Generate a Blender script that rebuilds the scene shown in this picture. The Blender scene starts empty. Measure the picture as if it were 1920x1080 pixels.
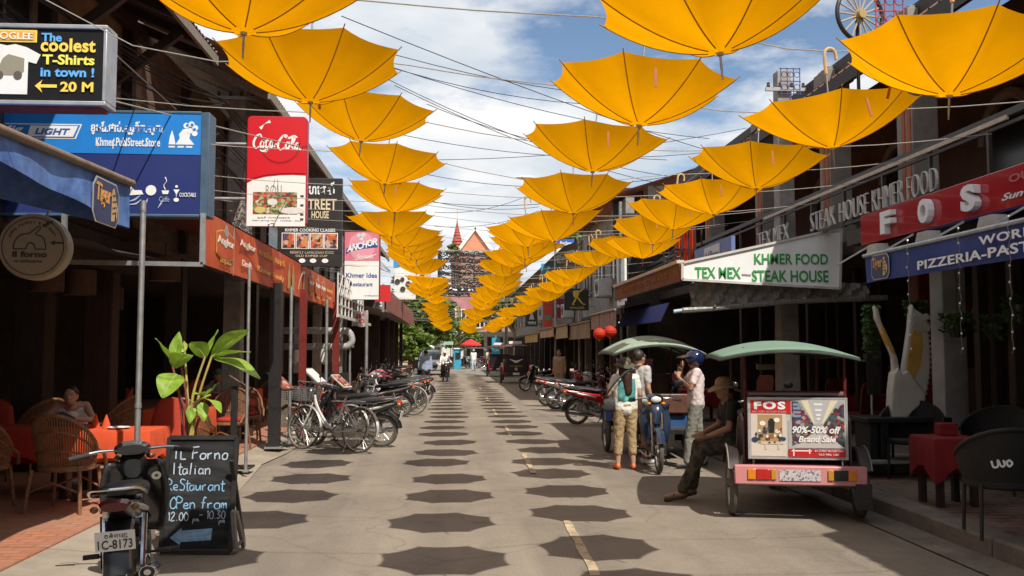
import bpy, math, random
from mathutils import Vector, Matrix, Euler
random.seed(7)
R = math.radians
V = Vector
C = bpy.context.scene.collection
scene = bpy.context.scene

# ------------------------------------------------------------------ camera, sky, sun, exposure
F = 1750.0                      # focal length in photo pixels (1920 wide)
CAM = V((0, 0, 1.68))
YAW, PITCH = R(3.6), R(3.76)
cam = bpy.data.cameras.new('camera'); camo = bpy.data.objects.new('camera', cam); C.objects.link(camo)
cam.sensor_width = 36.0; cam.lens = 36.0 * F / 1920.0; cam.clip_start = 0.05; cam.clip_end = 3000
camo.location = CAM; camo.rotation_euler = (R(90) + PITCH, 0, -YAW)
scene.camera = camo
CR = Euler((R(90) + PITCH, 0, -YAW)).to_matrix()

SUN_DIR = V((0.36, -0.70, 1.0)).normalized()      # towards the sun
sl = bpy.data.lights.new('sun', 'SUN'); sl.energy = 5.0; sl.angle = R(0.5); sl.color = (1.0, 0.94, 0.84)
so = bpy.data.objects.new('sun', sl); C.objects.link(so)
so.rotation_euler = SUN_DIR.to_track_quat('Z', 'Y').to_euler()
so.location = (0, 0, 30)

world = bpy.data.worlds.new('World'); scene.world = world; world.use_nodes = True
nt = world.node_tree; nt.nodes.clear()
def wn(t, **k):
    n = nt.nodes.new(t)
    for a, b in k.items(): setattr(n, a, b)
    return n
sky = wn('ShaderNodeTexSky', sky_type='NISHITA', sun_disc=False)
sky.sun_elevation = math.asin(SUN_DIR.z); sky.sun_rotation = math.atan2(SUN_DIR.x, SUN_DIR.y)
sky.air_density = 1.0; sky.dust_density = 0.4; sky.ozone_density = 2.0
bg1 = wn('ShaderNodeBackground'); bg1.inputs[1].default_value = 0.115
nt.links.new(sky.outputs[0], bg1.inputs[0])
tc = wn('ShaderNodeTexCoord'); sep = wn('ShaderNodeSeparateXYZ'); nt.links.new(tc.outputs['Generated'], sep.inputs[0])
# cloud layer: direction projected on a flat ceiling, so clouds shrink towards the horizon
zz = wn('ShaderNodeMath', operation='ADD'); nt.links.new(sep.outputs[2], zz.inputs[0]); zz.inputs[1].default_value = 0.16
zm = wn('ShaderNodeMath', operation='MAXIMUM'); nt.links.new(zz.outputs[0], zm.inputs[0]); zm.inputs[1].default_value = 0.08
dx = wn('ShaderNodeMath', operation='DIVIDE'); nt.links.new(sep.outputs[0], dx.inputs[0]); nt.links.new(zm.outputs[0], dx.inputs[1])
dy = wn('ShaderNodeMath', operation='DIVIDE'); nt.links.new(sep.outputs[1], dy.inputs[0]); nt.links.new(zm.outputs[0], dy.inputs[1])
cmb = wn('ShaderNodeCombineXYZ'); nt.links.new(dx.outputs[0], cmb.inputs[0]); nt.links.new(dy.outputs[0], cmb.inputs[1])
def wnoise(scale, detail, rough, off):
    ad = wn('ShaderNodeVectorMath', operation='ADD'); nt.links.new(cmb.outputs[0], ad.inputs[0]); ad.inputs[1].default_value = off
    n = wn('ShaderNodeTexNoise'); n.inputs['Scale'].default_value = scale; n.inputs['Detail'].default_value = detail
    n.inputs['Roughness'].default_value = rough; nt.links.new(ad.outputs[0], n.inputs['Vector']); return n
n1 = wnoise(1.1, 8, 0.58, (3.1, 0.35, 0)); n2 = wnoise(1.9, 5, 0.5, (7.3, 2.2, 3))
cr = wn('ShaderNodeValToRGB'); cr.color_ramp.elements[0].position = 0.41; cr.color_ramp.elements[1].position = 0.52
nt.links.new(n1.outputs['Fac'], cr.inputs[0])
cc = wn('ShaderNodeValToRGB'); cc.color_ramp.elements[0].position = 0.36; cc.color_ramp.elements[1].position = 0.58
cc.color_ramp.elements[0].color = (0.66, 0.73, 0.81, 1); cc.color_ramp.elements[1].color = (1.0, 1.0, 1.0, 1)
nt.links.new(n2.outputs['Fac'], cc.inputs[0])
bg2 = wn('ShaderNodeBackground'); bg2.inputs[1].default_value = 0.93; nt.links.new(cc.outputs[0], bg2.inputs[0])
mx = wn('ShaderNodeMixShader'); nt.links.new(cr.outputs[0], mx.inputs[0]); nt.links.new(bg1.outputs[0], mx.inputs[1]); nt.links.new(bg2.outputs[0], mx.inputs[2])
wo = wn('ShaderNodeOutputWorld'); nt.links.new(mx.outputs[0], wo.inputs[0])

scene.view_settings.view_transform = 'Standard'; scene.view_settings.look = 'None'
scene.view_settings.gamma = 1; scene.view_settings.use_curve_mapping = False
scene.view_settings.exposure = 0.12
scene.cycles.max_bounces = 6; scene.cycles.diffuse_bounces = 3; scene.cycles.glossy_bounces = 3
scene.cycles.use_adaptive_sampling = True; scene.cycles.use_denoising = True

# ------------------------------------------------------------------ measuring helpers (photo pixel -> a real place)
def ray(px, py):
    return CR @ V(((px - 960) / F, (540 - py) / F, -1))
def atY(px, py, Y):
    d = ray(px, py); return CAM + d * (Y / d.y)
def atX(px, py, X):
    d = ray(px, py); return CAM + d * (X / d.x)
def atZ(px, py, z=0.0):
    d = ray(px, py); return CAM + d * ((z - CAM.z) / d.z)

# ------------------------------------------------------------------ materials
MATS = {}
def pm(name, col, rough=0.6, var=0.14, scale=5.0, bump=0.0, bscale=30.0, metal=0.0, coat=0.0, transl=0.0, col2=None, dirt=0.0, spec=0.5, stretch=(1, 1, 1)):
    """procedural principled material: base colour broken up by noise, dirt blotches, bump"""
    if name in MATS: return MATS[name]
    m = bpy.data.materials.new(name); m.use_nodes = True; t = m.node_tree; N = t.nodes; L = t.links
    b = N['Principled BSDF']; out = N['Material Output']
    tcn = N.new('ShaderNodeTexCoord'); mp = N.new('ShaderNodeMapping'); mp.inputs['Scale'].default_value = stretch
    L.new(tcn.outputs['Object'], mp.inputs[0])
    no = N.new('ShaderNodeTexNoise'); no.inputs['Scale'].default_value = scale; no.inputs['Detail'].default_value = 6; no.inputs['Roughness'].default_value = 0.65
    L.new(mp.outputs[0], no.inputs['Vector'])
    rp = N.new('ShaderNodeValToRGB'); rp.color_ramp.elements[0].position = 0.3; rp.color_ramp.elements[1].position = 0.7
    a = [max(0, c * (1 - var)) for c in col]; e = [min(1, c * (1 + var)) for c in (col2 or col)]
    rp.color_ramp.elements[0].color = (*a, 1); rp.color_ramp.elements[1].color = (*e, 1)
    L.new(no.outputs['Fac'], rp.inputs[0]); last = rp.outputs[0]
    if dirt > 0:
        n3 = N.new('ShaderNodeTexNoise'); n3.inputs['Scale'].default_value = scale * 0.45; n3.inputs['Detail'].default_value = 9; n3.inputs['Roughness'].default_value = 0.75
        L.new(mp.outputs[0], n3.inputs['Vector'])
        r3 = N.new('ShaderNodeValToRGB'); r3.color_ramp.elements[0].position = 0.5; r3.color_ramp.elements[1].position = 0.68
        r3.color_ramp.elements[1].color = (dirt, dirt, dirt, 1); r3.color_ramp.elements[0].color = (0, 0, 0, 1)
        L.new(n3.outputs['Fac'], r3.inputs[0])
        mi = N.new('ShaderNodeMix'); mi.data_type = 'RGBA'; L.new(r3.outputs[0], mi.inputs[0]); L.new(last, mi.inputs[6])
        mi.inputs[7].default_value = (0.10, 0.08, 0.06, 1); last = mi.outputs[2]
    L.new(last, b.inputs['Base Color'])
    b.inputs['Roughness'].default_value = rough; b.inputs['Metallic'].default_value = metal
    b.inputs['Coat Weight'].default_value = coat; b.inputs['Specular IOR Level'].default_value = spec
    if bump > 0:
        nb = N.new('ShaderNodeTexNoise'); nb.inputs['Scale'].default_value = bscale; nb.inputs['Detail'].default_value = 4
        L.new(mp.outputs[0], nb.inputs['Vector'])
        bn = N.new('ShaderNodeBump'); bn.inputs['Strength'].default_value = bump; bn.inputs['Distance'].default_value = 0.02
        L.new(nb.outputs['Fac'], bn.inputs['Height']); L.new(bn.outputs[0], b.inputs['Normal'])
    if transl > 0:
        tr = N.new('ShaderNodeBsdfTranslucent'); L.new(last, tr.inputs[0])
        ms = N.new('ShaderNodeMixShader'); ms.inputs[0].default_value = transl
        L.new(b.outputs[0], ms.inputs[1]); L.new(tr.outputs[0], ms.inputs[2]); L.new(ms.outputs[0], out.inputs[0])
    MATS[name] = m; return m

def brickmat(name, c1, c2, mortar, scale, bw, bh, ms=0.02, rough=0.8, rotx=0, dirt=0.5):
    if name in MATS: return MATS[name]
    m = bpy.data.materials.new(name); m.use_nodes = True; t = m.node_tree; N = t.nodes; L = t.links
    b = N['Principled BSDF']; tcn = N.new('ShaderNodeTexCoord'); mp = N.new('ShaderNodeMapping')
    mp.inputs['Rotation'].default_value = (rotx, 0, 0) if not isinstance(rotx, tuple) else rotx
    L.new(tcn.outputs['Object'], mp.inputs[0])
    br = N.new('ShaderNodeTexBrick'); L.new(mp.outputs[0], br.inputs['Vector'])
    br.inputs['Color1'].default_value = (*c1, 1); br.inputs['Color2'].default_value = (*c2, 1); br.inputs['Mortar'].default_value = (*mortar, 1)
    br.inputs['Scale'].default_value = scale; br.inputs['Mortar Size'].default_value = ms
    br.inputs['Brick Width'].default_value = bw; br.inputs['Row Height'].default_value = bh
    n = N.new('ShaderNodeTexNoise'); n.inputs['Scale'].default_value = 1.3; n.inputs['Detail'].default_value = 8; n.inputs['Roughness'].default_value = .7
    L.new(tcn.outputs['Object'], n.inputs['Vector'])
    rp = N.new('ShaderNodeValToRGB'); rp.color_ramp.elements[0].position = .38; rp.color_ramp.elements[1].position = .7
    rp.color_ramp.elements[1].color = (dirt, dirt, dirt, 1)
    L.new(n.outputs['Fac'], rp.inputs[0])
    mi = N.new('ShaderNodeMix'); mi.data_type = 'RGBA'; L.new(rp.outputs[0], mi.inputs[0]); L.new(br.outputs['Color'], mi.inputs[6]); mi.inputs[7].default_value = (0.30, 0.24, 0.17, 1)
    L.new(mi.outputs[2], b.inputs['Base Color']); b.inputs['Roughness'].default_value = rough
    bn = N.new('ShaderNodeBump'); bn.inputs['Strength'].default_value = 0.4; bn.inputs['Distance'].default_value = 0.006; bn.invert = True
    L.new(br.outputs['Fac'], bn.inputs['Height']); L.new(bn.outputs[0], b.inputs['Normal'])
    MATS[name] = m; return m

def printmat(name, cols, scale=6.0, rough=0.4, kind='voronoi'):
    """a printed picture: patches of the given colours"""
    if name in MATS: return MATS[name]
    m = bpy.data.materials.new(name); m.use_nodes = True; t = m.node_tree; N = t.nodes; L = t.links
    b = N['Principled BSDF']; tcn = N.new('ShaderNodeTexCoord')
    if kind == 'voronoi':
        x = N.new('ShaderNodeTexVoronoi'); x.inputs['Scale'].default_value = scale; L.new(tcn.outputs['Object'], x.inputs['Vector'])
        s = N.new('ShaderNodeSeparateColor'); L.new(x.outputs['Color'], s.inputs[0]); f = s.outputs[0]
    else:
        x = N.new('ShaderNodeTexNoise'); x.inputs['Scale'].default_value = scale; x.inputs['Detail'].default_value = 5; L.new(tcn.outputs['Object'], x.inputs['Vector']); f = x.outputs['Fac']
    rp = N.new('ShaderNodeValToRGB'); rp.color_ramp.interpolation = 'CONSTANT' if kind == 'voronoi' else 'LINEAR'
    lo, hi = (0, 1) if kind == 'voronoi' else (0.3, 0.7)
    while len(rp.color_ramp.elements) < len(cols): rp.color_ramp.elements.new(0.5)
    for i, c in enumerate(cols):
        rp.color_ramp.elements[i].position = lo + (hi - lo) * i / len(cols); rp.color_ramp.elements[i].color = (*c, 1)
    L.new(f, rp.inputs[0]); L.new(rp.outputs[0], b.inputs['Base Color']); b.inputs['Roughness'].default_value = rough
    MATS[name] = m; return m

def ink(col, rough=0.5):
    return pm('ink_%02x%02x%02x' % tuple(int(255 * c) for c in col), col, rough, 0.04, 8)

WHITE = (0.78, 0.77, 0.74); BLACK = (0.012, 0.012, 0.013)
steel = pm('galvanised_steel', (0.42, 0.43, 0.43), 0.45, 0.2, 9, metal=0.7, dirt=0.3)
chrome = pm('chrome', (0.62, 0.62, 0.62), 0.18, 0.1, 12, metal=1.0)
blackmetal = pm('black_metal', (0.018, 0.017, 0.017), 0.45, 0.3, 12)
rubber = pm('tyre_rubber', (0.035, 0.032, 0.030), 0.85, 0.35, 14, bump=0.15, bscale=60)
dustyrubber = pm('dusty_rubber', (0.10, 0.088, 0.072), 0.9, 0.35, 14, bump=0.15, bscale=60)
blackplastic = pm('black_plastic', (0.014, 0.014, 0.015), 0.32, 0.25, 12, coat=0.2)
vinyl = pm('black_vinyl', (0.016, 0.016, 0.017), 0.42, 0.3, 16, bump=0.1, bscale=120)
engine = pm('cast_engine', (0.16, 0.155, 0.15), 0.5, 0.4, 30, metal=0.6, dirt=0.6)
redlens = pm('red_lens', (0.45, 0.015, 0.012), 0.15, 0.1, 20)
amberlens = pm('amber_lens', (0.70, 0.22, 0.015), 0.15, 0.1, 20)
clearlens = pm('clear_lens', (0.72, 0.72, 0.70), 0.12, 0.08, 20)
darkwood = pm('dark_wood', (0.035, 0.020, 0.014), 0.6, 0.45, 6, bump=0.3, bscale=20, stretch=(6, 6, 0.6))
brownwood = pm('brown_wood', (0.060, 0.030, 0.018), 0.6, 0.4, 6, bump=0.3, bscale=20, stretch=(6, 6, 0.6))
greywood = pm('weathered_wood', (0.25, 0.21, 0.17), 0.8, 0.35, 5, bump=0.4, bscale=25, stretch=(5, 5, 0.5))
concrete = pm('grey_concrete', (0.30, 0.285, 0.26), 0.85, 0.25, 3, bump=0.3, bscale=40, dirt=0.55)
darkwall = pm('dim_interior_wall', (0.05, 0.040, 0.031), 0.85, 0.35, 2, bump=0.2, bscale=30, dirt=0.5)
plaster = pm('brown_plaster', (0.30, 0.20, 0.145), 0.85, 0.25, 2.5, bump=0.25, bscale=30, dirt=0.6)
terracotta = brickmat('terracotta_tiles', (0.46, 0.165, 0.085), (0.37, 0.12, 0.06), (0.24, 0.12, 0.075), 1.0, 0.22, 0.11, 0.012, dirt=.6)
redpaint = pm('red_post_paint', (0.17, 0.016, 0.012), 0.45, 0.2, 6, dirt=0.35)
rattan = pm('rattan_cane', (0.20, 0.092, 0.042), 0.5, 0.35, 25, bump=0.3, bscale=90)
blackwicker = pm('black_wicker', (0.008, 0.0075, 0.007), 0.55, 0.3, 30, bump=0.6, bscale=120)
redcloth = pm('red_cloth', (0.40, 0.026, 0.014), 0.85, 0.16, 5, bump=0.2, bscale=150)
orangecloth = pm('orange_red_cloth', (0.62, 0.075, 0.018), 0.85, 0.14, 5, bump=0.2, bscale=150)
leafgreen = pm('broad_leaf', (0.20, 0.36, 0.035), 0.42, 0.3, 6, transl=0.38, col2=(0.30, 0.46, 0.05))
foliage = pm('foliage', (0.060, 0.105, 0.022), 0.6, 0.55, 2.0, transl=0.30, col2=(0.13, 0.19, 0.035))
bark = pm('bark', (0.13, 0.10, 0.075), 0.9, 0.4, 9, bump=0.5, bscale=30)
skin = pm('tanned_skin', (0.32, 0.17, 0.105), 0.55, 0.1, 12)
skinlight = pm('fair_skin', (0.46, 0.26, 0.18), 0.55, 0.1, 12)
hairmat = pm('dark_hair', (0.022, 0.014, 0.010), 0.5, 0.4, 30, stretch=(4, 4, 0.5))
ropemat = pm('white_rope', (0.34, 0.31, 0.26), 0.8, 0.2, 30)
wiremat = pm('black_cable', (0.010, 0.010, 0.011), 0.6, 0.2, 10)

pm('maroon_vinyl', (.10, .030, .032), .3, .2, 9, coat=.3)

# ------------------------------------------------------------------ mesh builder
class MB:
    def __init__(s): s.v = []; s.f = []; s.m = []
    def add(s, vs, fs, mi=0):
        o = len(s.v); s.v += [tuple(x) for x in vs]
        for f in fs: s.f.append([o + i for i in f]); s.m.append(mi)
    def box(s, c, size, mi=0, rz=0.0, rot=None):
        x, y, z = (d / 2 for d in size); c = V(c)
        M = rot if rot is not None else Matrix.Rotation(rz, 3, 'Z')
        p = [c + M @ V((a * x, b * y, d * z)) for a in (-1, 1) for b in (-1, 1) for d in (-1, 1)]
        s.add(p, [(0, 1, 3, 2), (4, 6, 7, 5), (0, 4, 5, 1), (2, 3, 7, 6), (0, 2, 6, 4), (1, 5, 7, 3)], mi); return s
    def bb(s, lo, hi, mi=0):
        lo, hi = V(lo), V(hi); return s.box((lo + hi) / 2, hi - lo, mi)
    def beam(s, p0, p1, w, h, mi=0, up=(0, 0, 1)):
        p0, p1 = V(p0), V(p1); d = p1 - p0; L = d.length; x = d.normalized(); u = V(up)
        y = u.cross(x)
        if y.length < 1e-4: y = V((0, 1, 0)).cross(x)
        y.normalize(); z = x.cross(y)
        return s.box((p0 + p1) / 2, (L, w, h), mi, rot=Matrix((x, y, z)).transposed())
    def ring(s, c, ax, r, n, ref=None):
        ax = V(ax).normalized(); a = V((0, 0, 1)) if abs(ax.z) < .9 else V((1, 0, 0))
        if ref is not None: a = V(ref)
        u = (a - ax * a.dot(ax)).normalized(); w = ax.cross(u)
        return [V(c) + (u * math.cos(2 * math.pi * i / n) + w * math.sin(2 * math.pi * i / n)) * r for i in range(n)]
    def loft(s, rings, mi=0, caps=True, closed=False):
        n = len(rings[0]); vs = [p for r in rings for p in r]; fs = []
        k = len(rings); K = k if closed else k - 1
        for i in range(K):
            j = (i + 1) % k
            for a in range(n):
                b = (a + 1) % n; fs.append((i * n + a, i * n + b, j * n + b, j * n + a))
        if caps and not closed: fs.append(tuple(reversed(range(n)))); fs.append(tuple(range((k - 1) * n, k * n)))
        s.add(vs, fs, mi); return s
    def cyl(s, p0, p1, r0, r1=None, n=12, mi=0):
        p0, p1 = V(p0), V(p1); d = p1 - p0; r1 = r0 if r1 is None else r1
        return s.loft([s.ring(p0, d, r0, n), s.ring(p1, d, r1, n)], mi)
    def tube(s, pts, r, n=6, mi=0, closed=False):
        pts = [V(p) for p in pts]; k = len(pts); rs = r if isinstance(r, (list, tuple)) else [r] * k; rings = []; ref = None
        for i, p in enumerate(pts):
            a = pts[i - 1] if (i > 0 or closed) else p; b = pts[(i + 1) % k] if (i < k - 1 or closed) else p
            d = (b - a).normalized()
            if ref is None:
                ref = V((0, 0, 1)) if abs(d.z) < .9 else V((1, 0, 0))
            ref = (ref - d * ref.dot(d)).normalized()
            rings.append(s.ring(p, d, rs[i], n, ref))
        return s.loft(rings, mi, closed=closed)
    def ell(s, c, rad, n=14, m=9, mi=0, rot=None):
        c = V(c); rad = (rad, rad, rad) if not isinstance(rad, (tuple, list)) else rad; vs = []; M = rot or Matrix.Identity(3)
        for j in range(1, m):
            t = math.pi * j / m
            for i in range(n):
                p = 2 * math.pi * i / n
                vs.append(c + M @ V((rad[0] * math.sin(t) * math.cos(p), rad[1] * math.sin(t) * math.sin(p), rad[2] * math.cos(t))))
        vs.append(c + M @ V((0, 0, rad[2]))); vs.append(c - M @ V((0, 0, rad[2]))); T = len(vs) - 2; fs = []
        for j in range(m - 2):
            for i in range(n): fs.append((j * n + i, (j + 1) * n + i, (j + 1) * n + (i + 1) % n, j * n + (i + 1) % n))
        for i in range(n):
            fs.append((T, i, (i + 1) % n)); fs.append((T + 1, (m - 2) * n + (i + 1) % n, (m - 2) * n + i))
        s.add(vs, fs, mi); return s
    def torus(s, c, ax, Rr, r, n=28, k=8, mi=0, flat=1.0):
        c = V(c); ax = V(ax).normalized(); base = s.ring(c, ax, Rr, n); rings = []
        for p in base:
            o = (p - c).normalized()
            rings.append([p + o * r * math.cos(2 * math.pi * j / k) + ax * r * flat * math.sin(2 * math.pi * j / k) for j in range(k)])
        return s.loft(rings, mi, closed=True)
    def lathe(s, prof, c=(0, 0, 0), n=20, mi=0):
        c = V(c); return s.loft([[c + V((max(r, 1e-4) * math.cos(2 * math.pi * i / n), max(r, 1e-4) * math.sin(2 * math.pi * i / n), z)) for i in range(n)] for r, z in prof], mi)
    def capsule(s, p0, r0, p1, r1, n=12, mi=0):
        s.ell(p0, r0, n, 8, mi); s.ell(p1, r1, n, 8, mi); s.cyl(p0, p1, r0, r1, n, mi); return s
    def quad(s, a, b, c, d, mi=0): s.add([a, b, c, d], [(0, 1, 2, 3)], mi); return s
    def extr(s, pts, o, u, v, d, mi=0):
        """outline pts (2-D) in the plane o + a*u + b*v, given thickness d along u x v (starting at the plane)"""
        o, u, v = V(o), V(u), V(v); w = u.cross(v).normalized() * d; n = len(pts)
        A = [o + u * a + v * b for a, b in pts]; B = [p + w for p in A]
        fs = [tuple(range(n - 1, -1, -1)), tuple(range(n, 2 * n))] + [(i, (i + 1) % n, n + (i + 1) % n, n + i) for i in range(n)]
        s.add(A + B, fs, mi); return s
    def sheet(s, grid, mi=0, thick=0.0):
        n, k = len(grid), len(grid[0]); fs = [(i * k + j, i * k + j + 1, (i + 1) * k + j + 1, (i + 1) * k + j) for i in range(n - 1) for j in range(k - 1)]
        s.add([p for r in grid for p in r], fs, mi); return s
    def text(s, txt, o, u, v, w=None, h=None, d=0.004, mi=0, bold=0.0, shear=0.0, align='L', spacing=1.0):
        """flat lettering; o = left baseline corner, u/v unit directions, fitted to w and/or h"""
        vs, fs, (x0, x1, y0, y1) = text_geo(txt, bold, shear, spacing)
        if not vs: return s
        o, u, v = V(o), V(u), V(v); nrm = u.cross(v).normalized()
        sx = w / (x1 - x0) if w else None; sy = h / (y1 - y0) if h else None
        sx = sx or sy; sy = sy or sx; off = -x0 if align == 'L' else -(x0 + x1) / 2
        s.add([o + u * (p[0] + off) * sx + v * (p[1] - y0) * sy + nrm * (d + p[3] if p[2] > .5 else 0) for p in vs], fs, mi); return s
    def stroke(s, pts, o, u, v, w, d=0.003, mi=0, n=6):
        """a brushed line through 2-D points: smooth, of width w (number or list)"""
        P = smooth_line([V((a, b)) for a, b in pts], n); k = len(P); o, u, v = V(o), V(u), V(v); nrm = u.cross(v).normalized(); L = []; Rr = []
        for i, p in enumerate(P):
            t = (P[min(i + 1, k - 1)] - P[max(i - 1, 0)]); t = t.normalized() if t.length > 0 else V((1, 0)); q = V((-t.y, t.x))
            ww = (w if not isinstance(w, (list, tuple)) else w[0] + (w[1] - w[0]) * (0.5 - 0.5 * math.cos(2 * math.pi * i / max(1, k - 1)))) / 2
            L.append(p + q * ww); Rr.append(p - q * ww)
        A = [o + u * p.x + v * p.y + nrm * d for p in L]; B = [o + u * p.x + v * p.y + nrm * d for p in Rr]
        s.add(A + B, [(i, k + i, k + i + 1, i + 1) for i in range(k - 1)], mi); return s
    def disc(s, c, u, v, r, d=0.003, mi=0, n=20, ry=None):
        ry = ry or r; return s.extr([(r * math.cos(2 * math.pi * i / n), ry * math.sin(2 * math.pi * i / n)) for i in range(n)], c, u, v, d, mi)
    def build(s, name, mats, parent=None, smooth=True, ang=38, bev=0.0, mods=None):
        me = bpy.data.meshes.new(name); me.from_pydata(s.v, [], s.f)
        mats = mats if isinstance(mats, (list, tuple)) else [mats]
        for m in mats: me.materials.append(m)
        if len(mats) > 1: me.polygons.foreach_set('material_index', s.m)
        me.validate()
        if smooth:
            me.shade_smooth(); me.set_sharp_from_angle(angle=R(ang))
        o = bpy.data.objects.new(name, me); C.objects.link(o)
        if parent is not None: o.parent = parent
        if bev: b = o.modifiers.new('bevel', 'BEVEL'); b.width = bev; b.segments = 2; b.limit_method = 'ANGLE'; b.angle_limit = R(40)
        return o

def smooth_line(P, n=6):
    if len(P) < 3: return P
    out = []
    for i in range(len(P) - 1):
        a = P[max(i - 1, 0)]; b = P[i]; c = P[i + 1]; d = P[min(i + 2, len(P) - 1)]
        for j in range(n):
            t = j / n; out.append(0.5 * ((2 * b) + (c - a) * t + (2 * a - 5 * b + 4 * c - d) * t * t + (3 * b - a - 3 * c + d) * t ** 3))
    out.append(P[-1]); return out

_TG = {}
def text_geo(txt, bold=0.0, shear=0.0, spacing=1.0):
    k = (txt, bold, shear, spacing)
    if k in _TG: return _TG[k]
    cu = bpy.data.curves.new('t', 'FONT'); cu.body = txt; cu.size = 1.0; cu.offset = bold; cu.shear = shear; cu.extrude = 0.5; cu.resolution_u = 3; cu.space_character = spacing
    o = bpy.data.objects.new('t', cu); C.objects.link(o); bpy.context.view_layer.update()
    me = bpy.data.meshes.new_from_object(o.evaluated_get(bpy.context.evaluated_depsgraph_get()))
    fs = [tuple(f.vertices) for f in me.polygons]; par = list(range(len(me.vertices)))
    def root(i):
        while par[i] != i: par[i] = par[par[i]]; i = par[i]
        return i
    for f in fs:
        for q in f[1:]: par[root(q)] = root(f[0])
    isl = {}; vs = [(p.co.x, p.co.y, p.co.z + 0.5, .00025 * (isl.setdefault(root(p.index), len(isl)) % 7)) for p in me.vertices]   # overlapping glyphs never share a plane
    bpy.data.objects.remove(o); bpy.data.meshes.remove(me); bpy.data.curves.remove(cu)
    bx = (min([p[0] for p in vs], default=0), max([p[0] for p in vs], default=1), min([p[1] for p in vs], default=0), max([p[1] for p in vs], default=1))
    _TG[k] = (vs, fs, bx); return _TG[k]

# ------------------------------------------------------------------ things and parts
def thing(name, label, cat, loc=(0, 0, 0), rz=0.0, group=None, sc=None):
    o = bpy.data.objects.new(name, None); C.objects.link(o); o.empty_display_size = 0.2
    o.location = loc; o.rotation_euler = (0, 0, rz)
    if sc: o.scale = (sc, sc, sc)
    return tag(o, label, cat, group)
def tag(o, label, cat, group=None, kind=None):
    if label: o['label'] = label
    if cat: o['category'] = cat
    if group: o['group'] = group
    if kind: o['kind'] = kind
    return o
def struct(o): o['kind'] = 'structure'; return o
def dup(root, loc, rz=None, label=None, group=None, sc=None):
    def cp(o, par):
        c = o.copy(); C.objects.link(c); c.parent = par
        for ch in o.children: cp(ch, c)
        return c
    r = cp(root, None); r.location = loc
    if rz is not None: r.rotation_euler = (r.rotation_euler.x, r.rotation_euler.y, rz)
    if sc: r.scale = (sc, sc, sc)
    if label: r['label'] = label
    if group: r['group'] = group
    return r
def recolour(root, table):
    """give a copied thing its own paint: {old material: new material}"""
    for ch in root.children_recursive:
        if ch.type != 'MESH': continue
        if any(m in table for m in ch.data.materials):
            ch.data = ch.data.copy()
            for i, m in enumerate(ch.data.materials):
                if m in table: ch.data.materials[i] = table[m]
ORD = ['first', 'second', 'third', 'fourth', 'fifth', 'sixth', 'seventh', 'eighth', 'ninth', 'tenth', 'eleventh', 'twelfth', 'thirteenth', 'fourteenth', 'fifteenth', 'sixteenth', 'seventeenth', 'eighteenth', 'nineteenth', 'twentieth']
def ordw(i):
    if i < 20: return ORD[i]
    t = {2: 'twenty', 3: 'thirty', 4: 'forty', 5: 'fifty'}[(i + 1) // 10]; k = (i + 1) % 10
    return (t[:-1] + 'ieth') if k == 0 else t + '-' + ORD[k - 1]
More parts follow.
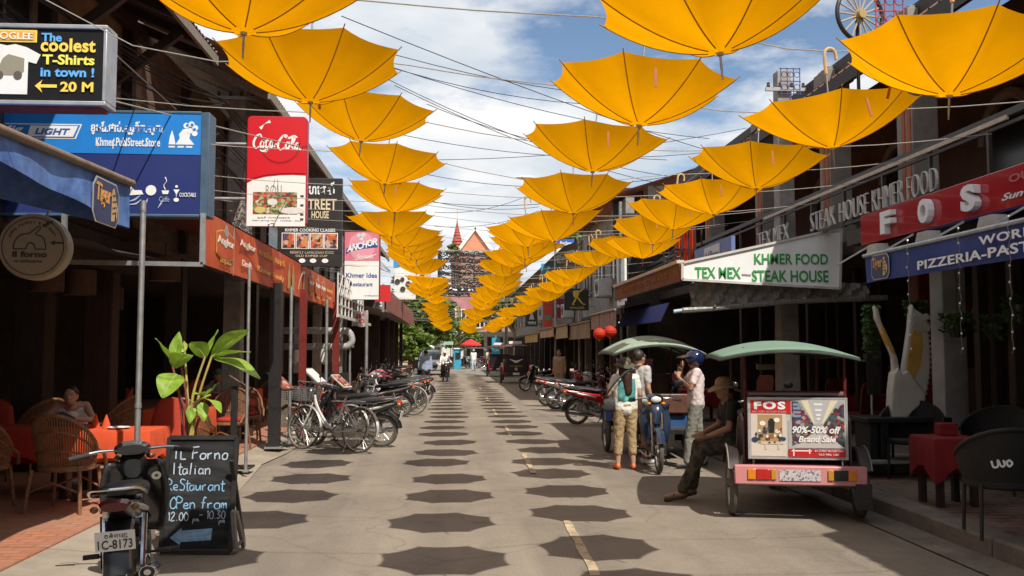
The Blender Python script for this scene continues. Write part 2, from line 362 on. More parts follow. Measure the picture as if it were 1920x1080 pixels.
# ================================================================== THE SETTING
def roadmat():
    m = bpy.data.materials.new('worn_road'); m.use_nodes = True; t = m.node_tree; N = t.nodes; L = t.links; b = N['Principled BSDF']
    tcn = N.new('ShaderNodeTexCoord')
    def noise(s, d=6, r=.6, sc=(1, 1, 1)):
        mp = N.new('ShaderNodeMapping'); mp.inputs['Scale'].default_value = sc; L.new(tcn.outputs['Object'], mp.inputs[0])
        n = N.new('ShaderNodeTexNoise'); n.inputs['Scale'].default_value = s; n.inputs['Detail'].default_value = d; n.inputs['Roughness'].default_value = r; L.new(mp.outputs[0], n.inputs[0]); return n.outputs['Fac']
    def ramp(f, p0, c0, p1, c1):
        r = N.new('ShaderNodeValToRGB'); r.color_ramp.elements[0].position = p0; r.color_ramp.elements[1].position = p1
        r.color_ramp.elements[0].color = (*c0, 1); r.color_ramp.elements[1].color = (*c1, 1); L.new(f, r.inputs[0]); return r.outputs[0]
    def mix(f, a, bb, mode='MIX'):
        x = N.new('ShaderNodeMix'); x.data_type = 'RGBA'; x.blend_type = mode
        if isinstance(f, float): x.inputs[0].default_value = f
        else: L.new(f, x.inputs[0])
        L.new(a, x.inputs[6])
        if isinstance(bb, tuple): x.inputs[7].default_value = (*bb, 1)
        else: L.new(bb, x.inputs[7])
        return x.outputs[2]
    base = ramp(noise(0.35, 8, .65, (1, .6, 1)), .32, (.185, .158, .127), .68, (.295, .254, .204))
    fine = ramp(noise(55, 3, .7), .3, (.80, .80, .80), .7, (1.12, 1.12, 1.12))
    c = mix(1.0, base, fine, 'MULTIPLY')
    track = ramp(noise(1.2, 4, .5, (1.6, .08, 1)), .35, (.80, .80, .81), .65, (1.12, 1.12, 1.10))
    c = mix(.8, c, track, 'MULTIPLY')
    st = ramp(noise(1.7, 9, .8), .56, (0, 0, 0), .70, (.7, .7, .7)); c = mix(st, c, (.13, .11, .09))
    dust = ramp(noise(.6, 7, .7), .52, (0, 0, 0), .7, (.5, .5, .5)); c = mix(dust, c, (.32, .27, .21))
    vo = N.new('ShaderNodeTexVoronoi'); vo.feature = 'DISTANCE_TO_EDGE'; vo.inputs['Scale'].default_value = .42
    mp = N.new('ShaderNodeMapping'); L.new(tcn.outputs['Object'], mp.inputs[0])
    wv = N.new('ShaderNodeTexNoise'); wv.inputs['Scale'].default_value = 1.5; wv.inputs['Detail'].default_value = 6; L.new(tcn.outputs['Object'], wv.inputs[0])
    ad = N.new('ShaderNodeMix'); ad.data_type = 'RGBA'; ad.blend_type = 'LINEAR_LIGHT'; ad.inputs[0].default_value = .35; L.new(mp.outputs[0], ad.inputs[6]); L.new(wv.outputs['Color'], ad.inputs[7])
    L.new(ad.outputs[2], vo.inputs['Vector'])
    cr_ = ramp(vo.outputs['Distance'], .0, (.30, .30, .30), .010, (0, 0, 0)); c = mix(cr_, c, (.10, .085, .07))
    L.new(c, b.inputs['Base Color']); b.inputs['Roughness'].default_value = .88; b.inputs['Specular IOR Level'].default_value = .25
    bn = N.new('ShaderNodeBump'); bn.inputs['Strength'].default_value = .35; bn.inputs['Distance'].default_value = .012; L.new(noise(70, 4, .7), bn.inputs['Height']); L.new(bn.outputs[0], b.inputs['Normal'])
    return m
road_m = roadmat()
ground_m = pm('dusty_ground', (.36, .27, .18), .95, .25, .6, bump=.3, bscale=20)
apron_m = pm('pale_dusty_concrete', (.32, .268, .208), .9, .22, 1.4, bump=.4, bscale=28, dirt=.35)
MB().bb((-700, -200, -0.30), (700, 1500, -0.06)).build('ground', ground_m)['kind'] = 'structure'
g = []
for j in range(0, 75):
    y = -26 + j * 1.5
    row = []
    for i in range(0, 13):
        x = -3.35 + i * (7.75 / 12); e = abs(x - .5) / 3.9
        row.append(V((x, y, 0.012 * (1 - e * e) - .012 + 0.006 * math.sin(x * 2.1 + y * .7))))
    g.append(row)
struct(MB().sheet(g).build('road', road_m))
# side apron of pale concrete that ramps from the road up to the left paving
g = []
for j in range(0, 46):
    y = -4 + j * 1.5; w = .10 * math.sin(y * 1.3) + .08 * math.sin(y * 3.1)
    e = -2.50 - max(0, y - 4) * .018
    g.append([V((e + w, y, .004)), V((e - .25 + w * .6, y, .022)), V((e - .55, y, .05)), V((-3.35 - max(0, y - 8) * .012, y, .068)), V((-4.4, y, .072))])
for r_ in g:
    for p in r_: pass
struct(MB().sheet(g).build('concrete_apron', apron_m))
struct(MB().bb((-12, -26, -.05), (-3.28, 66, .078)).build('left_pavement', terracotta))
# right pavement: kerb, tiles, raised terrace
kerb_m = pm('kerb_concrete', (.18, .158, .132), .9, .3, 2.2, bump=.5, bscale=22, dirt=.6)
mb = MB(); y = -4.0
while y < 64:
    L_ = random.uniform(.95, 1.2); mb.box((4.48 + random.uniform(-.012, .012), y + L_ / 2, .07 + random.uniform(-.006, .004)), (.28, L_ - .012, .19)); y += L_
struct(mb.build('kerb', kerb_m, bev=.02))
struct(MB().bb((4.60, -26, -.05), (12, 64, .158)).build('right_pavement', brickmat('dull_red_tiles', (.20, .09, .06), (.16, .07, .048), (.06, .042, .032), 1.0, .3, .15, .03, dirt=.7)))
struct(MB().bb((4.95, 11.3, .158), (12, 14.6, .33)).build('terrace_step', pm('terrace_stone', (.17, .145, .125), .85, .25, 3, bump=.3, dirt=.5), bev=.012))
gut = MB(); gut.sheet([[V((4.02 + .05 * math.sin(k), -4 + k * 2.2, .006)), V((4.34, -4 + k * 2.2, .008))] for k in range(30)])
struct(gut.build('gutter', pm('dark_gutter', (.17, .14, .11), .9, .4, 2.5, dirt=.5)))
# worn centre dashes
dash_m = pm('worn_yellow_paint', (.46, .37, .24), .85, .22, 9, dirt=.9)
for (a, b_, w) in (((1062, 978), (1118, 1082), .085), ((982, 852), (1000, 888), .085), ((947, 799), (957, 818), .075), ((925, 768), (931, 780), .09), ((911, 744), (915, 753), .10), ((899, 726), (902, 732), .10)):
    p = atZ(*a); q = atZ(*b_); mb = MB(); n = 9; d = q - p; side = V((1, 0, 0)); gg = []
    for k in range(n + 1):
        c = p + d * k / n; gg.append([V((c.x - w * .5 * random.uniform(.6, 1.1), c.y, .012)), V((c.x + w * .5 * random.uniform(.6, 1.1), c.y, .012))])
    struct(mb.sheet(gg).build('road_marking', dash_m))

# ------------------------------------------------------------------ shop buildings
roofmetal = pm('rusty_corrugated_roof', (.20, .15, .12), .7, .4, 3, dirt=.5)
rooftile = pm('brown_roof_tiles', (.17, .075, .05), .75, .4, 8, bump=.5, bscale=25)
def corr_roof(x0, z0, x1, z1, y0, y1, step=.16, amp=.022, t=.03):
    """corrugated sheet sloping from the eave (x0,z0) up to (x1,z1)"""
    g = []; y = y0; k = 0
    while y <= y1 + 1e-4:
        a = amp * math.cos(k * math.pi / 2) ; g.append([V((x0, y, z0 + a)), V(((x0 + x1) / 2, y, (z0 + z1) / 2 + a)), V((x1, y, z1 + a))]); y += step / 4; k += 1
    mb = MB().sheet(g); return mb
# --- left, nearest: open-fronted restaurant under a deep eave
lb = thing('restaurant_building', 'brown open fronted restaurant with deep eave behind the blue pub sign', 'building', (-4.8, 6, 0))
def ladd(mb, name, m, par=lb, **k):
    o = mb.build(name, m, **k); o.parent = par; o.matrix_parent_inverse = Matrix.Translation(-V(par.location)); return o
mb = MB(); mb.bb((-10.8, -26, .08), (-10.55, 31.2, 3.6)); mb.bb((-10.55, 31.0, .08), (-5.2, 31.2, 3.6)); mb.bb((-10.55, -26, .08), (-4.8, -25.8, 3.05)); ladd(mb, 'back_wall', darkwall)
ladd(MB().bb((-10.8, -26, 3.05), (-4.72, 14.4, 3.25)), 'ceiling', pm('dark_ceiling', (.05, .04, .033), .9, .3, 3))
up = MB(); up.bb((-4.95, -26, 3.25), (-4.78, 14.4, 6.72)); ladd(up, 'upper_wall', plaster)
for (y0, z0, w, h) in ((4.2, 4.3, .9, 1.5), (6.9, 4.2, .8, 1.6), (9.3, 4.0, 1.1, 1.7), (11.6, 3.7, .9, 1.9)):
    wdw = MB().bb((-4.79, y0, z0), (-4.73, y0 + w, z0 + h)); o = ladd(wdw, 'window', pm('dark_glass', (.02, .02, .022), .15, .2, 5))
    f = MB()
    for a in (y0 - .05, y0 + w / 2, y0 + w + .05): f.box((-4.72, a, z0 + h / 2), (.06, .07, h + .14))
    for a in (z0, z0 + h): f.box((-4.715, y0 + w / 2, a), (.055, w + .12, .07))
    fo = f.build('frame', darkwood); fo.parent = o
    fo.matrix_parent_inverse = o.matrix_parent_inverse.copy() if False else Matrix.Identity(4)
for k, y in enumerate((3.1, 5.6, 8.3, 10.9, 13.6)):
    ladd(MB().box((-4.70, y, 4.85), (.16, .16, 3.3)), 'beam', [darkwood, redpaint][k == 1])
for z in (3.35, 4.95, 6.35): ladd(MB().box((-4.66, 5.2, z), (.12, 18.2, .17)), 'beam', darkwood)
for y in (4.3, 6.0, 7.7, 9.4, 11.1, 12.8): ladd(MB().beam((-4.7, y, 5.25), (-3.75, y, 6.02), .09, .12), 'bracket', darkwood)
ladd(corr_roof(-3.55, 6.12, -9.5, 8.7, -26, 14.1), 'roof', roofmetal)
ladd(MB().box((-3.58, 5.05, 6.02), (.05, 18.1, .14)), 'fascia', greywood)
for y in range(-3, 15):
    ladd(MB().beam((-3.6, y + .1, 6.03), (-6.5, y + .1, 7.28), .07, .12), 'rafter', darkwood) if y > 2 else None
for (y, x, w, m) in ((10.6, -6.6, .5, brownwood), (12.9, -5.6, .42, darkwood), (14.2, -5.2, .4, brownwood), (11.4, -7.9, .55, darkwall)):
    ladd(MB().box((x, y, 1.57), (w, w * .8, 2.98)), 'column', m, bev=.02)
ladd(MB().box((-4.77, 5.2, 2.92), (.12, 18.3, .28)), 'lintel', darkwood)
# shelf of bottles and boxes at the back
sh = MB()
for z in (1.2, 1.7, 2.2): sh.box((-10.3, 16.0, z), (.35, 5, .05))
for k in range(6): sh.box((-10.3, 13.6 + k * .95, 1.65), (.35, .05, 1.5))
ladd(sh, 'bar_shelf', brownwood)
# --- left second building, long, with one straight eave
lb2 = thing('terrace_building', 'long dim shop terrace with straight tin eave behind the cola sign', 'building', (-4.8, 28, 0))
ladd(MB().bb((-10.8, 14.4, 3.35), (-4.85, 46, 3.55)), 'ceiling', MATS['dark_ceiling'], lb2)
ladd(MB().bb((-5.0, 14.45, 3.3), (-4.8, 46, 6.6)), 'upper_wall', pm('dark_timber_wall', (.16, .105, .075), .8, .4, 3, bump=.3, dirt=.6, stretch=(1, 1, 3)), lb2)
ladd(MB().bb((-10.8, 31.2, .08), (-10.5, 46, 3.3)), 'back_wall', darkwall, lb2)
ladd(MB().bb((-10.8, 46, .08), (-3.6, 46.2, 6.4)), 'end_wall', darkwall, lb2)
for y in (16.6, 19.7, 22.9, 26.4, 30.2, 34.2, 38.3, 42.3):
    ladd(MB().box((-4.74, y, 4.9), (.14, .16, 3.1)), 'beam', darkwood, lb2)
    if y != 19.7: ladd(MB().box((-5.0, y + .6, 1.7), (.3, .3, 3.2)), 'column', darkwood if y < 30 else concrete, lb2)
for y in (17.4, 20.7, 24.2, 28.0, 32.0, 36.1, 40.1):
    o = ladd(MB().bb((-4.81, y, 3.9), (-4.74, y + 1.2, 5.6)), 'window', MATS['dark_glass'], lb2)
ladd(corr_roof(-3.15, 6.15, -9.5, 9.0, 14.3, 46), 'roof', roofmetal, lb2)
for y in range(16, 46, 2): ladd(MB().beam((-3.2, y + .2, 6.06), (-5, y + .2, 6.86), .09, .14), 'rafter', greywood, lb2)
ladd(MB().box((-3.17, 31, 6.05), (.05, 30, .16)), 'fascia', greywood, lb2)
# --- left third building further on
lb3 = thing('corner_building', 'low far left shop with brown corrugated front near the trees', 'building', (-4.4, 56, 0))
ladd(MB().bb((-10, 46.3, 3.5), (-3.0, 60, 3.7)), 'roof', roofmetal, lb3)
ladd(MB().bb((-10, 46.3, .08), (-9.8, 60, 3.5)), 'back_wall', darkwall, lb3)
for y in (47, 51, 55, 59.6): ladd(MB().box((-3.3, y, 1.8), (.2, .2, 3.45)), 'column', darkwood, lb3)
ladd(MB().bb((-10, 59.7, .08), (-3.5, 59.9, 3.5)), 'end_wall', darkwood, lb3)

# --- right, nearest: two storeys, balcony, dark eave
rb = thing('balcony_building', 'two storey balcony restaurant with dark eave and striped orange pillars', 'building', (6.5, 9, 0))
def radd(mb, name, m, par=rb, **k): return ladd(mb, name, m, par, **k)
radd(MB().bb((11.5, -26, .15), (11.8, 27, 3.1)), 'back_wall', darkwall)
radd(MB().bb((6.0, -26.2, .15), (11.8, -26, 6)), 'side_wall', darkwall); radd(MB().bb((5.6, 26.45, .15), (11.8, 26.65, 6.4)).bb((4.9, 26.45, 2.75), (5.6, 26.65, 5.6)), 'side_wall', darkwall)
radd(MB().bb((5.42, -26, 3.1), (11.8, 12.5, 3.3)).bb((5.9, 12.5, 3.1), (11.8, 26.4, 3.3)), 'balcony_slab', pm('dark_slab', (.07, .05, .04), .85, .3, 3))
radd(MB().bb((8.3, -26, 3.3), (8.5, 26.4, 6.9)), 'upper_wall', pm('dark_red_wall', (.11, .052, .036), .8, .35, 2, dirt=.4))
for y in (6.3, 9.8, 13.2, 16.6, 20):
    a = [(.55 * math.cos(math.pi * k / 12), 1.5 + .55 * math.sin(math.pi * k / 12)) for k in range(13)] + [(-.55, 0), (.55, 0)]
    o = radd(MB().extr(a, (8.29, y, 3.32), (0, -1, 0), (0, 0, 1), .05), 'doorway', MATS['dark_glass'])
    ar = MB(); ar.tube([V((8.22, y - .66 * math.cos(math.pi * k / 14), 4.82 + .66 * math.sin(math.pi * k / 14))) for k in range(15)], .09, 6)
    radd(ar, 'arch_trim', pm('cream_trim', (.28, .23, .18), .8, .2, 5, dirt=.4))
orangep = pm('orange_paint', (.36, .085, .028), .7, .2, 5, dirt=.3); creamp = pm('cream_paint', (.25, .22, .19), .75, .18, 5, dirt=.35)
for y in (8.6, 11.6, 14.2, 17.4, 21.0):
    p = MB(); p.box((6.0, y, 4.7), (.34, .42, 2.8), 0)
    for s in (-.13, .02): p.box((6.0, y + s, 4.7), (.37, .085, 2.79), 1)
    p.box((6.0, y, 3.45), (.42, .5, .3), 0); p.box((6.0, y, 5.95), (.44, .52, .2), 0)
    radd(p, 'pillar', [creamp, orangep], bev=.008)
EX, EZ = 5.62, 5.70
rf = corr_roof(EX, EZ, 10.5, 9.2, 4.75, 26.6, .24, .03); radd(rf, 'roof', rooftile)
radd(corr_roof(5.35, EZ - .15, 10.5, 9.0, -26, 4.6, .24, .03), 'roof', rooftile)
radd(MB().box((EX + .02, 15.65, EZ - .10), (.06, 21.9, .2)), 'fascia', darkwood)
for y in range(5, 27): radd(MB().beam((EX + .05, y + .1, EZ - .1), (8.3, y + .1, EZ + 1.82), .07, .13), 'rafter', darkwood)
radd(MB().box((6.0, 11, 6.02), (.16, 30, .22)), 'beam', darkwood)
# railing with the bent-iron letters
rl = MB()
for z, r_ in ((4.00, .035), (3.90, .018), (3.42, .02)): rl.box((5.45, 11.1, z), (r_ * 2, 30, r_ * 2))
y = -3.9
while y < 26: rl.box((5.45, y, 3.69), (.04, .04, .62)); y += 1.18
railing = radd(rl, 'railing', pm('dark_iron_rail', (.05, .038, .032), .5, .3, 10))
wl = MB().box((5.415, 12.3, 3.955), (.03, 7.2, .045)); radd(wl, 'rail_strip', pm('pale_strip', (.5, .42, .33), .6, .2, 9))
# ground floor columns
def column_at(px, Y, w, d, m, ztop=3.1, zb=.15, nm='column'):
    p = atY(px, 640, Y); return radd(MB().box((p.x, Y, (ztop + zb) / 2), (w, d, ztop - zb)), nm, m, bev=.015)
column_at(1733, 13.6, .30, .3, redpaint); column_at(1779, 12.2, .33, .33, pm('pale_grey_paint', (.42, .43, .42), .7, .12, 4, dirt=.35))
for px, Y in ((1395, 17.5), (1430, 21), (1520, 16.5), (1555, 19), (1610, 16), (1655, 18.5), (1840, 11.5), (1868, 12.5), (1905, 10.4)):
    column_at(px, Y, .13, .13, darkwood)
for px, Y in ((1480, 19.5), (1590, 20.5), (1860, 13.9)):
    column_at(px, Y, .5, .12, brownwood)
ct = MB(); ct.box((9.5, 17.5, .75), (.7, 4.5, 1.2)); radd(ct, 'bar_counter', brownwood)
# --- right second building: grey concrete, then third
rb2 = thing('concrete_building', 'grey concrete shop house with red curtains beyond the green lettered awning', 'building', (5.6, 30, 0))
radd(MB().bb((5.0, 26.7, 2.9), (5.25, 36, 6.1)), 'upper_wall', concrete, rb2)
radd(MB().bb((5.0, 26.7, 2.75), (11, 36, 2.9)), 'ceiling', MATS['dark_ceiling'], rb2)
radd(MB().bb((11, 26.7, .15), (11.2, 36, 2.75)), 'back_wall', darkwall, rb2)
for y in (27.6, 30.6, 33.4):
    o = radd(MB().bb((4.96, y, 3.7), (5.02, y + 1.4, 5.3)), 'window', MATS['dark_glass'], rb2)
    fr = MB()
    for a in (y, y + .7, y + 1.4): fr.box((4.95, a, 4.5), (.05, .07, 1.7))
    for a in (3.65, 5.35): fr.box((4.945, y + .7, a), (.05, 1.5, .08))
    fr.build('frame', creamp, o)
for y in (27, 30, 33, 35.8): radd(MB().box((5.2, y, 1.45), (.25, .25, 2.6)), 'column', concrete, rb2)
radd(corr_roof(4.4, 6.1, 9, 7.6, 26.7, 36), 'roof', pm('orange_roof_tiles', (.42, .16, .09), .8, .3, 6, bump=.4), rb2)
rb3 = thing('timber_building', 'far right row of brown timber shops with beige awnings', 'building', (5.4, 50, 0))
radd(MB().bb((5.0, 36.2, 2.7), (5.2, 74, 5.6)), 'upper_wall', pm('grey_timber', (.20, .165, .13), .85, .4, 3, dirt=.6), rb3)
radd(MB().bb((5.0, 36.2, 2.55), (11, 74, 2.7)), 'ceiling', MATS['dark_ceiling'], rb3)
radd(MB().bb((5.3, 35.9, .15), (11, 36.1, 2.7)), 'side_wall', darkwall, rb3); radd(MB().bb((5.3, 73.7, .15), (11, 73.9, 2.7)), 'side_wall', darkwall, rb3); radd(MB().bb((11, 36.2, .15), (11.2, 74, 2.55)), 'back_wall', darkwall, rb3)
for y in range(37, 74, 3):
    radd(MB().box((4.9, y, 1.35), (.2, .2, 2.4)), 'column', darkwood, rb3)
    radd(MB().bb((4.95, y + .6, 3.3), (5.01, y + 1.9, 4.7)), 'window', MATS['dark_glass'], rb3)
radd(corr_roof(4.3, 5.7, 9, 7.4, 36.3, 74), 'roof', roofmetal, rb3)
# ================================================================== UMBRELLAS on ropes across the street
canopy_m = pm('yellow_umbrella_cloth', (0.82, 0.370, 0.022), 0.75, 0.11, 2.2, transl=0.54, spec=.2, bump=.15, bscale=14)
nt2 = canopy_m.node_tree; oi = nt2.nodes.new('ShaderNodeObjectInfo'); hs = nt2.nodes.new('ShaderNodeHueSaturation'); mr = nt2.nodes.new('ShaderNodeMapRange'); mr.inputs['To Min'].default_value = .88; mr.inputs['To Max'].default_value = 1.08
nt2.links.new(oi.outputs['Random'], mr.inputs[0]); nt2.links.new(mr.outputs[0], hs.inputs['Value']); rmp = [n for n in nt2.nodes if n.type == 'VALTORGB'][0]; hs.inputs['Saturation'].default_value = 1.04
for l in list(rmp.outputs[0].links): nt2.links.new(hs.outputs[0], l.to_socket)
nt2.links.new(rmp.outputs[0], hs.inputs['Color'])
seam_m = pm('umbrella_seam', (0.36, 0.16, 0.015), 0.6, 0.1, 9)
tab_m = pm('umbrella_tie_tab', (0.34, 0.10, 0.010), 0.7, 0.1, 9)
hook_m = pm('pale_plastic_hook', (0.60, 0.42, 0.20), 0.4, 0.15, 9)
UR, UH = 0.545, 0.265
def upt(a, t, r):
    """point on the hanging cloth: panel a (0-7), t across the panel, r 0-1 from the tip outwards"""
    def rib(k): 
        ang = 2 * math.pi * k / 8 + R(22.5); return V((UR * r * math.cos(ang), UR * r * math.sin(ang), UH * (0.30 * r + 0.70 * r ** 2.1)))
    p = rib(a).lerp(rib(a + 1), t); s = 4 * t * (1 - t)
    k = 1 - 0.055 * s * r ** 3; p.x *= k; p.y *= k; p.z += .012 * s * math.sin(math.pi * r) - .008 * s * r
    return p
def canopy_mesh(nt_, nr):
    g = []
    for i in range(nr + 1):
        g.append([upt(a, j / nt_, max(.012, i / nr)) for a in range(8) for j in range(nt_)])
    mb = MB(); n = 8 * nt_
    vs = [p for r_ in g for p in r_]
    fs = [(i * n + j, i * n + (j + 1) % n, (i + 1) * n + (j + 1) % n, (i + 1) * n + j) for i in range(nr) for j in range(n)]
    mb.add(vs, fs); return mb
def make_umbrella(label):
    t = thing('hanging_umbrella', label, 'umbrella', group='yellow umbrellas hung upside down over the street')
    c = canopy_mesh(6, 9).build('canopy', canopy_m, t, ang=60)
    for k in range(8):
        MB().tube([upt(k, 0, r_ / 10) for r_ in range(1, 11)] + [upt(k, 0, 1.035)], .0034, 5).build('rib', seam_m, t)
    s = MB(); s.cyl((0, 0, -.055), (0, 0, .50), .0055, n=6); s.cyl((0, 0, -.12), (0, 0, -.05), .0035, .006, n=6); s.cyl((0, 0, -.01), (0, 0, .012), .016, n=8)
    s.build('shaft', steel, t)
    h = [V((0, 0, .48 + .10 * k)) for k in range(2)] + [V((.04 - .04 * math.cos(math.pi * k / 7), 0, .60 + .045 * math.sin(math.pi * k / 7))) for k in range(1, 8)] + [V((.08, 0, .57))]
    MB().tube(h, .011, 7).build('handle', hook_m, t)
    a = upt(1, .15, .55); b = upt(1, .3, .9)
    MB().extr([(-.008, 0), (.008, 0), (.010, -.12), (-.006, -.12)], upt(5, .45, .92) + V((0, 0, -.012)), (1, 0, 0), (0, 0.25, .95), .004).build('tie_tab', tab_m, t)
    return t
def far_mesh():
    mb = canopy_mesh(3, 5)
    for k in range(8): mb.tube([upt(k, 0, r_ / 4) for r_ in range(1, 5)], .005, 4, 1)
    return mb
# tips read off the photograph for the first rows: (pixel x, pixel y, distance)
ROWY = [3.95, 5.3, 6.95, 8.5, 10.1]
TIPS = {'left': [(457, 62), (582, 192), (677, 265), (722, 345), (740, 398)],
        'middle': [(1350, 100), (1198, 235), (1111, 322), (1075, 400), (1040, 452)],
        'right': [(1780, 180), (1562, 278), (1418, 354), (1338, 402), (1262, 430)]}
DY = {'left': [.25, .1, .1, .1, 0], 'middle': [.0, .05, .0, .1, 0], 'right': [.5, .45, .45, .4, .35]}
COLX = {'left': -.72, 'middle': 1.06, 'right': 2.70}
proto = None; far = None; HOOKS = {}
rg = random.Random(3)
NROW = 38
for row in range(NROW):
    for col in ('left', 'middle', 'right'):
        if row < 5:
            Y = ROWY[row] + DY[col][row]; p = atY(*TIPS[col][row], Y)
        else:
            Y = ROWY[4] + (row - 4) * 1.58 + rg.uniform(-.12, .12)
            zb = {'left': 3.12, 'middle': 3.02, 'right': 3.10}[col] + .10 * math.sin(row * .9) - max(0, row - 14) * .011
            p = V((COLX[col] * (1 - .003 * row) + rg.uniform(-.12, .12), Y, zb + rg.uniform(-.10, .10)))
        lab = 'yellow umbrella hanging upside down, %s from the camera in the %s row' % (ordw(row), col)
        if row < 9:
            if proto is None: proto = make_umbrella(lab); u = proto
            else: u = dup(proto, p, 0, lab)
            u.location = p
        else:
            if far is None:
                far = far_mesh().build('hanging_umbrella', [canopy_m, seam_m], ang=60)
                s = MB(); s.cyl((0, 0, -.06), (0, 0, .5), .006, n=5); s.build('shaft', steel, far)
                MB().tube([(0, 0, .48), (0, 0, .6), (.04, 0, .645), (.08, 0, .57)], .012, 5).build('handle', hook_m, far)
                u = tag(far, lab, 'umbrella', 'yellow umbrellas hung upside down over the street')
            else: u = dup(far, p, 0, lab)
            u.location = p
        u.rotation_euler = (rg.uniform(-.10, .10), rg.uniform(-.10, .10), rg.uniform(-.25, .25) + math.pi * (rg.random() < .5))
        if row == 0 or (row < 5): u.rotation_euler[0] *= .5
        HOOKS[(row, col)] = p + V((0, 0, .63))
for row in range(NROW):
    a, b, c = (HOOKS[(row, k)] for k in ('left', 'middle', 'right'))
    zl = a.z + (1.3 if row < 3 else .25); zr = c.z + .22
    L_ = [V((-4.4 if row < 20 else -2.6, a.y - .1, zl)), V((-2.4, a.y - .05, a.z + .06)), a, (a + b) / 2 - V((0, 0, .012)), b, (b + c) / 2 - V((0, 0, .012)), c, V((4.2, c.y, c.z + .08)), V((5.4, c.y + .05, zr))]
    o = MB().tube(smooth_line(L_, 3), .0045 if row < 10 else .0038, 5).build('hanging_rope', ropemat)
    tag(o, 'white rope across the street holding the %s row of umbrellas from the camera' % ordw(row), 'rope', 'ropes carrying the umbrellas')

# ================================================================== overhead wires and cable bundles
def wire(a, b, sag, label, r=.008, name='overhead_wire', group='thin wires crossing the sky', cat='wire'):
    P = [a.lerp(b, k / 12) - V((0, 0, sag * 4 * (k / 12) * (1 - k / 12))) for k in range(13)]
    return tag(MB().tube(P, r, 5).build(name, wiremat), label, cat, group)
W_ = [((640, 30), 9, (1460, 320), 15, .10, 'thin black wire from the second left umbrella down to the right roof'),
      ((600, 60), 12, (1320, 185), 15, .25, 'thin black wire highest across the white cloud'),
      ((610, 85), 13, (1290, 190), 16, .35, 'thin black wire just under the highest cloud wire'),
      ((660, 100), 14, (1330, 260), 17, .2, 'thin black wire crossing the cloud behind the large middle umbrella'),
      ((730, 150), 16, (1250, 330), 20, .25, 'upper of the steep thin wires right of the left umbrellas'),
      ((740, 160), 17, (1240, 345), 21, .2, 'lower of the steep thin wires right of the left umbrellas'),
      ((800, 195), 19, (1250, 300), 20, .25, 'thin wire sloping behind the third middle umbrella'),
      ((740, 250), 20, (1330, 285), 22, .3, 'long slack thin wire halfway up the grey cloud'),
      ((800, 300), 22, (1400, 240), 24, .2, 'thin wire rising to the right towards the concrete pole'),
      ((790, 325), 26, (1300, 322), 24, .4, 'slack thin wire level with the cola sign'),
      ((760, 372), 30, (1290, 330), 26, .5, 'slack thin wire under the fourth middle umbrella'),
      ((800, 375), 34, (1010, 388), 36, .2, 'short dark wire in front of the blue gap left of the spire'),
      ((815, 398), 40, (1000, 362), 42, .3, 'thin wire rising above the red spire'),
      ((815, 424), 40, (1010, 395), 44, .3, 'thin wire crossing the red spire')]
for (p0, y0, p1, y1, sag, lab) in W_: wire(atY(*p0, y0), atY(*p1, y1), sag, lab, .0028 + .00022 * y0)
# thick bundles along the left eaves
rb_ = random.Random(11)
def bundle(pts, n, spread, label, r=.011):
    mb = MB()
    for k in range(n):
        off = V((rb_.uniform(-spread, spread), 0, rb_.uniform(-spread, spread))); P = []
        for i in range(len(pts) - 1):
            a, b = V(pts[i]), V(pts[i + 1]); sg = rb_.uniform(.04, .28)
            for j in range(9 if i == len(pts) - 2 else 8):
                t = j / 8; P.append(a.lerp(b, t) + off * (.4 + 1.2 * math.sin(math.pi * t)) - V((0, 0, sg * 4 * t * (1 - t))))
        mb.tube(P, r * rb_.uniform(.6, 1.3), 4)
    tag(mb.build('cable_bundle', wiremat), label, 'cables', 'sagging black cable bundles on the left')
bundle([(-4.6, 1.5, 5.9), (-4.5, 11, 5.6), (-3.5, 14.2, 5.45), (-3.2, 30, 5.4), (-3.1, 46, 5.5)], 7, .12, 'uppermost bundle of black cables sagging under the left eave')
bundle([(-4.66, 2, 5.4), (-4.6, 11, 5.2), (-3.6, 14.2, 5.0), (-3.3, 30, 5.0)], 6, .16, 'middle bundle of black cables running to the left utility pole')
bundle([(-4.66, 4, 4.9), (-4.66, 11.5, 4.75), (-3.6, 14.2, 4.6), (-3.6, 24, 4.4)], 7, .18, 'lowest bundle of black cables behind the blue pub sign')
bundle([(5.35, 15.2, 5.6), (4.9, 27, 5.2), (4.6, 40, 5.0)], 4, .05, 'thin bundle of black cables leaving the right concrete pole')
for (a, b, m, lab) in (((220, 105), (330, 205), ropemat, 'slanting white cord beside the t-shirt sign'), ((215, 190), (560, 275), ropemat, 'long white cord passing the cola sign')):
    o = MB().tube([atY(*a, 9.0), atY(*b, 11.5 if b[0] < 400 else 13.4)], .008, 5).build('white_cord', m); tag(o, lab, 'cord')
# utility poles
def pole(x, y, h, w, label):
    t = thing('utility_pole', label, 'utility pole', (x, y, 0))
    mb = MB(); mb.loft([[V((a * w, b * w, 0)) for a, b in ((-1, -1), (1, -1), (1, 1), (-1, 1))], [V((a * w * .7, b * w * .7, h)) for a, b in ((-1, -1), (1, -1), (1, 1), (-1, 1))]]).build('shaft', concrete, t, bev=.015)
    for z in (h - .35, h - .8):
        b = MB(); b.box((0, -w, z), (.7, .05, .06)); b.build('crossarm', steel, t)
        for dx_ in (-.3, -.1, .1, .3):
            i = MB(); i.lathe([(.0, 0), (.03, 0), (.035, .03), (.02, .05), (.03, .07), (.0, .1)], (dx_, -w, z + .03), 8); i.build('insulator', pm('brown_porcelain', (.10, .05, .03), .2, .2, 9), t)
    return t
p = atY(442, 400, 17.0); pl = pole(p.x, 17.0, 7.0, .17, 'grey concrete pole wrapped in cables behind the cola sign')
mb = MB()
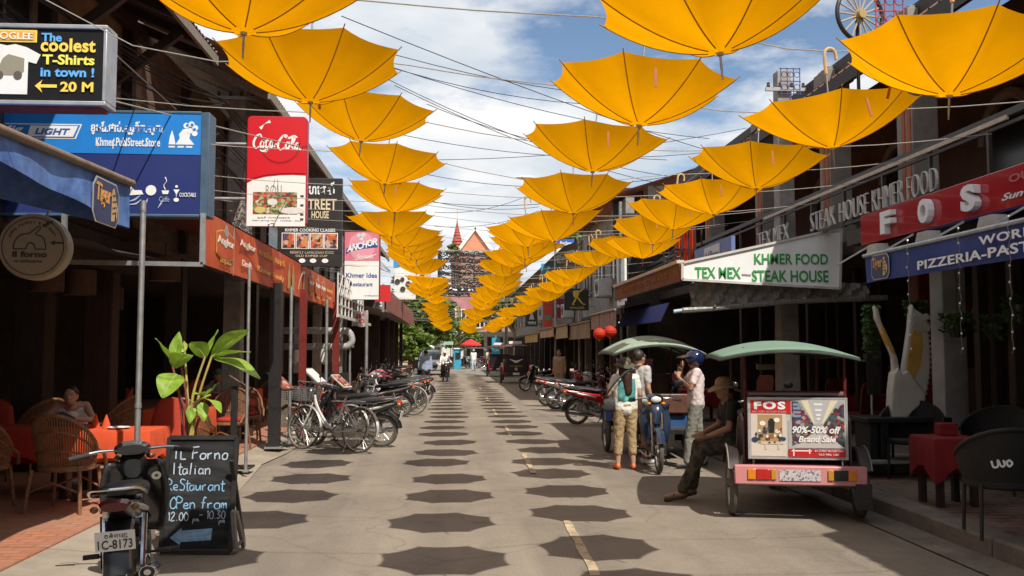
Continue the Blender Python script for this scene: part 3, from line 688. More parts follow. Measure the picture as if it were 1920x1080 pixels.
for k in range(16):
    a = k * 2.1; r_ = .19; P = [V((r_ * math.cos(a + .25 * j) , r_ * math.sin(a + .25 * j), 2.9 + j * .33 + .05 * math.sin(k))) for j in range(10)]; mb.tube(P, rb_.uniform(.008, .018), 5)
mb.build('cable_wrap', pm('grey_cable', (.20, .175, .15), .7, .4, 8), pl)
mb = MB()
for k in range(7):
    a = rb_.uniform(0, 6); P = [V((.2 + .24 * math.cos(a + t * .7) - .1, -.22 + .05 * math.sin(k), 3.1 + .13 * k + .22 * math.sin(a + t * .7))) for t in range(9)]; mb.tube(smooth_line(P, 2), .009, 4)
mb.build('cable_coil', MATS['grey_cable'], pl)
p = atY(1466, 135, 15.3); pole(p.x, 15.3, p.z, .17, 'grey concrete pole standing at the right roof edge')
# one street lamp reaching over the street
lp = thing('street_lamp', 'small grey street lamp reaching over the street in the distance', 'street lamp', (4.4, 40, 0))
MB().cyl((0, 0, 0), (0, 0, 8.4), .07, .05).build('pole', steel, lp); e = atY(985, 333, 40) - V((4.4, 40, 0))
MB().tube([V((0, 0, 8.3)), V((e.x * .4, 0, 8.9)), V((e.x * .9, 0, e.z))], .035).build('arm', steel, lp)
MB().ell(e, (.42, .16, .09)).build('lamp_head', pm('pale_lamp_shell', (.62, .62, .60), .4, .1, 5), lp)
# ================================================================== SIGNS AND AWNINGS
X_, Y_, Z_ = V((1, 0, 0)), V((0, 1, 0)), V((0, 0, 1))
class Board:
    """a flat sign set up in photo pixels of its own face: o = pixel (px,py) top-left; faces the camera or the street"""
    def __init__(s, t, o, u, v, unit): s.t, s.o, s.u, s.v, s.k = t, V(o), V(u).normalized(), V(v).normalized(), unit
    def P(s, a, b, lift=0.0): return s.o + s.u * a * s.k + s.v * b * s.k + s.u.cross(s.v).normalized() * lift
    def poly(s, name, pts, m, lift=.002, d=.002):
        mb = MB(); mb.extr([(a * s.k, b * s.k) for a, b in pts], s.P(0, 0, lift), s.u, s.v, d); return mb.build(name, m, s.t, smooth=False)
    def text(s, name, txt, a, b, w, h, m, lift=.004, bold=0.0, shear=0.0, align='L', d=.003, spacing=1.0):
        return MB().text(txt, s.P(a, b, lift), s.u, s.v, w * s.k if w else None, h * s.k if h else None, d, 0, bold, shear, align, spacing).build(name, m, s.t, smooth=False)
    def strokes(s, name, lines, w, m, lift=.005, n=6):
        mb = MB()
        for L_ in lines: mb.stroke([(a * s.k, b * s.k) for a, b in L_], s.P(0, 0), s.u, s.v, [x * s.k for x in w] if isinstance(w, tuple) else w * s.k, lift, 0, n)
        return mb.build(name, m, s.t, smooth=False)
    def disc(s, name, a, b, r, m, lift=.003, ry=None, n=28):
        return MB().disc(s.P(a, b, lift), s.u, s.v, r * s.k, .002, 0, n, (ry or r) * s.k).build(name, m, s.t, smooth=False)
def rrect(x0, y0, x1, y1, r, n=5):
    out = []
    for cx, cy, a0 in ((x1 - r, y1 - r, 0), (x0 + r, y1 - r, 90), (x0 + r, y0 + r, 180), (x1 - r, y0 + r, 270)):
        out += [(cx + r * math.cos(R(a0 + 90 * k / n)), cy + r * math.sin(R(a0 + 90 * k / n))) for k in range(n + 1)]
    return out
alu = pm('sign_aluminium', (.46, .47, .48), .4, .15, 6, metal=.4, dirt=.2)

# --- t-shirt light box
Yd = 7.6; tl = atY(-95, 50, Yd); tr = atY(196, 50, Yd); bl = atY(-95, 186, Yd); H_ = tl.z - bl.z; Wd = tr.x - tl.x
t = thing('shop_sign', 'black framed light box sign advertising T-shirts with a yellow arrow', 'sign', (tl.x, Yd, bl.z))
MB().bb((0, .0, 0), (Wd, .2, H_)).build('box', pm('sign_black', (.015, .014, .014), .35, .2, 7), t)
fr = MB()
fr.bb((-.03, -.02, -.035), (Wd + .03, .22, -.001)); fr.bb((-.03, -.02, H_ + .001), (Wd + .03, .22, H_ + .035)); fr.bb((Wd + .001, -.02, 0), (Wd + .03, .22, H_)); fr.bb((-.03, -.02, 0), (-.001, .22, H_))
fr.build('frame', alu, t, bev=.006)
MB().bb((.1, .02, -.06), (Wd - .02, .19, -.037)).build('underside', redpaint, t)
k = Wd / 291.0; B = Board(t, (0, -.003, H_), X_, Z_, k)       # pixel scale: 291 px wide, 0 at -95
def yx(x): return x + 95
cream = ink((.85, .80, .62)); yel = ink((.95, .66, .10)); blu = ink((.13, .42, .80)); org = ink((.80, .36, .06))
B.poly('banner', [(yx(-90), -4), (yx(70), -4), (yx(70), -28), (yx(-90), -28)], yel); B.poly('banner_panel', [(yx(-86), -7), (yx(66), -7), (yx(66), -25), (yx(-86), -25)], org, .005)
B.text('lettering', 'OOGLEE', yx(-16), -23, 79, 14, cream, .008, .02)
B.poly('shirt_picture', [(yx(-60), -45), (yx(-20), -36), (yx(0), -32), (yx(15), -35), (yx(30), -32), (yx(52), -38), (yx(78), -52), (yx(70), -70), (yx(55), -66), (yx(55), -130), (yx(-40), -130), (yx(-40), -60), (yx(-60), -70)], ink((.82, .80, .74)))
car = ink((.30, .27, .19))
B.poly('shirt_print', [(yx(8), -60), (yx(18), -52), (yx(48), -60), (yx(48), -85), (yx(40), -93), (yx(-6), -93), (yx(-12), -84), (yx(0), -78)], car, .005)
B.disc('shirt_print_wheel', yx(2), -93, 8, ink((.12, .10, .08)), .008); B.disc('shirt_print_wheel', yx(37), -93, 8, MATS['ink_1e1914'], .008)
B.text('lettering', 'The', yx(79), -26, 38, 17, blu, .004, .03)
B.text('lettering', 'coolest', yx(78), -46, 103, 27, yel, .004, .03, spacing=1.05)
B.text('lettering', 'T-Shirts', yx(82), -71, 98, 20, ink((.88, .80, .12)), .004, .03)
B.text('lettering', 'in town !', yx(79), -95, 101, 19, blu, .004, .03)
B.text('lettering', '20 M', yx(117), -124, 62, 20, yel, .004, .03)
B.poly('arrow', [(yx(69), -113), (yx(83), -101), (yx(79), -110), (yx(110), -110), (yx(110), -116), (yx(79), -116), (yx(83), -126)], yel)

# --- big blue pub sign
Yd = 10.0; tl = atY(-110, 207, Yd); tr = atY(378, 211, Yd); bl = atY(378, 402, Yd); H_ = tl.z - bl.z; Wd = tr.x - tl.x
t = thing('pub_sign', 'big two tone blue pub sign with white Khmer and blackletter writing', 'sign', (tl.x, Yd, bl.z))
MB().bb((0, 0, 0), (Wd, .16, H_)).build('panel', pm('sign_navy', (.022, .035, .16), .4, .12, 2, dirt=.1), t)
fr = MB(); c_ = .03
fr.bb((Wd + .001, -.012, -.02), (Wd + .09, .26, H_ + .02)); fr.bb((0, -.012, H_ + .001), (Wd, .17, H_ + .03)); fr.bb((0, -.012, -.03), (Wd, .17, -.001)); fr.build('frame', pm('frame_slate_blue', (.06, .11, .17), .45, .2, 5, dirt=.3), t, bev=.006)
k = Wd / 488.0; B = Board(t, (0, -.003, H_), X_, Z_, k); q = lambda x: x + 110
B.poly('upper_band', [(0, 0), (488, 0), (488, -80), (0, -78)], pm('sign_azure', (.018, .21, .62), .4, .14, 1.4, dirt=.12), .0006, .0008)
wht = ink((.80, .80, .80))
B.poly('beer_plate_border', [(q(-105), -23), (q(153), -23), (q(142), -52), (q(-105), -52)], wht)
B.poly('beer_plate', [(q(-105), -25), (q(150), -25), (q(140), -50), (q(-105), -50)], pm('sign_azure2', (.018, .19, .56), .4, .1, 2), .005)
B.poly('light_plate', [(q(57), -27), (q(146), -27), (q(137), -48), (q(52), -48)], wht, .008)
B.text('lettering', 'LIGHT', q(66), -44, 66, 12, ink((.03, .12, .36)), .011, .03, .25)
B.text('lettering', 'Mig', q(-2), -45, 46, 18, wht, .009, .02, .2)
B.text('lettering', 'ខ្មែរ.ផាប់.ស្រ្តីត.ស្តរ', q(170), -43, 136, 27, wht, .004, .03)
# blackletter line: heavy verticals with diamond feet
B.text('lettering', 'Khmer.Pub.Street.Store', q(180), -65, 121, 17, wht, .004, .02)
B.strokes('lettering_flourish', [[(q(180), -50), (q(184), -66)], [(q(214), -50), (q(212), -70)], [(q(238), -49), (q(236), -66)], [(q(276), -49), (q(274), -66)]], 1.6, wht)
# white carved-temple and flower emblem
mb = MB()
e = ink((.78, .80, .82))
B.poly('emblem_tower', [(q(317), -60), (q(319), -45), (q(323), -32), (q(327), -45), (q(330), -60)], e)
B.poly('emblem_figure', [(q(330), -60), (q(338), -48), (q(336), -40), (q(344), -30), (q(352), -28), (q(358), -38), (q(356), -48), (q(366), -60)], e)
for a, b in ((350, -23), (360, -20), (367, -27), (366, -38), (357, -33)): B.disc('emblem_flower', q(a), b, 5.5, e, .004)
for a, b in ((352, -22), (361, -21), (366, -30)): B.disc('emblem_flower_heart', q(a), b, 2.6, pm('sign_azure', (0, 0, 0)), .008)
for a in (317, 334, 350): B.poly('emblem_caption', [(q(a), -63), (q(a + 12), -63), (q(a + 12), -66), (q(a), -66)], e)
# drinks along the bottom
B.disc('plate_picture', q(286), -150, 10, wht, .004)
B.strokes('steam', [[(q(313), -148), (q(310), -140), (q(315), -132), (q(312), -124)]], (2.2, .8), wht)
B.poly('cup_picture', [(q(306), -150), (q(320), -150), (q(318), -157), (q(308), -157)], wht)
B.text('lettering', 'Caffe', q(302), -172, 19, 10, ink((.35, .42, .55)), .004)
B.poly('glass_picture', [(q(328), -148), (q(340), -148), (q(335), -156), (q(334), -163), (q(333), -156)], wht); B.disc('glass_picture', q(334), -142, 2.6, wht); B.disc('glass_picture', q(334), -168, 5, wht, ry=4)
B.text('lettering', 'COCKTAILS', q(340), -162, 31, 8, wht, .004, .01)
B.poly('meal_picture', [(q(248), -140), (q(254), -150), (q(268), -150), (q(272), -158), (q(246), -160)], wht)
B.strokes('swirl', [[(q(244), -172), (q(256), -168), (q(266), -160)], [(q(244), -178), (q(258), -176), (q(268), -168)], [(q(272), -180), (q(278), -172), (q(280), -166)], [(q(300), -184), (q(306), -174), (q(308), -168)]], (1, 3), ink((.42, .50, .66)))
br = MB(); br.cyl((Wd * .6, .2, 0), (Wd * .6 - .6, 1.5, .3), .02); br.cyl((Wd - .3, .2, H_ * .8), (Wd - 1.6, 1.5, H_ * .9), .02); br.build('bracket', blackmetal, t)

# --- tiger awnings: a sloping cloth and a hanging valance with painted badge
def tiger_badge(t, B, cx, cy, w, h):
    B.poly('badge_rim', [(cx - w / 2, cy - h * .3), (cx - w * .38, cy - h / 2), (cx + w * .38, cy - h / 2), (cx + w / 2, cy - h * .3), (cx + w / 2, cy + h * .3), (cx + w * .38, cy + h / 2), (cx - w * .38, cy + h / 2), (cx - w / 2, cy + h * .3)], ink((.45, .42, .40)))
    s_ = .93
    B.poly('badge', [(cx + a * s_, cy + b * s_) for a, b in ((-w / 2, -h * .3), (-w * .38, -h / 2), (w * .38, -h / 2), (w / 2, -h * .3), (w / 2, h * .3), (w * .38, h / 2), (-w * .38, h / 2), (-w / 2, h * .3))], pm('badge_navy', (.025, .04, .11), .5, .25, 6), .006)
    B.text('lettering', 'Tiger', cx - w * .40, cy - h * .14, w * .55, h * .52, ink((.62, .30, .08)), .010, .02, .1)
    gold = ink((.55, .36, .16))
    B.poly('badge_beast', [(cx + w * .18, cy - h * .38), (cx + w * .30, cy - h * .36), (cx + w * .33, cy - h * .1), (cx + w * .40, cy - h * .34), (cx + w * .43, cy - h * .05), (cx + w * .33, cy + h * .2), (cx + w * .27, cy + h * .38), (cx + w * .20, cy + h * .34), (cx + w * .19, cy + h * .1)], gold, .010)
    B.strokes('badge_stripes', [[(cx + w * .2, cy + h * k), (cx + w * .36, cy + h * (k + .05))] for k in (-.2, -.08, .06, .2)], w * .02, MATS['badge_navy'], .014)
blue_cloth = pm('faded_blue_canvas', (.030, .085, .30), .8, .35, 2.2, bump=.35, bscale=9, dirt=.45, col2=(.11, .22, .52))
XA = -2.8; a = atX(243, 345, XA); zb = atX(243, 430, XA).z
t = thing('blue_awning', 'faded blue canvas awning with tiger badge over the left restaurant', 'awning', (XA, a.y, zb))
L_ = 5.6; Hh = a.z - zb; g = []
for i in range(30):
    y = -L_ + L_ * i / 29; g.append([V((.02 * math.sin(i * 1.1) * (1 - j / 5), y, -.053 * y * (1 - j / 5) + (Hh + .036 * y) * j / 5 + (.012 * math.sin(i * .9) if j == 0 else 0))) for j in range(6)])
MB().sheet(g).build('valance', blue_cloth, t)
g = [[V((-1.8 * j / 4, -L_ + L_ * i / 20, Hh + .02 + .036 * (-L_ + L_ * i / 20) + .42 * j / 4 - .03 * math.sin(math.pi * j / 4))) for j in range(5)] for i in range(21)]
MB().sheet(g).build('roof_cloth', blue_cloth, t)
MB().sheet([[V((-1.8 * j / 4, .01, (Hh + .42 * j / 4) * (1 if i else 0) + (0 if i else .42 * j / 4))) for j in range(5)] for i in range(2)]).build('end_flap', blue_cloth, t)
MB().cyl((.012, -L_, Hh + .01 - .036 * L_), (.012, .03, Hh + .01), .032, n=10).build('front_tube', pm('rusty_tube', (.20, .14, .10), .6, .3, 8), t)
B = Board(t, (.03, 0, Hh), Y_, Z_, 1.0); tiger_badge(t, B, -.62, -.26, .56, .36)

# --- round pizza sign
c = atY(62, 462, 8.2)
t = thing('round_sign', 'round cream restaurant sign with an oven drawing hanging under the blue awning', 'sign', (c.x, 8.2, c.z), R(6))
r_ = .285
MB().loft([[V((r_ * s * math.cos(2 * math.pi * k / 40), y, r_ * s * math.sin(2 * math.pi * k / 40))) for k in range(40)] for s, y in ((.97, 0), (1, .012), (1, .15), (.97, .16))]).build('drum', pm('cream_box', (.33, .285, .21), .55, .15, 3, dirt=.3), t)
B = Board(t, (0, -.002, 0), X_, Z_, r_ / 60); dk = ink((.05, .045, .04))
B.strokes('ring', [[(52 * math.cos(2 * math.pi * k / 36), 52 * math.sin(2 * math.pi * k / 36)) for k in range(37)]], 1.6, dk, .003, 2)
B.strokes('oven_drawing', [[(-33, -5), (-31, 8), (-22, 20), (-8, 23), (-6, 24), (8, 36), (12, 33), (4, 22), (14, 18), (20, 8), (22, -5)]], 2, dk, .003, 3)
B.strokes('oven_drawing', [[(-33, -5), (-12, -5)], [(-12, -5), (-9, 4), (-4, 6), (1, 4), (4, -5)], [(4, -5), (22, -5)]], 2, dk, .003, 3)
B.disc('smoke', 18, 38, 3, dk); B.disc('smoke', 24, 42, 3.4, dk); B.disc('smoke', 30, 44, 2.6, dk)
B.text('lettering', 'il forno', -34, -20, 58, 11, dk, .003, .03); B.text('lettering', 'ភោជនីយដ្ឋាន', -30, -31, 46, 7, dk, .003)
B.poly('arrow', [(28, 7), (38, 12), (36, 8.5), (52, 8.5), (52, 5.5), (36, 5.5), (38, 2)], dk)
for n_, txt in enumerate('OVEN EATERY & WINERY'):
    if txt == ' ': continue
    an = R(155 - n_ * 6.6); B.text('rim_letter', txt, 43 * math.cos(an) - 2, 43 * math.sin(an) - 2, None, 4.2, dk)
MB().cyl((.06, .1, r_ * .9), (.3, .1, .75), .012).build('hanger', steel, t)
# --- steel bracket frame between round sign and red awning
t = thing('hanging_bracket', 'grey square tube frame spanning from the round sign to the red awning', 'frame', atY(120, 500, 9.6))
o = V(t.location); mb = MB()
p0, p1, p2, p3 = (atY(*p, 9.6) - o for p in ((121, 400), (121, 491), (381, 496), (381, 400)))
for a, b in ((p0, p1), (p1, p2), (p2, p3)): mb.beam(a, b, .045, .045)
mb.build('rail', steel, t)
pp = atY(262, 640, 9.2)
t = thing('steel_pole', 'slim galvanised pole standing beside the tall potted plant', 'pole', (pp.x, 9.2, .07))
MB().cyl((0, 0, 0), (0, 0, 3.05), .028, n=12).build('tube', steel, t); MB().cyl((0, 0, 0), (0, 0, .02), .09, n=12).build('base_plate', steel, t); MB().cyl((0, 0, 1.05), (0, 0, 1.09), .034, n=12).build('collar', steel, t)

# --- red beer awning banner along the street
XA = -2.95; a = atX(380, 392, XA); b = atX(628, 520, XA); z1 = atX(380, 495, XA).z; z2 = a.z; L_ = b.y - a.y
t = thing('red_awning', 'long orange red banner awning with gold beer badges', 'awning', (XA, a.y, z1)); Hh = z2 - z1
redban = pm('orange_red_banner', (.50, .055, .018), .6, .14, 1.6, dirt=.2, col2=(.56, .10, .022))
g = [[V((.015 * math.sin(i * .8) * math.sin(math.pi * j / 4), L_ * i / 40, Hh * j / 4)) for j in range(5)] for i in range(41)]
MB().sheet(g).build('valance', redban, t)
MB().sheet([[V((-2.0 * j / 4, L_ * i / 10, Hh + .02 + .45 * j / 4)) for j in range(5)] for i in range(11)]).build('roof_cloth', pm('dark_red_canvas', (.16, .03, .022), .8, .2, 3), t)
MB().sheet([[V((-2.0 * j / 4 - .3, -2.5 + 2.5 * i / 4, -.03 + .4 * j / 4 - .03 * math.sin(i * 1.6))) for j in range(5)] for i in range(5)]).build('added_sunshade', pm('dark_shade_canvas', (.030, .024, .020), .85, .3, 3), t)  # dark cloth added across the gap between awnings to keep sun off the tables
mb = MB()
for y in (0, L_ * .13, L_ * .40, L_ * .62, L_ * .85, L_): mb.box((-.01, y, Hh / 2), (.025, .03, Hh + .03))
mb.build('frame', steel, t)
B = Board(t, (.02, 0, 0), Y_, Z_, 1.0); gold = ink((.72, .40, .08)); wv = ink((.78, .70, .60))
def beer_badge(y, w, txt='Angkor'):
    B.poly('badge_rim', [(y + px * w, Hh * pz) for px, pz in ((-.5, .30), (-.5, .72), (-.2, .80), (.2, .80), (.5, .72), (.5, .30), (.2, .22), (-.2, .22))], gold); B.poly('badge', [(y + px * w * .93, Hh * (.5 + (pz - .5) * .92)) for px, pz in ((-.5, .30), (-.5, .72), (-.2, .80), (.2, .80), (.5, .72), (.5, .30), (.2, .22), (-.2, .22))], redban, .006)
    B.poly('badge_tower', [(y - .07 * w, Hh * .68), (y - .13 * w, Hh * .76), (y - .06 * w, Hh * .88), (y, Hh * .94), (y + .06 * w, Hh * .88), (y + .13 * w, Hh * .76), (y + .07 * w, Hh * .68)], ink((.35, .33, .30)), .010)
    B.text('lettering', txt, y - w * .46, Hh * .46, w * .92, Hh * .2, wv, .010, .03)
    B.text('lettering', 'អង្គរ', y - w * .3, Hh * .12, w * .6, Hh * .10, gold, .006)
beer_badge(1.05, .95)
B.text('lettering', 'Angkor', 1.85, Hh * .62, 1.0, Hh * .18, wv, .006, .03); B.text('lettering', 'Draft', 2.0, Hh * .24, .6, Hh * .14, wv, .006, .02)
B.text('lettering', 'ភោជនីយដ្ឋានខ្មែរ', 3.05, Hh * .62, 2.2, Hh * .2, gold, .006, .01); B.text('lettering', 'Khmer Family', 3.0, Hh * .22, 2.2, Hh * .17, gold, .006, .02)
bt = ink((.42, .30, .10))
for y in (5.7, 6.15, 7.4): B.poly('bottle_picture', [(y - .12, Hh * .12), (y + .12, Hh * .12), (y + .12, Hh * .5), (y + .04, Hh * .66), (y + .04, Hh * .82), (y - .04, Hh * .82), (y - .04, Hh * .66), (y - .12, Hh * .5)], bt)
B.strokes('tap_picture', [[(6.7, Hh * .2), (6.9, Hh * .5), (7.2, Hh * .75), (7.5, Hh * .78)]], .05, wv)
for y in (8.35, 9.3, 10.15):
    beer_badge(y, .7)
B.text('lettering', 'អង្គរ ស្រាបៀរ', 10.7, Hh * .5, 1.0, Hh * .18, gold, .006); B.text('lettering', 'Family', 10.7, Hh * .25, .8, Hh * .14, gold, .006)

# --- posts under the left awnings
for px, Y, r_, m, lab in ((517, 15.6, .09, blackmetal, 'thick black square post left of the leaning menu board'), (545, 16.3, .03, steel, 'thin grey tube post in front of the parked bicycle'), (568, 17.2, .06, redpaint, 'dark red post left of the grey cart hood'), (612, 20.5, .035, steel, 'thin grey post in front of the grey cart hood'),
                           (630, 21.8, .07, redpaint, 'dark red post right of the grey cart hood'), (687, 27.5, .05, steel, 'pale steel post near the pink covered bicycle'), (465, 12.6, .022, steel, 'thin steel post behind the tall potted plant')):
    p = atY(px, 640, Y); t = thing('awning_post', lab, 'post', (p.x, Y, .07), group='posts under the left awnings')
    (MB().box((0, 0, 1.35), (r_ * 2, r_ * 2, 2.7)) if r_ > .05 else MB().cyl((0, 0, 0), (0, 0, 2.7), r_, n=10)).build('shaft', m, t); MB().box((0, 0, .015), (r_ * 3, r_ * 3, .03)).build('base_plate', steel, t)

# --- cola sign
Yd = 13.9; tl = atY(464, 217, Yd); br_ = atY(574, 424, Yd); Wd = br_.x - tl.x; H_ = tl.z - br_.z
t = thing('drink_sign', 'tall red and white cola light box sign with a food picture', 'sign', (tl.x, Yd, br_.z))
MB().extr(rrect(0, 0, Wd, H_, .07), (0, .16, 0), X_, Z_, .16).build('box', pm('cola_red_edge', (.42, .012, .02), .4, .1, 5), t, bev=.008)
k = Wd / 110; B = Board(t, (0, -.003, H_), X_, Z_, k); cr_ = pm('cola_red', (.60, .010, .018), .35, .05, 3); w_ = pm('sign_white', (.80, .79, .75), .45, .05, 3, dirt=.12)
B.poly('red_face', [(a, b) for a, b in ([(2, -112), (2, -8)] + [(2 + 6 - 6 * math.cos(R(x)), -8 + 6 * math.sin(R(x))) for x in (30, 60, 90)] + [(102, -2), (107, -4), (108, -8), (108, -107), (85, -106), (60, -107), (35, -110), (12, -116), (2, -122)])], cr_)
B.disc('dark_disc', 61, -52, 37, pm('cola_red_deep', (.40, .008, .014), .35, .05, 3), .005); B.disc('red_disc', 60, -50, 36, cr_, .008)
B.poly('white_face', [(2, -205), (108, -205), (108, -111), (85, -110), (60, -111), (35, -114), (12, -120), (2, -126)], w_, .003)
B.strokes('glint', [[(24, -24), (32, -15), (42, -10)]], (6, .5), w_, .006)
cw = w_
B.strokes('script_lettering', [   # hand drawn script, stroke by stroke
    [(27, -40), (24, -35), (18, -38), (13, -48), (13, -56), (17, -61), (23, -57)],
    [(30, -46), (26, -49), (25, -56), (28, -59), (32, -54), (31, -47), (29, -46), (33, -48)],
    [(40, -47), (36, -46), (34, -54), (36, -59), (41, -56)],
    [(49, -47), (45, -46), (42, -53), (43, -58), (47, -56), (50, -46), (49, -55), (52, -58)], [(52, -53), (56, -52)],
    [(74, -42), (72, -36), (65, -38), (58, -49), (57, -58), (62, -63), (70, -58)],
    [(76, -48), (72, -51), (71, -58), (74, -61), (78, -56), (77, -49), (79, -50)],
    [(82, -56), (87, -44), (86, -40), (83, -44), (82, -56), (85, -61)],
    [(95, -52), (91, -50), (88, -57), (89, -62), (94, -58), (96, -50), (95, -60), (99, -62)],
    [(24, -64), (30, -66), (38, -63), (34, -68)], [(66, -37), (76, -41), (86, -37), (92, -40)]], (2.2, 4.0), cw, .012)
B.text('lettering', 'ROLL', 36, -147, 33, 18, ink((.25, .24, .23)), .006, -.01); B.strokes('chopsticks', [[(52, -118), (46, -156)], [(57, -118), (60, -156)]], 1.2, ink((.30, .27, .25)), .007)
B.poly('food_picture', [(13, -183), (93, -183), (93, -142), (13, -142)], printmat('food_print', [(.10, .05, .03), (.45, .04, .03), (.15, .22, .05), (.60, .55, .45), (.40, .25, .10), (.08, .10, .04), (.55, .12, .05), (.35, .40, .20)], 26), .006)
B.disc('bowl_picture', 84, -176, 23, pm('bowl_white', (.68, .66, .63), .4, .08, 8), .008, ry=6); B.disc('bowl_picture', 48, -160, 9, pm('bowl_white', (0, 0, 0)), .009, ry=6); B.disc('sauce_picture', 26, -175, 10, ink((.55, .50, .15)), .009, ry=6)
for y in (-147, -164, -181, -190): B.poly('badge_mark', [(99, y), (105, y), (105, y - 4), (99, y - 4)], dk, .006)
B.text('lettering', 'សួស្តី  ភោជនីយដ្ឋាន', 22, -191, 58, 4, ink((.3, .3, .3)), .006); B.text('lettering', 'fresh spring rolls - noodles - soup', 12, -196, 90, 3, ink((.4, .4, .4)), .006)
B.strokes('phone_mark', [[(45, -201), (41, -203), (45, -206), (51, -205), (52, -201), (46, -200)]], 1.5, dk, .006)
MB().cyl((-.6, .08, H_ * .75), (0, .08, H_ * .75), .025).build('bracket', steel, t); MB().cyl((-.6, .08, H_ * .25), (0, .08, H_ * .25), .025).build('bracket', steel, t)

# --- black cooking class sign
Yd = 18.2; tl = atY(522, 333, Yd); br_ = atY(640, 500, Yd); Wd = br_.x - tl.x; H_ = tl.z - br_.z
t = thing('street_house_sign', 'tall black sign reading STREET HOUSE with four small pictures', 'sign', (tl.x, Yd, br_.z))
MB().bb((0, 0, 0), (Wd, .14, H_)).build('panel', pm('sign_charcoal', (.022, .020, .018), .5, .3, 3), t, bev=.006); k = Wd / 118; B = Board(t, (0, -.003, H_), X_, Z_, k)
gc = ink((.72, .60, .40))
B.text('lettering', 'ហោស៍', 56, -31, 48, 24, wht, .004, .03); B.text('lettering', 'STREET', 47, -60, 61, 21, gc, .004, .02); B.text('lettering', 'PUB', 6, -60, 32, 21, gc, .004, .02); B.text('lettering', 'HOUSE', 62, -76, 32, 14, gc, .004, .02)
B.text('lettering', 'KHMER COOKING CLASSES', 14, -101, 92, 6, wht, .004, .02)
for n_ in range(4):
    B.poly('picture_border', [(8 + n_ * 26, -133), (33 + n_ * 26, -133), (33 + n_ * 26, -103), (8 + n_ * 26, -103)], wht); B.poly('picture', [(9.5 + n_ * 26, -131.5), (31.5 + n_ * 26, -131.5), (31.5 + n_ * 26, -104.5), (9.5 + n_ * 26, -104.5)], printmat('class_print', [(.05, .03, .03), (.50, .12, .05), (.55, .40, .28), (.12, .06, .10), (.60, .25, .10)], 14), .006)
B.text('lettering', 'NIGHTLY CAMBODIAN FOOD', 24, -142, 80, 5, gc, .004); B.text('lettering', 'OLD KHMER CUP', 34, -148, 58, 4, gc, .004)
for a in (46, 66, 88): B.disc('seal', a, -155, 6, wht, .004, ry=4)
MB().cyl((-.7, .07, H_ * .8), (0, .07, H_ * .8), .03).build('bracket', blackmetal, t)

# --- pink beer sign on white board
Yd = 24.2; tl = atY(645, 433, Yd); br_ = atY(712, 562, Yd); Wd = br_.x - tl.x; H_ = tl.z - br_.z
t = thing('restaurant_sign', 'pink topped white sign reading Khmer Idea Restaurant', 'sign', (tl.x, Yd, br_.z))
MB().bb((0, 0, 0), (Wd, .16, H_)).build('box', redpaint, t, bev=.01); k = Wd / 67; B = Board(t, (0, -.003, H_), X_, Z_, k)
B.poly('white_face', [(2, -127), (65, -127), (65, -56), (2, -56)], w_); B.poly('pink_face', [(2, -56), (65, -56), (65, -2), (2, -2)], pm('sign_pink', (.66, .19, .25), .4, .1, 4))
B.disc('pale_glass', 33, -28, 24, ink((.72, .30, .36)), .004, ry=26)
nv = ink((.02, .06, .26))
B.poly('blue_ribbon', [(4, -44), (12, -38), (34, -33), (62, -30), (62, -22), (34, -23), (14, -28), (5, -33)], nv, .008)
for n_, ch in enumerate('ANCHOR'): B.text('lettering', ch, 6 + n_ * 9.3, -39 + n_ * 2.6, 10, 13, wht, .012, .04, .15)
B.text('lettering', 'Smooth', 24, -51, 30, 8, wht, .008, .0, .3); B.strokes('flourish', [[(20, -53), (40, -50), (60, -43)]], 1.2, wht, .008)
for a, b in ((28, -9), (36, -7), (32, -14)): B.disc('crest', a, b, 4, ink((.65, .60, .62)), .008)
B.text('lettering', 'Khmer Idea', 5, -87, 57, 9, nv, .004, .02); B.text('lettering', 'Restaurant', 12, -103, 42, 8, nv, .004, .02); B.text('lettering', 'ភោជនីយដ្ឋាន', 38, -122, 26, 3.5, nv, .004)
MB().box((-.05, .1, -.6), (.07, .07, 4.5)).build('post', steel, t)

# --- white lattice balustrade and cloth banner below it
XA = -2.62; a = atX(634, 512, XA); b = atX(681, 548, XA); z0 = atX(634, 590, XA).z
t = thing('lattice_rail', 'white metal lattice frame along the edge of the left awning', 'railing', (XA, a.y, z0)); L_ = b.y - a.y; Hh = a.z - z0; mb = MB()
for k in range(9): mb.box((0, L_ * k / 8, Hh / 2), (.035, .035, Hh))
for k in range(5): mb.box((.002, L_ / 2, Hh * k / 4), (.03, L_, .035))
for k in range(8): mb.beam((.02, L_ * k / 8, Hh * .5), (.02, L_ * (k + 1) / 8, Hh), .02, .02)
mb.build('lattice', pm('chipped_white_paint', (.55, .54, .51), .6, .2, 8, dirt=.5), t); MB().box((.04, L_ / 2 + .8, -.03), (.06, L_ + 2.2, .07)).build('gutter_rail', MATS['chipped_white_paint'], t)
Yd = 25.5; tl = atY(660, 583, Yd); br_ = atY(690, 612, Yd); Wd = br_.x - tl.x; H_ = tl.z - br_.z
t = thing('cloth_banner', 'small white hanging banner with red characters below the lattice', 'banner', (tl.x, Yd, br_.z))
MB().sheet([[V((Wd * i / 8, .04 * math.sin(i * 1.3 + j * .3), H_ * j / 5 + .02 * math.sin(i))) for j in range(6)] for i in range(9)]).build('cloth', pm('white_banner_cloth', (.62, .60, .57), .8, .12, 4, transl=.3), t)
B = Board(t, (0, -.055, 0), X_, Z_, 1.0); B.text('lettering', 'ហាង', Wd * .2, H_ * .52, Wd * .6, H_ * .32, ink((.55, .02, .02)), 0, .06); B.text('lettering', 'SALE', Wd * .25, H_ * .2, Wd * .55, H_ * .24, ink((.55, .02, .02)), 0, .05)
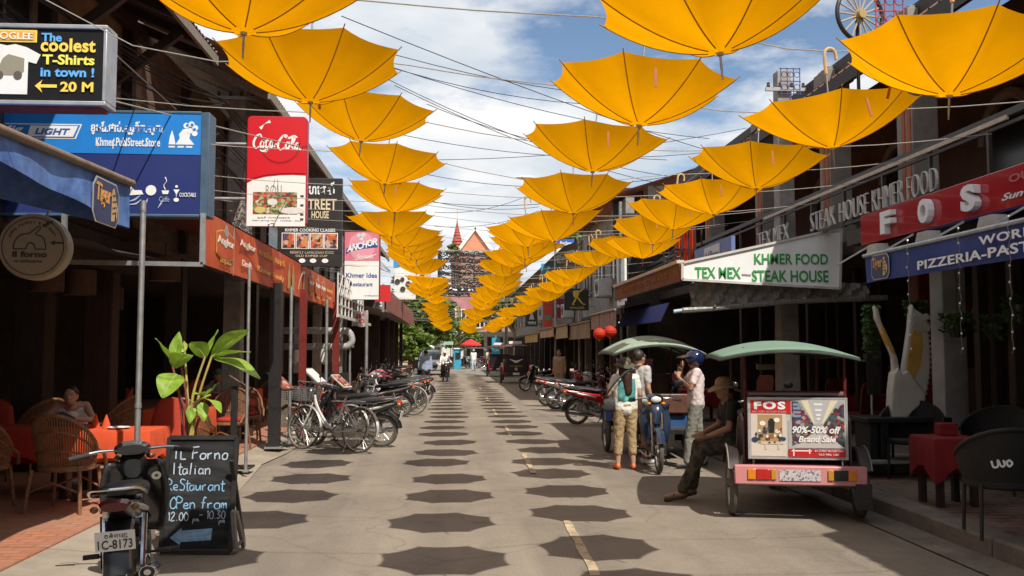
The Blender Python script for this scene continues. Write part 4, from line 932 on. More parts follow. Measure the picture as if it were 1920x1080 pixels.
# --- brown corrugated front and red box beyond
XA = -2.36; a = atX(722, 538, XA); b = atX(774, 578, XA); z0 = atX(722, 580, XA).z
t = thing('corrugated_front', 'long red brown corrugated sheet front above the far left shops', 'awning', (XA, a.y, z0)); L_ = b.y - a.y; Hh = a.z - z0
MB().sheet([[V((.05 * math.cos(i * math.pi / 2), L_ * i / 160, Hh * j)) for j in range(2)] for i in range(161)]).build('sheet', pm('red_brown_sheet', (.20, .075, .06), .75, .3, 1.2, dirt=.6), t)
MB().box((-.06, L_ / 2, Hh + .02), (.06, L_ + .1, .08)).build('top_rail', blackmetal, t); MB().box((-.06, 0, Hh / 2), (.08, .08, Hh + .2)).build('end_post', steel, t)
MB().sheet([[V((-.05 - 2.3 * j / 3, L_ * i / 4, -.02 + .5 * j / 3)) for j in range(4)] for i in range(5)]).build('roof_sheet', roofmetal, t)
p = atY(712, 530, 30.5); t = thing('red_sign_box', 'small plain red box sign between pink sign and corrugated front', 'sign', p); MB().box((.1, 0, -.35), (.5, .12, .55)).build('panel', ink((.60, .02, .02)), t); MB().cyl((-.5, .05, -.3), (-.1, .05, -.3), .025).build('bracket', steel, t)
XA = -2.25; a = atX(776, 606, XA); t = thing('grey_awning', 'sloping grey sheet awning at the far left corner shop', 'awning', (XA, a.y, a.z))
MB().sheet([[V((.3 - 1.8 * j / 3, 8 * i / 4, -.25 + .8 * j / 3)) for j in range(4)] for i in range(5)]).build('sheet', pm('grey_sheet', (.42, .40, .37), .7, .25, 2, dirt=.4), t); MB().box((.3, 4, -.28), (.05, 8.1, .06)).build('edge_bar', steel, t)
# --- white tarpaulin and striped sign above the corrugated front
p = atY(748, 478, 42); t = thing('hoarding', 'white and black poster board standing over the corrugated front', 'sign', p)
B = Board(t, (-.1, 0, 0), X_, Z_, 42 / F); MB().box((.28, .08, -1.0), (.95, .1, 2.0)).build('board', w_, t)
B.poly('blue_mark', [(-6, -4), (18, -4), (8, -20), (-6, -24)], ink((.05, .30, .62)))
for a, b, r_ in ((4, -64, 5), (13, -60, 4), (24, -68, 5), (14, -78, 5), (26, -56, 3)): B.disc('poster_blot', a - 2, b + 14, r_, dk, .006)
# --- grey hood over the food cart behind the parked motorbikes
p = atY(630, 660, 24.0); t = thing('food_cart', 'food cart with rounded grey hood behind the parked motorbikes', 'food cart', (p.x - .1, 24, .07))
mb = MB(); Wc = 1.5
mb.tube(smooth_line([V((-Wc, 0, 1.78)), V((-Wc + .1, 0, 2.05)), V((-Wc + .3, 0, 2.08)), V((.2, 0, 2.08)), V((.42, 0, 2.04)), V((.5, 0, 1.85)), V((.42, 0, 1.72)), V((.2, 0, 1.68)), V((-Wc + .3, 0, 1.68))], 4), .085, 10); mb.build('hood_rim', pm('dull_grey_hood', (.36, .36, .35), .5, .2, 4, dirt=.5), t)
MB().bb((-Wc, .05, 1.66), (.45, 1.0, 1.72)).build('shelf', steel, t); MB().bb((-Wc, 0, .2), (.4, .9, 1.0)).build('cabinet', blackmetal, t)
for x in (-Wc + .05, .4): MB().cyl((x, .45, 0), (x, .45, 1.7), .03).build('post', steel, t)
for x in (-.9, -.2, .1): MB().lathe([(.0, .42), (.09, .4), (.10, .1), (.0, .02)], (x, -.05, 1.2), 12).build('hanging_pot', ink((.66, .66, .62)), t)
# ================================================================== RIGHT HAND SIGNS
mY = V((0, -1, 0))
# --- red FOS fascia (faces the street: -X)
XA = 4.95; a = atX(1613, 405, XA); z1 = atX(1613, 461, XA).z; L_ = a.y - 3.2; Hh = a.z - z1
t = thing('shop_fascia', 'glossy red fascia sign with raised white letters FOS', 'sign', (XA, a.y, z1))
MB().bb((0, -L_, 0), (.10, 0, Hh)).build('panel', pm('glossy_red_panel', (.40, .014, .020), .12, .1, 1.5, coat=.6), t, bev=.006)
B = Board(t, (-.002, 0, 0), mY, Z_, 1.0); lw = pm('white_letter', (.80, .79, .78), .4, .05, 6)
for n_, (ch, px) in enumerate((('F', 1661), ('O', 1733), ('S', 1815))):
    y = a.y - atX(px, 400, XA).y; B.text('raised_letter', ch, y, Hh * .14, [.26, .22, .25][n_] * 1.0, Hh * .70, lw, .002, .045, d=.07)
y = a.y - atX(1880, 380, XA).y; B.text('lettering', 'Sun Rise Factory', y, Hh * .16, 1.5, Hh * .22, lw, .004, .02, .35); B.text('lettering', 'OUTLET', y + .12, Hh * .6, .8, Hh * .2, ink((.50, .10, .10)), .004, .03)
for k in range(7): MB().beam((-.0, -.3 - k * 1.0, -.02), (-.35, -.1 - k * 1.0, -.25), .02, .02).build('bracket', steel, t)
for k in range(6):
    o = MB().extr([(-.16, 0), (.16, 0), (.10, .12), (-.10, .12)], (-.14, -.6 - k * 1.15, -.17), (0, 1, 0), (0, 0, 1), .14).build('floodlight', pm('pale_lamp_body', (.45, .42, .36), .5, .15, 6), t)
# --- blue pizzeria awning with tiger badge
XA = 4.58; a = atX(1622, 482, XA); z1 = atX(1622, 531, XA).z; L_ = a.y - 2.8; Hh = a.z - z1
t = thing('pizzeria_awning', 'dark blue awning valance with tiger badge and pizzeria lettering', 'awning', (XA, a.y, z1))
nav = pm('navy_canvas', (.020, .040, .19), .75, .22, 2, bump=.2, bscale=10, dirt=.25)
MB().sheet([[V((.015 * math.sin(i * .9) * (1 - j / 4), -L_ + L_ * i / 36, Hh * j / 4)) for j in range(5)] for i in range(37)]).build('valance', nav, t)
MB().sheet([[V((1.4 * j / 4, -L_ + L_ * i / 10, Hh + .015 + .30 * j / 4)) for j in range(5)] for i in range(11)]).build('roof_cloth', nav, t)
MB().cyl((-.005, -L_, Hh + .01), (-.005, .02, Hh + .01), .022).build('front_tube', steel, t)
B = Board(t, (-.025, 0, 0), mY, Z_, 1.0); tiger_badge(t, B, .42, Hh * .5, .42, Hh * .92)
y = a.y - atX(1726, 500, XA).y; B.text('lettering', 'PIZZERIA-PASTA', y, Hh * .14, 2.0, Hh * .30, wht, .004, .02, spacing=1.05)
y = a.y - atX(1842, 460, XA).y; B.text('lettering', 'WORLD', y, Hh * .56, .92, Hh * .26, wht, .004, .02, spacing=1.15)
# string of light bulbs hanging from its edge
for px in (1702, 1798, 1893):
    p = atX(px, 480, XA - .05); o = V((p.x, p.y, z1)); mb = MB(); P = []
    for k in range(26): P.append(o + V((.008 * math.sin(k * 1.9), .010 * math.sin(k * 1.3), .35 - k * .045)))
    mb.tube(P, .0025, 4, 0)
    for k in range(0, 26, 3): mb.ell(P[k], .011, 6, 5, 1)
    tag(mb.build('fairy_light_string', [pm('pale_cord', (.20, .19, .17), .6, .1, 8), pm('bulb_glass', (.55, .53, .48), .15, .1, 8)]), {1702: 'unlit fairy light string beside the yellow winged statue', 1798: 'unlit fairy light string in front of the pale pillar', 1893: 'unlit fairy light string furthest along the blue awning'}[px], 'string lights', 'fairy light strings under the blue awning')
# --- lettering along the balcony rail
t = thing('balcony_lettering', 'thin pale metal letters STEAK HOUSE KHMER FOOD fixed to the balcony rail', 'sign', (5.40, atX(1522, 400, 5.40).y, 3.42))
e = atX(1760, 330, 5.40).y; B = Board(t, (0, 0, 0), mY, Z_, 1.0); lm = pm('pale_letter_metal', (.66, .63, .58), .5, .15, 8)
L_ = t.location.y - e; x = 0
for txt, w_f, x_f in (('STEAK', .25, 0.0), ('HOUSE', .25, .285), ('KHMER', .225, .565), ('FOOD', .19, .815)):
    B.text('lettering', txt, x_f * L_, .03, w_f * L_ * .97, .27, lm, .0, -.03, d=.03)
p = atX(1430, 440, 5.40); B.text('lettering', 'TEX MEX', t.location.y - p.y - .2, .03, 1.5, .27, lm, 0, -.022, d=.03)
# --- green lettered side panel of the steak house awning, and its front
Yd = 13.4; P4 = [atY(*p, Yd) for p in ((1279, 493), (1577, 428), (1574, 541), (1279, 524))]
o = P4[3]; t = thing('steakhouse_awning', 'white awning end panel lettered KHMER FOOD TEX MEX STEAK HOUSE with brown front', 'awning', o)
pts = [(p.x - o.x, p.z - o.z) for p in (P4[3], P4[2], P4[1], P4[0])]
MB().extr(pts, (0, .06, 0), X_, Z_, .06).build('end_panel', pm('white_panel', (.80, .80, .79), .5, .05, 2.5, dirt=.12), t)
fr = MB()
for i in range(4):
    a, b = pts[i], pts[(i + 1) % 4]; fr.beam((a[0], -.01, a[1]), (b[0], -.01, b[1]), .035, .035, up=(0, 1, 0))
fr.build('panel_frame', pm('pale_frame', (.55, .52, .48), .5, .1, 6, dirt=.3), t)
k = Yd / F / math.cos(0); W4 = pts[1][0]; B = Board(t, (0, -.003, 0), X_, Z_, W4 / 297); gr = ink((.03, .30, .055))
B.text('lettering', 'KHMER FOOD', 136, 29, 140, 20, gr, .004, .018); B.text('lettering', 'TEX MEX', 24, 2, 86, 21, gr, .004, .018); B.text('lettering', 'STEAK HOUSE', 131, -4, 145, 22, gr, .004, .018)
B.poly('dash', [(112, 11), (129, 10), (129, 7), (112, 8)], ink((.35, .25, .28)))
zt, zb_ = pts[3][1], -.02; L_ = atX(1155, 560, o.x).y - Yd; bf = pm('brown_fascia', (.17, .065, .04), .7, .3, 2, dirt=.4)
MB().bb((-.02, .07, zb_), (.03, L_, zt)).build('front_fascia', bf, t); MB().bb((-.06, .07, zt + .002), (.05, L_, zt + .05)).build('gutter', MATS['pale_frame'], t)
Bf = Board(t, (-.024, L_, 0), mY, Z_, 1.0); Bf.text('lettering', 'KHMER FOOD TEX MEX STEAK HOUSE', .8, zt * .30, L_ - 1.6, zt * .42, ink((.26, .09, .05)), .004, .03)
MB().sheet([[V((W4 * j / 4, .07 + (L_ - .07) * i / 8, zt + .02 + (pts[2][1] - zt) * j / 4)) for j in range(5)] for i in range(9)]).build('roof_sheet', roofmetal, t)
# clear plastic roll blind hanging under the panel
t = thing('plastic_blind', 'crumpled clear plastic rain blind rolled up below the white awning panel', 'blind', o + V((.18, .25, 0)))
mb = MB(); g = []
for i in range(46):
    x = 2.7 * i / 45; g.append([V((x, .05 * math.sin(i * 1.7 + j) + .03 * math.sin(i * .8), -.02 - (.42 - .10 * i / 45 - .10 * math.sin(x)) * j / 7 + .01 * math.sin(i * 2.3))) for j in range(8)])
mb.sheet(g).build('sheet', pm('hazy_plastic', (.30, .29, .27), .28, .4, 10, bump=.5, bscale=8, transl=.25, stretch=(6, 1, 1)), t); MB().tube([(-.12, 0, -.44), (.3, .0, -.41), (1.5, 0, -.30), (3.0, 0, -.24)], .045, 8).build('roll', pm('hazy_plastic', (0, 0, 0)), t); MB().cyl((-.25, 0, -.46), (-.12, 0, -.44), .028).build('pole_tip', ink((.35, .50, .58)), t)
# --- smaller signs along the right
def hang_sign(px0, py0, px1, py1, Y, label, base, name='hanging_sign'):
    tl = atY(px0, py0, Y); b = atY(px1, py1, Y); Wd = b.x - tl.x; H_ = tl.z - b.z
    t = thing(name, label, 'sign', (tl.x, Y, b.z)); MB().bb((0, 0, 0), (Wd, .12, H_)).build('panel', base, t, bev=.006)
    MB().cyl((Wd, .06, H_ * .8), (Wd + .8, .06, H_ * .8), .025).build('bracket', steel, t); MB().cyl((Wd, .06, H_ * .2), (Wd + .8, .06, H_ * .2), .025).build('bracket', steel, t)
    return Board(t, (0, -.003, H_), X_, Z_, Wd / (px1 - px0))
B = hang_sign(1149, 352, 1207, 446, 28, 'tall dark grey sign with pink script behind the right umbrellas', pm('sign_slate', (.075, .078, .085), .5, .2, 3)); B.poly('head_panel', [(0, 0), (58, 0), (58, -30), (0, -30)], ink((.035, .025, .05))); B.text('lettering', 'ស Gloss', 12, -18, 42, 12, ink((.42, .12, .30)), .004, .02)
rr = random.Random(5)
for k_ in range(14): B.disc('bead_relief', 20 + rr.uniform(0, 26), -40 + rr.uniform(-8, 8), 2.2, ink((.36, .36, .38)))
B = hang_sign(1043, 448, 1077, 493, 40, 'small blue over white beer sign held on a grey pole', w_); B.poly('blue_head', [(0, 0), (34, 0), (34, -17), (0, -17)], ink((.02, .10, .42))); B.text('lettering', 'Anchor', 5, -12, 24, 8, wht, .005, .03, .2); B.poly('green_map', [(8, -32), (14, -27), (24, -28), (30, -33), (20, -36)], ink((.25, .40, .30))); 
for x in (6, 13, 20, 26): B.poly('glass_mark', [(x, -44), (x + 4, -44), (x + 5, -37), (x - 1, -37)], ink((.50, .42, .45)))
B = hang_sign(1015, 494, 1047, 522, 44, 'blue sign with a pale mountain picture behind the middle umbrellas', ink((.05, .28, .45))); B.poly('mountain', [(2, -26), (12, -10), (18, -18), (24, -8), (30, -26)], ink((.60, .62, .50))); B.disc('sun_mark', 14, -8, 3, wht)
B = hang_sign(1060, 496, 1083, 514, 40, 'small yellow sign just under the blue over white beer sign', ink((.66, .45, .03))); B.text('lettering', 'BAR', 3, -13, 16, 8, dk, .004, .04)
B = hang_sign(1058, 541, 1104, 582, 33, 'black square sign with a striding yellow figure', ink((.012, .011, .012))); ye = ink((.62, .45, .02))
B.poly('figure_body', [(17, -4), (26, -3), (28, -10), (24, -18), (18, -16), (16, -9)], ye); B.strokes('figure_limbs', [[(23, -16), (20, -22), (15, -30)], [(24, -15), (29, -22), (36, -30)], [(25, -7), (31, -4), (36, 0)], [(15, -30), (19, -29.5)], [(36, -30), (40, -29)]], (2, 3.2), ye); B.text('lettering', 'WALKER', 10, -38, 28, 4, ye, .004)
B = hang_sign(986, 575, 1008, 612, 48, 'small black sign with a white pagoda mark', ink((.03, .03, .03))); B.poly('pagoda_mark', [(6, -24), (11, -6), (16, -24)], ink((.55, .53, .5))); B.text('lettering', 'TEMPLE', 3, -33, 16, 5, wht, .004, .02)
B = hang_sign(1018, 556, 1036, 613, 44, 'tall orange red sign with a small green square', ink((.58, .07, .035))); B.poly('green_square', [(3, -44), (15, -44), (15, -36), (3, -36)], ink((.10, .30, .20)))
B = hang_sign(1037, 560, 1058, 596, 42, 'dark red sign beside the black walking figure sign', ink((.30, .02, .03))); B.text('lettering', 'BBQ', 3, -18, 15, 7, wht, .004, .02)
B = hang_sign(1008, 570, 1017, 600, 49, 'narrow white sign with a green leaf mark', w_); B.poly('leaf_mark', [(2, -18), (5, -8), (7, -18), (5, -24)], ink((.05, .25, .10)))
# low office sign behind the awning (faces the street)
XA = 4.3; a = atX(1302, 470, XA); b = atX(1371, 437, XA); z0 = atX(1302, 510, XA).z
t = thing('bank_sign', 'pale blue and white sign lying behind the green lettered awning panel', 'sign', (XA, a.y, z0)); L_ = a.y - b.y; Hh = a.z - z0
MB().bb((0, -L_, 0), (.06, 0, Hh)).build('panel', ink((.12, .17, .36)), t); B = Board(t, (-.003, 0, 0), mY, Z_, 1.0); B.poly('white_part', [(L_ * .3, Hh * .1), (L_ * .72, Hh * .1), (L_ * .72, Hh * .9), (L_ * .3, Hh * .9)], ink((.55, .55, .56))); B.text('lettering', 'Alliance', L_ * .40, Hh * .3, L_ * .30, Hh * .4, ink((.2, .2, .26)), .005, .02)
B.disc('round_mark', L_ * .36, Hh * .5, Hh * .17, ink((.45, .08, .10)), .006)
# orange curtain and wrought iron behind
Yd = 18.8; tl = atY(1264, 425, Yd); br_ = atY(1306, 505, Yd)
t = thing('orange_curtain', 'bright orange pleated curtain hanging behind black wrought iron', 'curtain', (tl.x, Yd, br_.z)); Wd = br_.x - tl.x; H_ = tl.z - br_.z
MB().sheet([[V((Wd * i / 40, .04 * math.sin(i * 1.3), H_ * j / 3)) for j in range(4)] for i in range(41)]).build('cloth', pm('orange_cloth', (.72, .10, .03), .8, .1, 5, transl=.2), t)
t = thing('window_grille', 'black wrought iron grille with scrolls in front of the orange curtain', 'grille', (tl.x - .05, Yd - .35, br_.z)); mb = MB()
for k in range(5): mb.box((Wd * 1.15 * k / 4, 0, H_ * .45), (.03, .03, H_ * .9))
for z in (.02, .42, .9): mb.box((Wd * .57, .01, H_ * z), (Wd * 1.25, .03, .04))
for k in range(4):
    for s in (-1, 1):
        c = V((Wd * .57 + s * .24 * (1 + k % 2), -.02, H_ * (.12 + .2 * (k // 2)))); mb.tube([c + V((.13 * (1 - q / 14) * math.cos(q * .7) * s, 0, .13 * (1 - q / 14) * math.sin(q * .7))) for q in range(13)], .014, 5)
mb.build('ironwork', blackmetal, t)
# --- awnings further along the right
def far_awning(px0, py0, px1, py1, X, drop, col, label, nm='canvas'):
    a = atX(px0, py0, X); b = atX(px1, py1, X); y0, y1 = min(a.y, b.y), max(a.y, b.y); z = (a.z + b.z) / 2
    t = thing('shop_awning', label, 'awning', (X, y0, z), group='cloth awnings along the far right shops')
    MB().sheet([[V((.02 * math.sin(i * 1.4) * (1 - j / 3), (y1 - y0) * i / 20, -drop + drop * j / 3)) for j in range(4)] for i in range(21)]).build('valance', col, t)
    MB().sheet([[V((1.6 * j / 3, (y1 - y0) * i / 6, .01 + .35 * j / 3)) for j in range(4)] for i in range(7)]).build('roof_cloth', col, t)
    MB().cyl((-.02, 0, .0), (-.02, y1 - y0, .0), .03).build('front_tube', greywood, t); return t
far_awning(1155, 575, 1108, 596, 4.0, .42, pm('faded_mauve_canvas', (.33, .21, .18), .85, .3, 3, dirt=.4, bump=.3), 'faded mauve striped cloth awning above the red lanterns')
far_awning(1106, 600, 1066, 612, 4.0, .50, pm('stained_beige_canvas', (.30, .22, .15), .85, .3, 2, dirt=.6), 'stained brown cloth awning left of the mauve one')
far_awning(1064, 606, 1040, 616, 3.9, .45, pm('beige_canvas', (.45, .35, .22), .85, .2, 2, dirt=.35), 'beige cloth awning with scalloped flaps over the market porch')
far_awning(1038, 612, 1012, 621, 3.8, .35, pm('tan_canvas', (.50, .40, .26), .85, .2, 2, dirt=.35), 'tan cloth awning further along the right side')
far_awning(1008, 620, 984, 632, 3.7, .40, pm('yellow_canvas', (.52, .40, .14), .85, .2, 2, dirt=.3), 'dull yellow cloth awning at the far right end')
a = atX(1150, 580, 4.3); t = thing('cloth_awning', 'deep blue shade cloth in the gloom behind the red lanterns', 'awning', (4.6, 20.5, 2.3)); MB().sheet([[V((.1 * j, 5.5 * i / 10, .42 * j / 2)) for j in range(3)] for i in range(11)]).build('cloth', pm('deep_blue_cloth', (.015, .025, .16), .8, .2, 3), t)
# lanterns
lant = None
for px, py, lab in ((1124, 626, 'left of the two round red paper lanterns'), (1144, 622, 'right of the two round red paper lanterns')):
    p = atY(px, py, 22.2)
    if lant is None:
        lant = thing('paper_lantern', lab, 'lantern', p, group='red paper lanterns')
        mb = MB(); mb.lathe([(.03, -.15)] + [((.155 if k % 2 else .148) * math.cos(math.pi * (k / 16 - .5)) + .005, .14 * math.sin(math.pi * (k / 16 - .5))) for k in range(1, 16)] + [(.03, .15)], n=20); mb.build('shade', pm('red_lantern_paper', (.62, .045, .02), .7, .08, 6, transl=.35), lant)
        MB().cyl((0, 0, .15), (0, 0, .5), .006, n=5).build('cord', wiremat, lant); MB().lathe([(.03, -.17), (.035, -.15), (.035, -.14)]).build('cap', ink((.5, .35, .05)), lant)
    else: dup(lant, p, .4, lab)
# --- grey tarpaulin and poles hung over the far right roofs
p = atY(1112, 440, 34); t = thing('tarpaulin', 'crumpled grey tarpaulin slung over the far right roof edge', 'tarpaulin', p); mb = MB()
mb.sheet([[V((-.35 + .75 * i / 10, .3 * math.sin(i * .9 + j * .5), .55 - 1.25 * j / 8 + .12 * math.sin(i * .7 + 1))) for j in range(9)] for i in range(11)]).build('sheet', pm('grey_tarp', (.36, .36, .34), .75, .25, 3, bump=.4, bscale=6), t); mb = MB()
for a_, b_ in (((-.9, 0, -1.0), (1.2, 0, -.3)), ((-.6, .1, -.4), (.9, .1, .6)), ((-1.1, -.1, -1.2), (1.0, 0, -.95)), ((.5, 0, -1.3), (.6, 0, .9))): mb.cyl(a_, b_, .03, n=6)
mb.build('props', greywood, t)
# --- ornaments on the right roof: cart wheel and iron fret
c = atY(1612, 28, 10.0); t = thing('cart_wheel', 'dark wooden cart wheel with pale spokes mounted on the right roof', 'wheel', c, R(14)); 
MB().torus((0, 0, 0), (0, 1, 0), .30, .024, 32, 8).build('rim', blackmetal, t); MB().cyl((0, -.06, 0), (0, .06, 0), .05).build('hub', ink((.42, .30, .12)), t)
for k in range(16): MB().cyl((.05 * math.cos(k * math.pi / 8), 0, .05 * math.sin(k * math.pi / 8)), (.29 * math.cos(k * math.pi / 8), 0, .29 * math.sin(k * math.pi / 8)), .011, n=6).build('spoke', ink((.45, .36, .24)), t)
MB().cyl((0, .05, -.05), (.12, .2, -.95), .02).build('stay', blackmetal, t)
for (px, py, Y, mcol, lab) in ((1482, 152, 14.0, ink((.05, .06, .20)), 'small blue iron fret frame on the roof beside the concrete pole'), (1668, 20, 9.4, ink((.40, .06, .08)), 'small red and pale iron fret frame on the roof beside the cart wheel')):
    c = atY(px, py, Y); t = thing('iron_fret', lab, 'roof ornament', c); mb = MB()
    for k in range(4): mb.box((-.15 + k * .1, 0, 0), (.012, .012, .42))
    for z in (-.2, .0, .2): mb.box((0, .01, z), (.34, .012, .012))
    for k in range(6): mb.tube([V((-.1 + .1 * (k % 3) + .045 * math.cos(q * .8), -.01, -.1 + .2 * (k // 3) + .045 * math.sin(q * .8))) for q in range(8)], .006, 4)
    mb.box((0, .02, -.45), (.02, .02, .6)); mb.build('ironwork', mcol, t)

# --- air conditioners and downpipes on the far right upper walls
ac = None
for y, z, lab in ((29.3, 3.35, 'white air conditioner box between the grey concrete building windows'), (38.6, 3.0, 'air conditioner box under the first timber building window'), (44.8, 4.9, 'air conditioner box high on the timber building'), (53, 3.1, 'air conditioner box far along the timber building')):
    if ac is None:
        ac = thing('air_conditioner', lab, 'air conditioner', (4.8, y, z), group='air conditioners on the right upper walls'); MB().bb((-.28, -.4, 0), (.17, .4, .55)).build('case', pm('dirty_white_case', (.50, .49, .45), .5, .15, 3, dirt=.5), ac, bev=.015)
        MB().torus((-.29, -.08, .28), (1, 0, 0), .20, .012, 20, 6).torus((-.29, -.08, .28), (1, 0, 0), .10, .012, 16, 6).build('fan_guard', blackmetal, ac)
        for s in (-.3, .3): MB().beam((-.25, s, -.02), (.2, s, -.02), .04, .04).build('bracket', steel, ac)
    else: dup(ac, (4.8, y, z), 0, lab)
for k, (y, lab) in enumerate(((26.9, 'grey downpipe at the near corner of the grey concrete building'), (36.0, 'grey downpipe between the concrete and timber buildings'))):
    o = MB().cyl((4.88, y, .2), (4.88, y, 6.0), .05, n=8).build('downpipe', steel); tag(o, lab, 'pipe')
t = thing('white_window', 'white framed dark showcase window hung above the brown awning end', 'window', (4.72, 26.2, 3.0)); MB().bb((0, -.9, 0), (.08, .1, 1.6)).build('pane', MATS['dark_glass'], t); f = MB()
for y in (-.95, .15): f.box((-.02, y, .8), (.06, .1, 1.8))
for z in (-.05, 1.65): f.box((-.022, -.4, z), (.06, 1.2, .1))
f.build('frame', w_, t)
# ================================================================== VEHICLES (local frame: x forward, y left, z up; origin on the ground between the wheels)
def spoked_wheel(par, name, c, rr, tyre_r, nspoke, tyre_m=None, rim_m=None, hub_r=.05, alloy=False, seg=36):
    w = MB().torus(c, (0, 1, 0), rr - tyre_r, tyre_r, seg, 9).build(name, tyre_m or rubber, par)     # the tyre itself carries rim, spokes
    c = V(c)
    MB().torus(c, (0, 1, 0), rr - tyre_r * 1.95, tyre_r * .45, seg, 6, flat=1.6).build('rim', rim_m or chrome, w)
    MB().cyl(c + V((0, -.055, 0)), c + V((0, .055, 0)), hub_r, n=14).build('hub', engine, w)
    mb = MB(); R_ = rr - tyre_r * 2.0
    if alloy:
        for k in range(6):
            a = 2 * math.pi * k / 6; d = V((math.cos(a), 0, math.sin(a))); mb.beam(c + d * hub_r * .7, c + d * R_, .022, .038, up=(0, 1, 0))
    else:
        for k in range(nspoke):
            a = 2 * math.pi * k / nspoke; s = .03 * (1 if k % 2 else -1); b = a + .25 * (1 if (k // 2) % 2 else -1)
            mb.cyl(c + V((hub_r * math.cos(b), s, hub_r * math.sin(b))), c + V((R_ * math.cos(a), 0, R_ * math.sin(a))), .0022, n=4)
    mb.build('spokes', rim_m or chrome, w)
    return w
def section(x, z, w, h, n=14, pw=2.6):
    """rounded box ring across the body at x"""
    o = []
    for k in range(n):
        a = 2 * math.pi * k / n; ca, sa = math.cos(a), math.sin(a)
        o.append(V((x, w * math.copysign(abs(ca) ** (2 / pw), ca), z + h * math.copysign(abs(sa) ** (2 / pw), sa))))
    return o
def make_motorbike(label, body, accent, group=None, plate=True, mirrors=True, alloy=False, name='motorbike', tyre=None, basket=False):
    t = thing(name, label, 'motorbike', group=group)
    tyre = tyre or dustyrubber
    spoked_wheel(t, 'rear_wheel', (-.61, 0, .285), .285, .038, 28, tyre, alloy=alloy); spoked_wheel(t, 'front_wheel', (.62, 0, .285), .285, .033, 28, tyre, alloy=alloy)
    f = MB()
    for s in (-.072, .072): f.cyl((.62, s, .285), (.44, s, .80), .019, .022, 8); f.cyl((.625, s, .25), (.60, s, .36), .026, n=8)
    f.build('fork', chrome, t)
    fd = MB(); rings = []
    for k in range(9):
        a = R(25 + 125 * k / 8); c = V((.62 + .325 * math.cos(a), 0, .285 + .325 * math.sin(a))); o = V((math.cos(a), 0, math.sin(a)))
        rings.append([c + V((0, -.055, 0)) - o * .045, c + V((0, -.05, 0)) + o * .0, c + o * .02, c + V((0, .05, 0)), c + V((0, .055, 0)) - o * .045, c - o * .012])
    fd.loft(rings).build('front_fender', body, t)
    # leg shield: curved sheet either side of the steering head
    ls = MB()
    for s in (-1, 1):
        g = []
        for i in range(8):
            z = .36 + .55 * i / 7; w = .215 * (1 - .35 * abs(i / 7 - .55) ** 1.5 * 2); g.append([V((.36 - .13 * (i / 7) + .10 * (1 - j / 4) - .06 * (i / 7 - .5) ** 2, s * w * j / 4 + s * .0, z)) for j in range(5)])
        ls.sheet(g)
    o = ls.build('leg_shield', body, t); m = o.modifiers.new('s', 'SOLIDIFY'); m.thickness = .014
    # front cowl and headlight nacelle
    MB().loft([section(.44, .74, .05, .09), section(.38, .82, .10, .11), section(.27, .88, .085, .10), section(.20, .86, .05, .07)]).build('front_cowl', accent, t)
    MB().loft([section(.40, .985, .055, .045), section(.35, .99, .105, .062), section(.24, 1.00, .115, .058), section(.17, 1.00, .09, .035)]).build('handlebar_cover', body, t)
    MB().ell((.385, 0, .985), (.035, .072, .05)).build('headlight', clearlens, t)
    for s in (-1, 1): MB().ell((.38, s * .10, .93), (.025, .03, .022)).build('indicator', amberlens, t)
    MB().loft([section(.27, 1.052, .07, .012), section(.18, 1.035, .055, .012)]).build('speedometer', pm('dial_glass', (.10, .10, .10), .08, .3, 20), t)
    hb = MB().tube(smooth_line([V((.20, .37, .965)), V((.25, .20, 1.0)), V((.26, 0, .99)), V((.25, -.20, 1.0)), V((.20, -.37, .965))], 3), .012, 8).build('handlebar', chrome, t)
    for s in (-1, 1):
        MB().cyl((.215, s * .255, .985), (.198, s * .375, .962), .019, n=10).build('grip', rubber, hb)
        MB().tube([V((.25, s * .22, .99)), V((.30, s * .27, .985)), V((.275, s * .36, .965))], .005, 5).build('lever', chrome, hb)
    if mirrors:
        for s in (-1, 1):
            m_ = MB().tube(smooth_line([V((.24, s * .20, 1.0)), V((.22, s * .24, 1.10)), V((.18, s * .33, 1.19))], 3), .005, 5).build('mirror', blackmetal, t)
            MB().ell((.18, s * .35, 1.21), (.014, .062, .042)).build('glass', pm('mirror_back', (.03, .03, .03), .15, .2, 9), m_)
    # steering column cover, frame tunnel, rear body
    MB().loft([section(.30, .80, .055, .07), section(.26, .60, .06, .08), section(.18, .45, .06, .075), section(.02, .42, .065, .07), section(-.10, .48, .07, .09)]).build('tunnel_cover', accent, t)
    MB().loft([section(-.02, .52, .05, .08), section(-.12, .60, .095, .12), section(-.35, .63, .12, .10), section(-.60, .68, .105, .085), section(-.80, .73, .075, .055), section(-.92, .765, .045, .03)]).build('side_panel', body, t)
    st = MB()
    for s in (-1, 1): st.loft([[V((-.2 + .0, s * .118, .60)), V((-.2, s * .118, .63)), V((-.2, s * .125, .615))], [V((-.55, s * .118, .66)), V((-.55, s * .116, .705)), V((-.55, s * .128, .685))], [V((-.84, s * .072, .745)), V((-.84, s * .068, .765)), V((-.84, s * .08, .755))]])
    st.build('stripe', pm('silver_stripe', (.55, .54, .52), .35, .1, 6), t)
    MB().loft([section(.04, .735, .06, .03), section(-.05, .765, .12, .045), section(-.22, .765, .135, .045), section(-.34, .79, .13, .05), section(-.62, .815, .115, .048), section(-.80, .83, .085, .035), section(-.84, .83, .05, .02)]).build('seat', vinyl, t)
    gr_ = MB().tube(smooth_line([V((-.52, .13, .77)), V((-.70, .15, .80)), V((-.90, .125, .86)), V((-.97, .05, .87)), V((-.97, -.05, .87)), V((-.90, -.125, .86)), V((-.70, -.15, .80)), V((-.52, -.13, .77))], 3), .010, 7).build('grab_rail', chrome, t)
    MB().loft([section(-.90, .765, .085, .035), section(-.955, .755, .07, .028)]).build('tail_light', redlens, t)
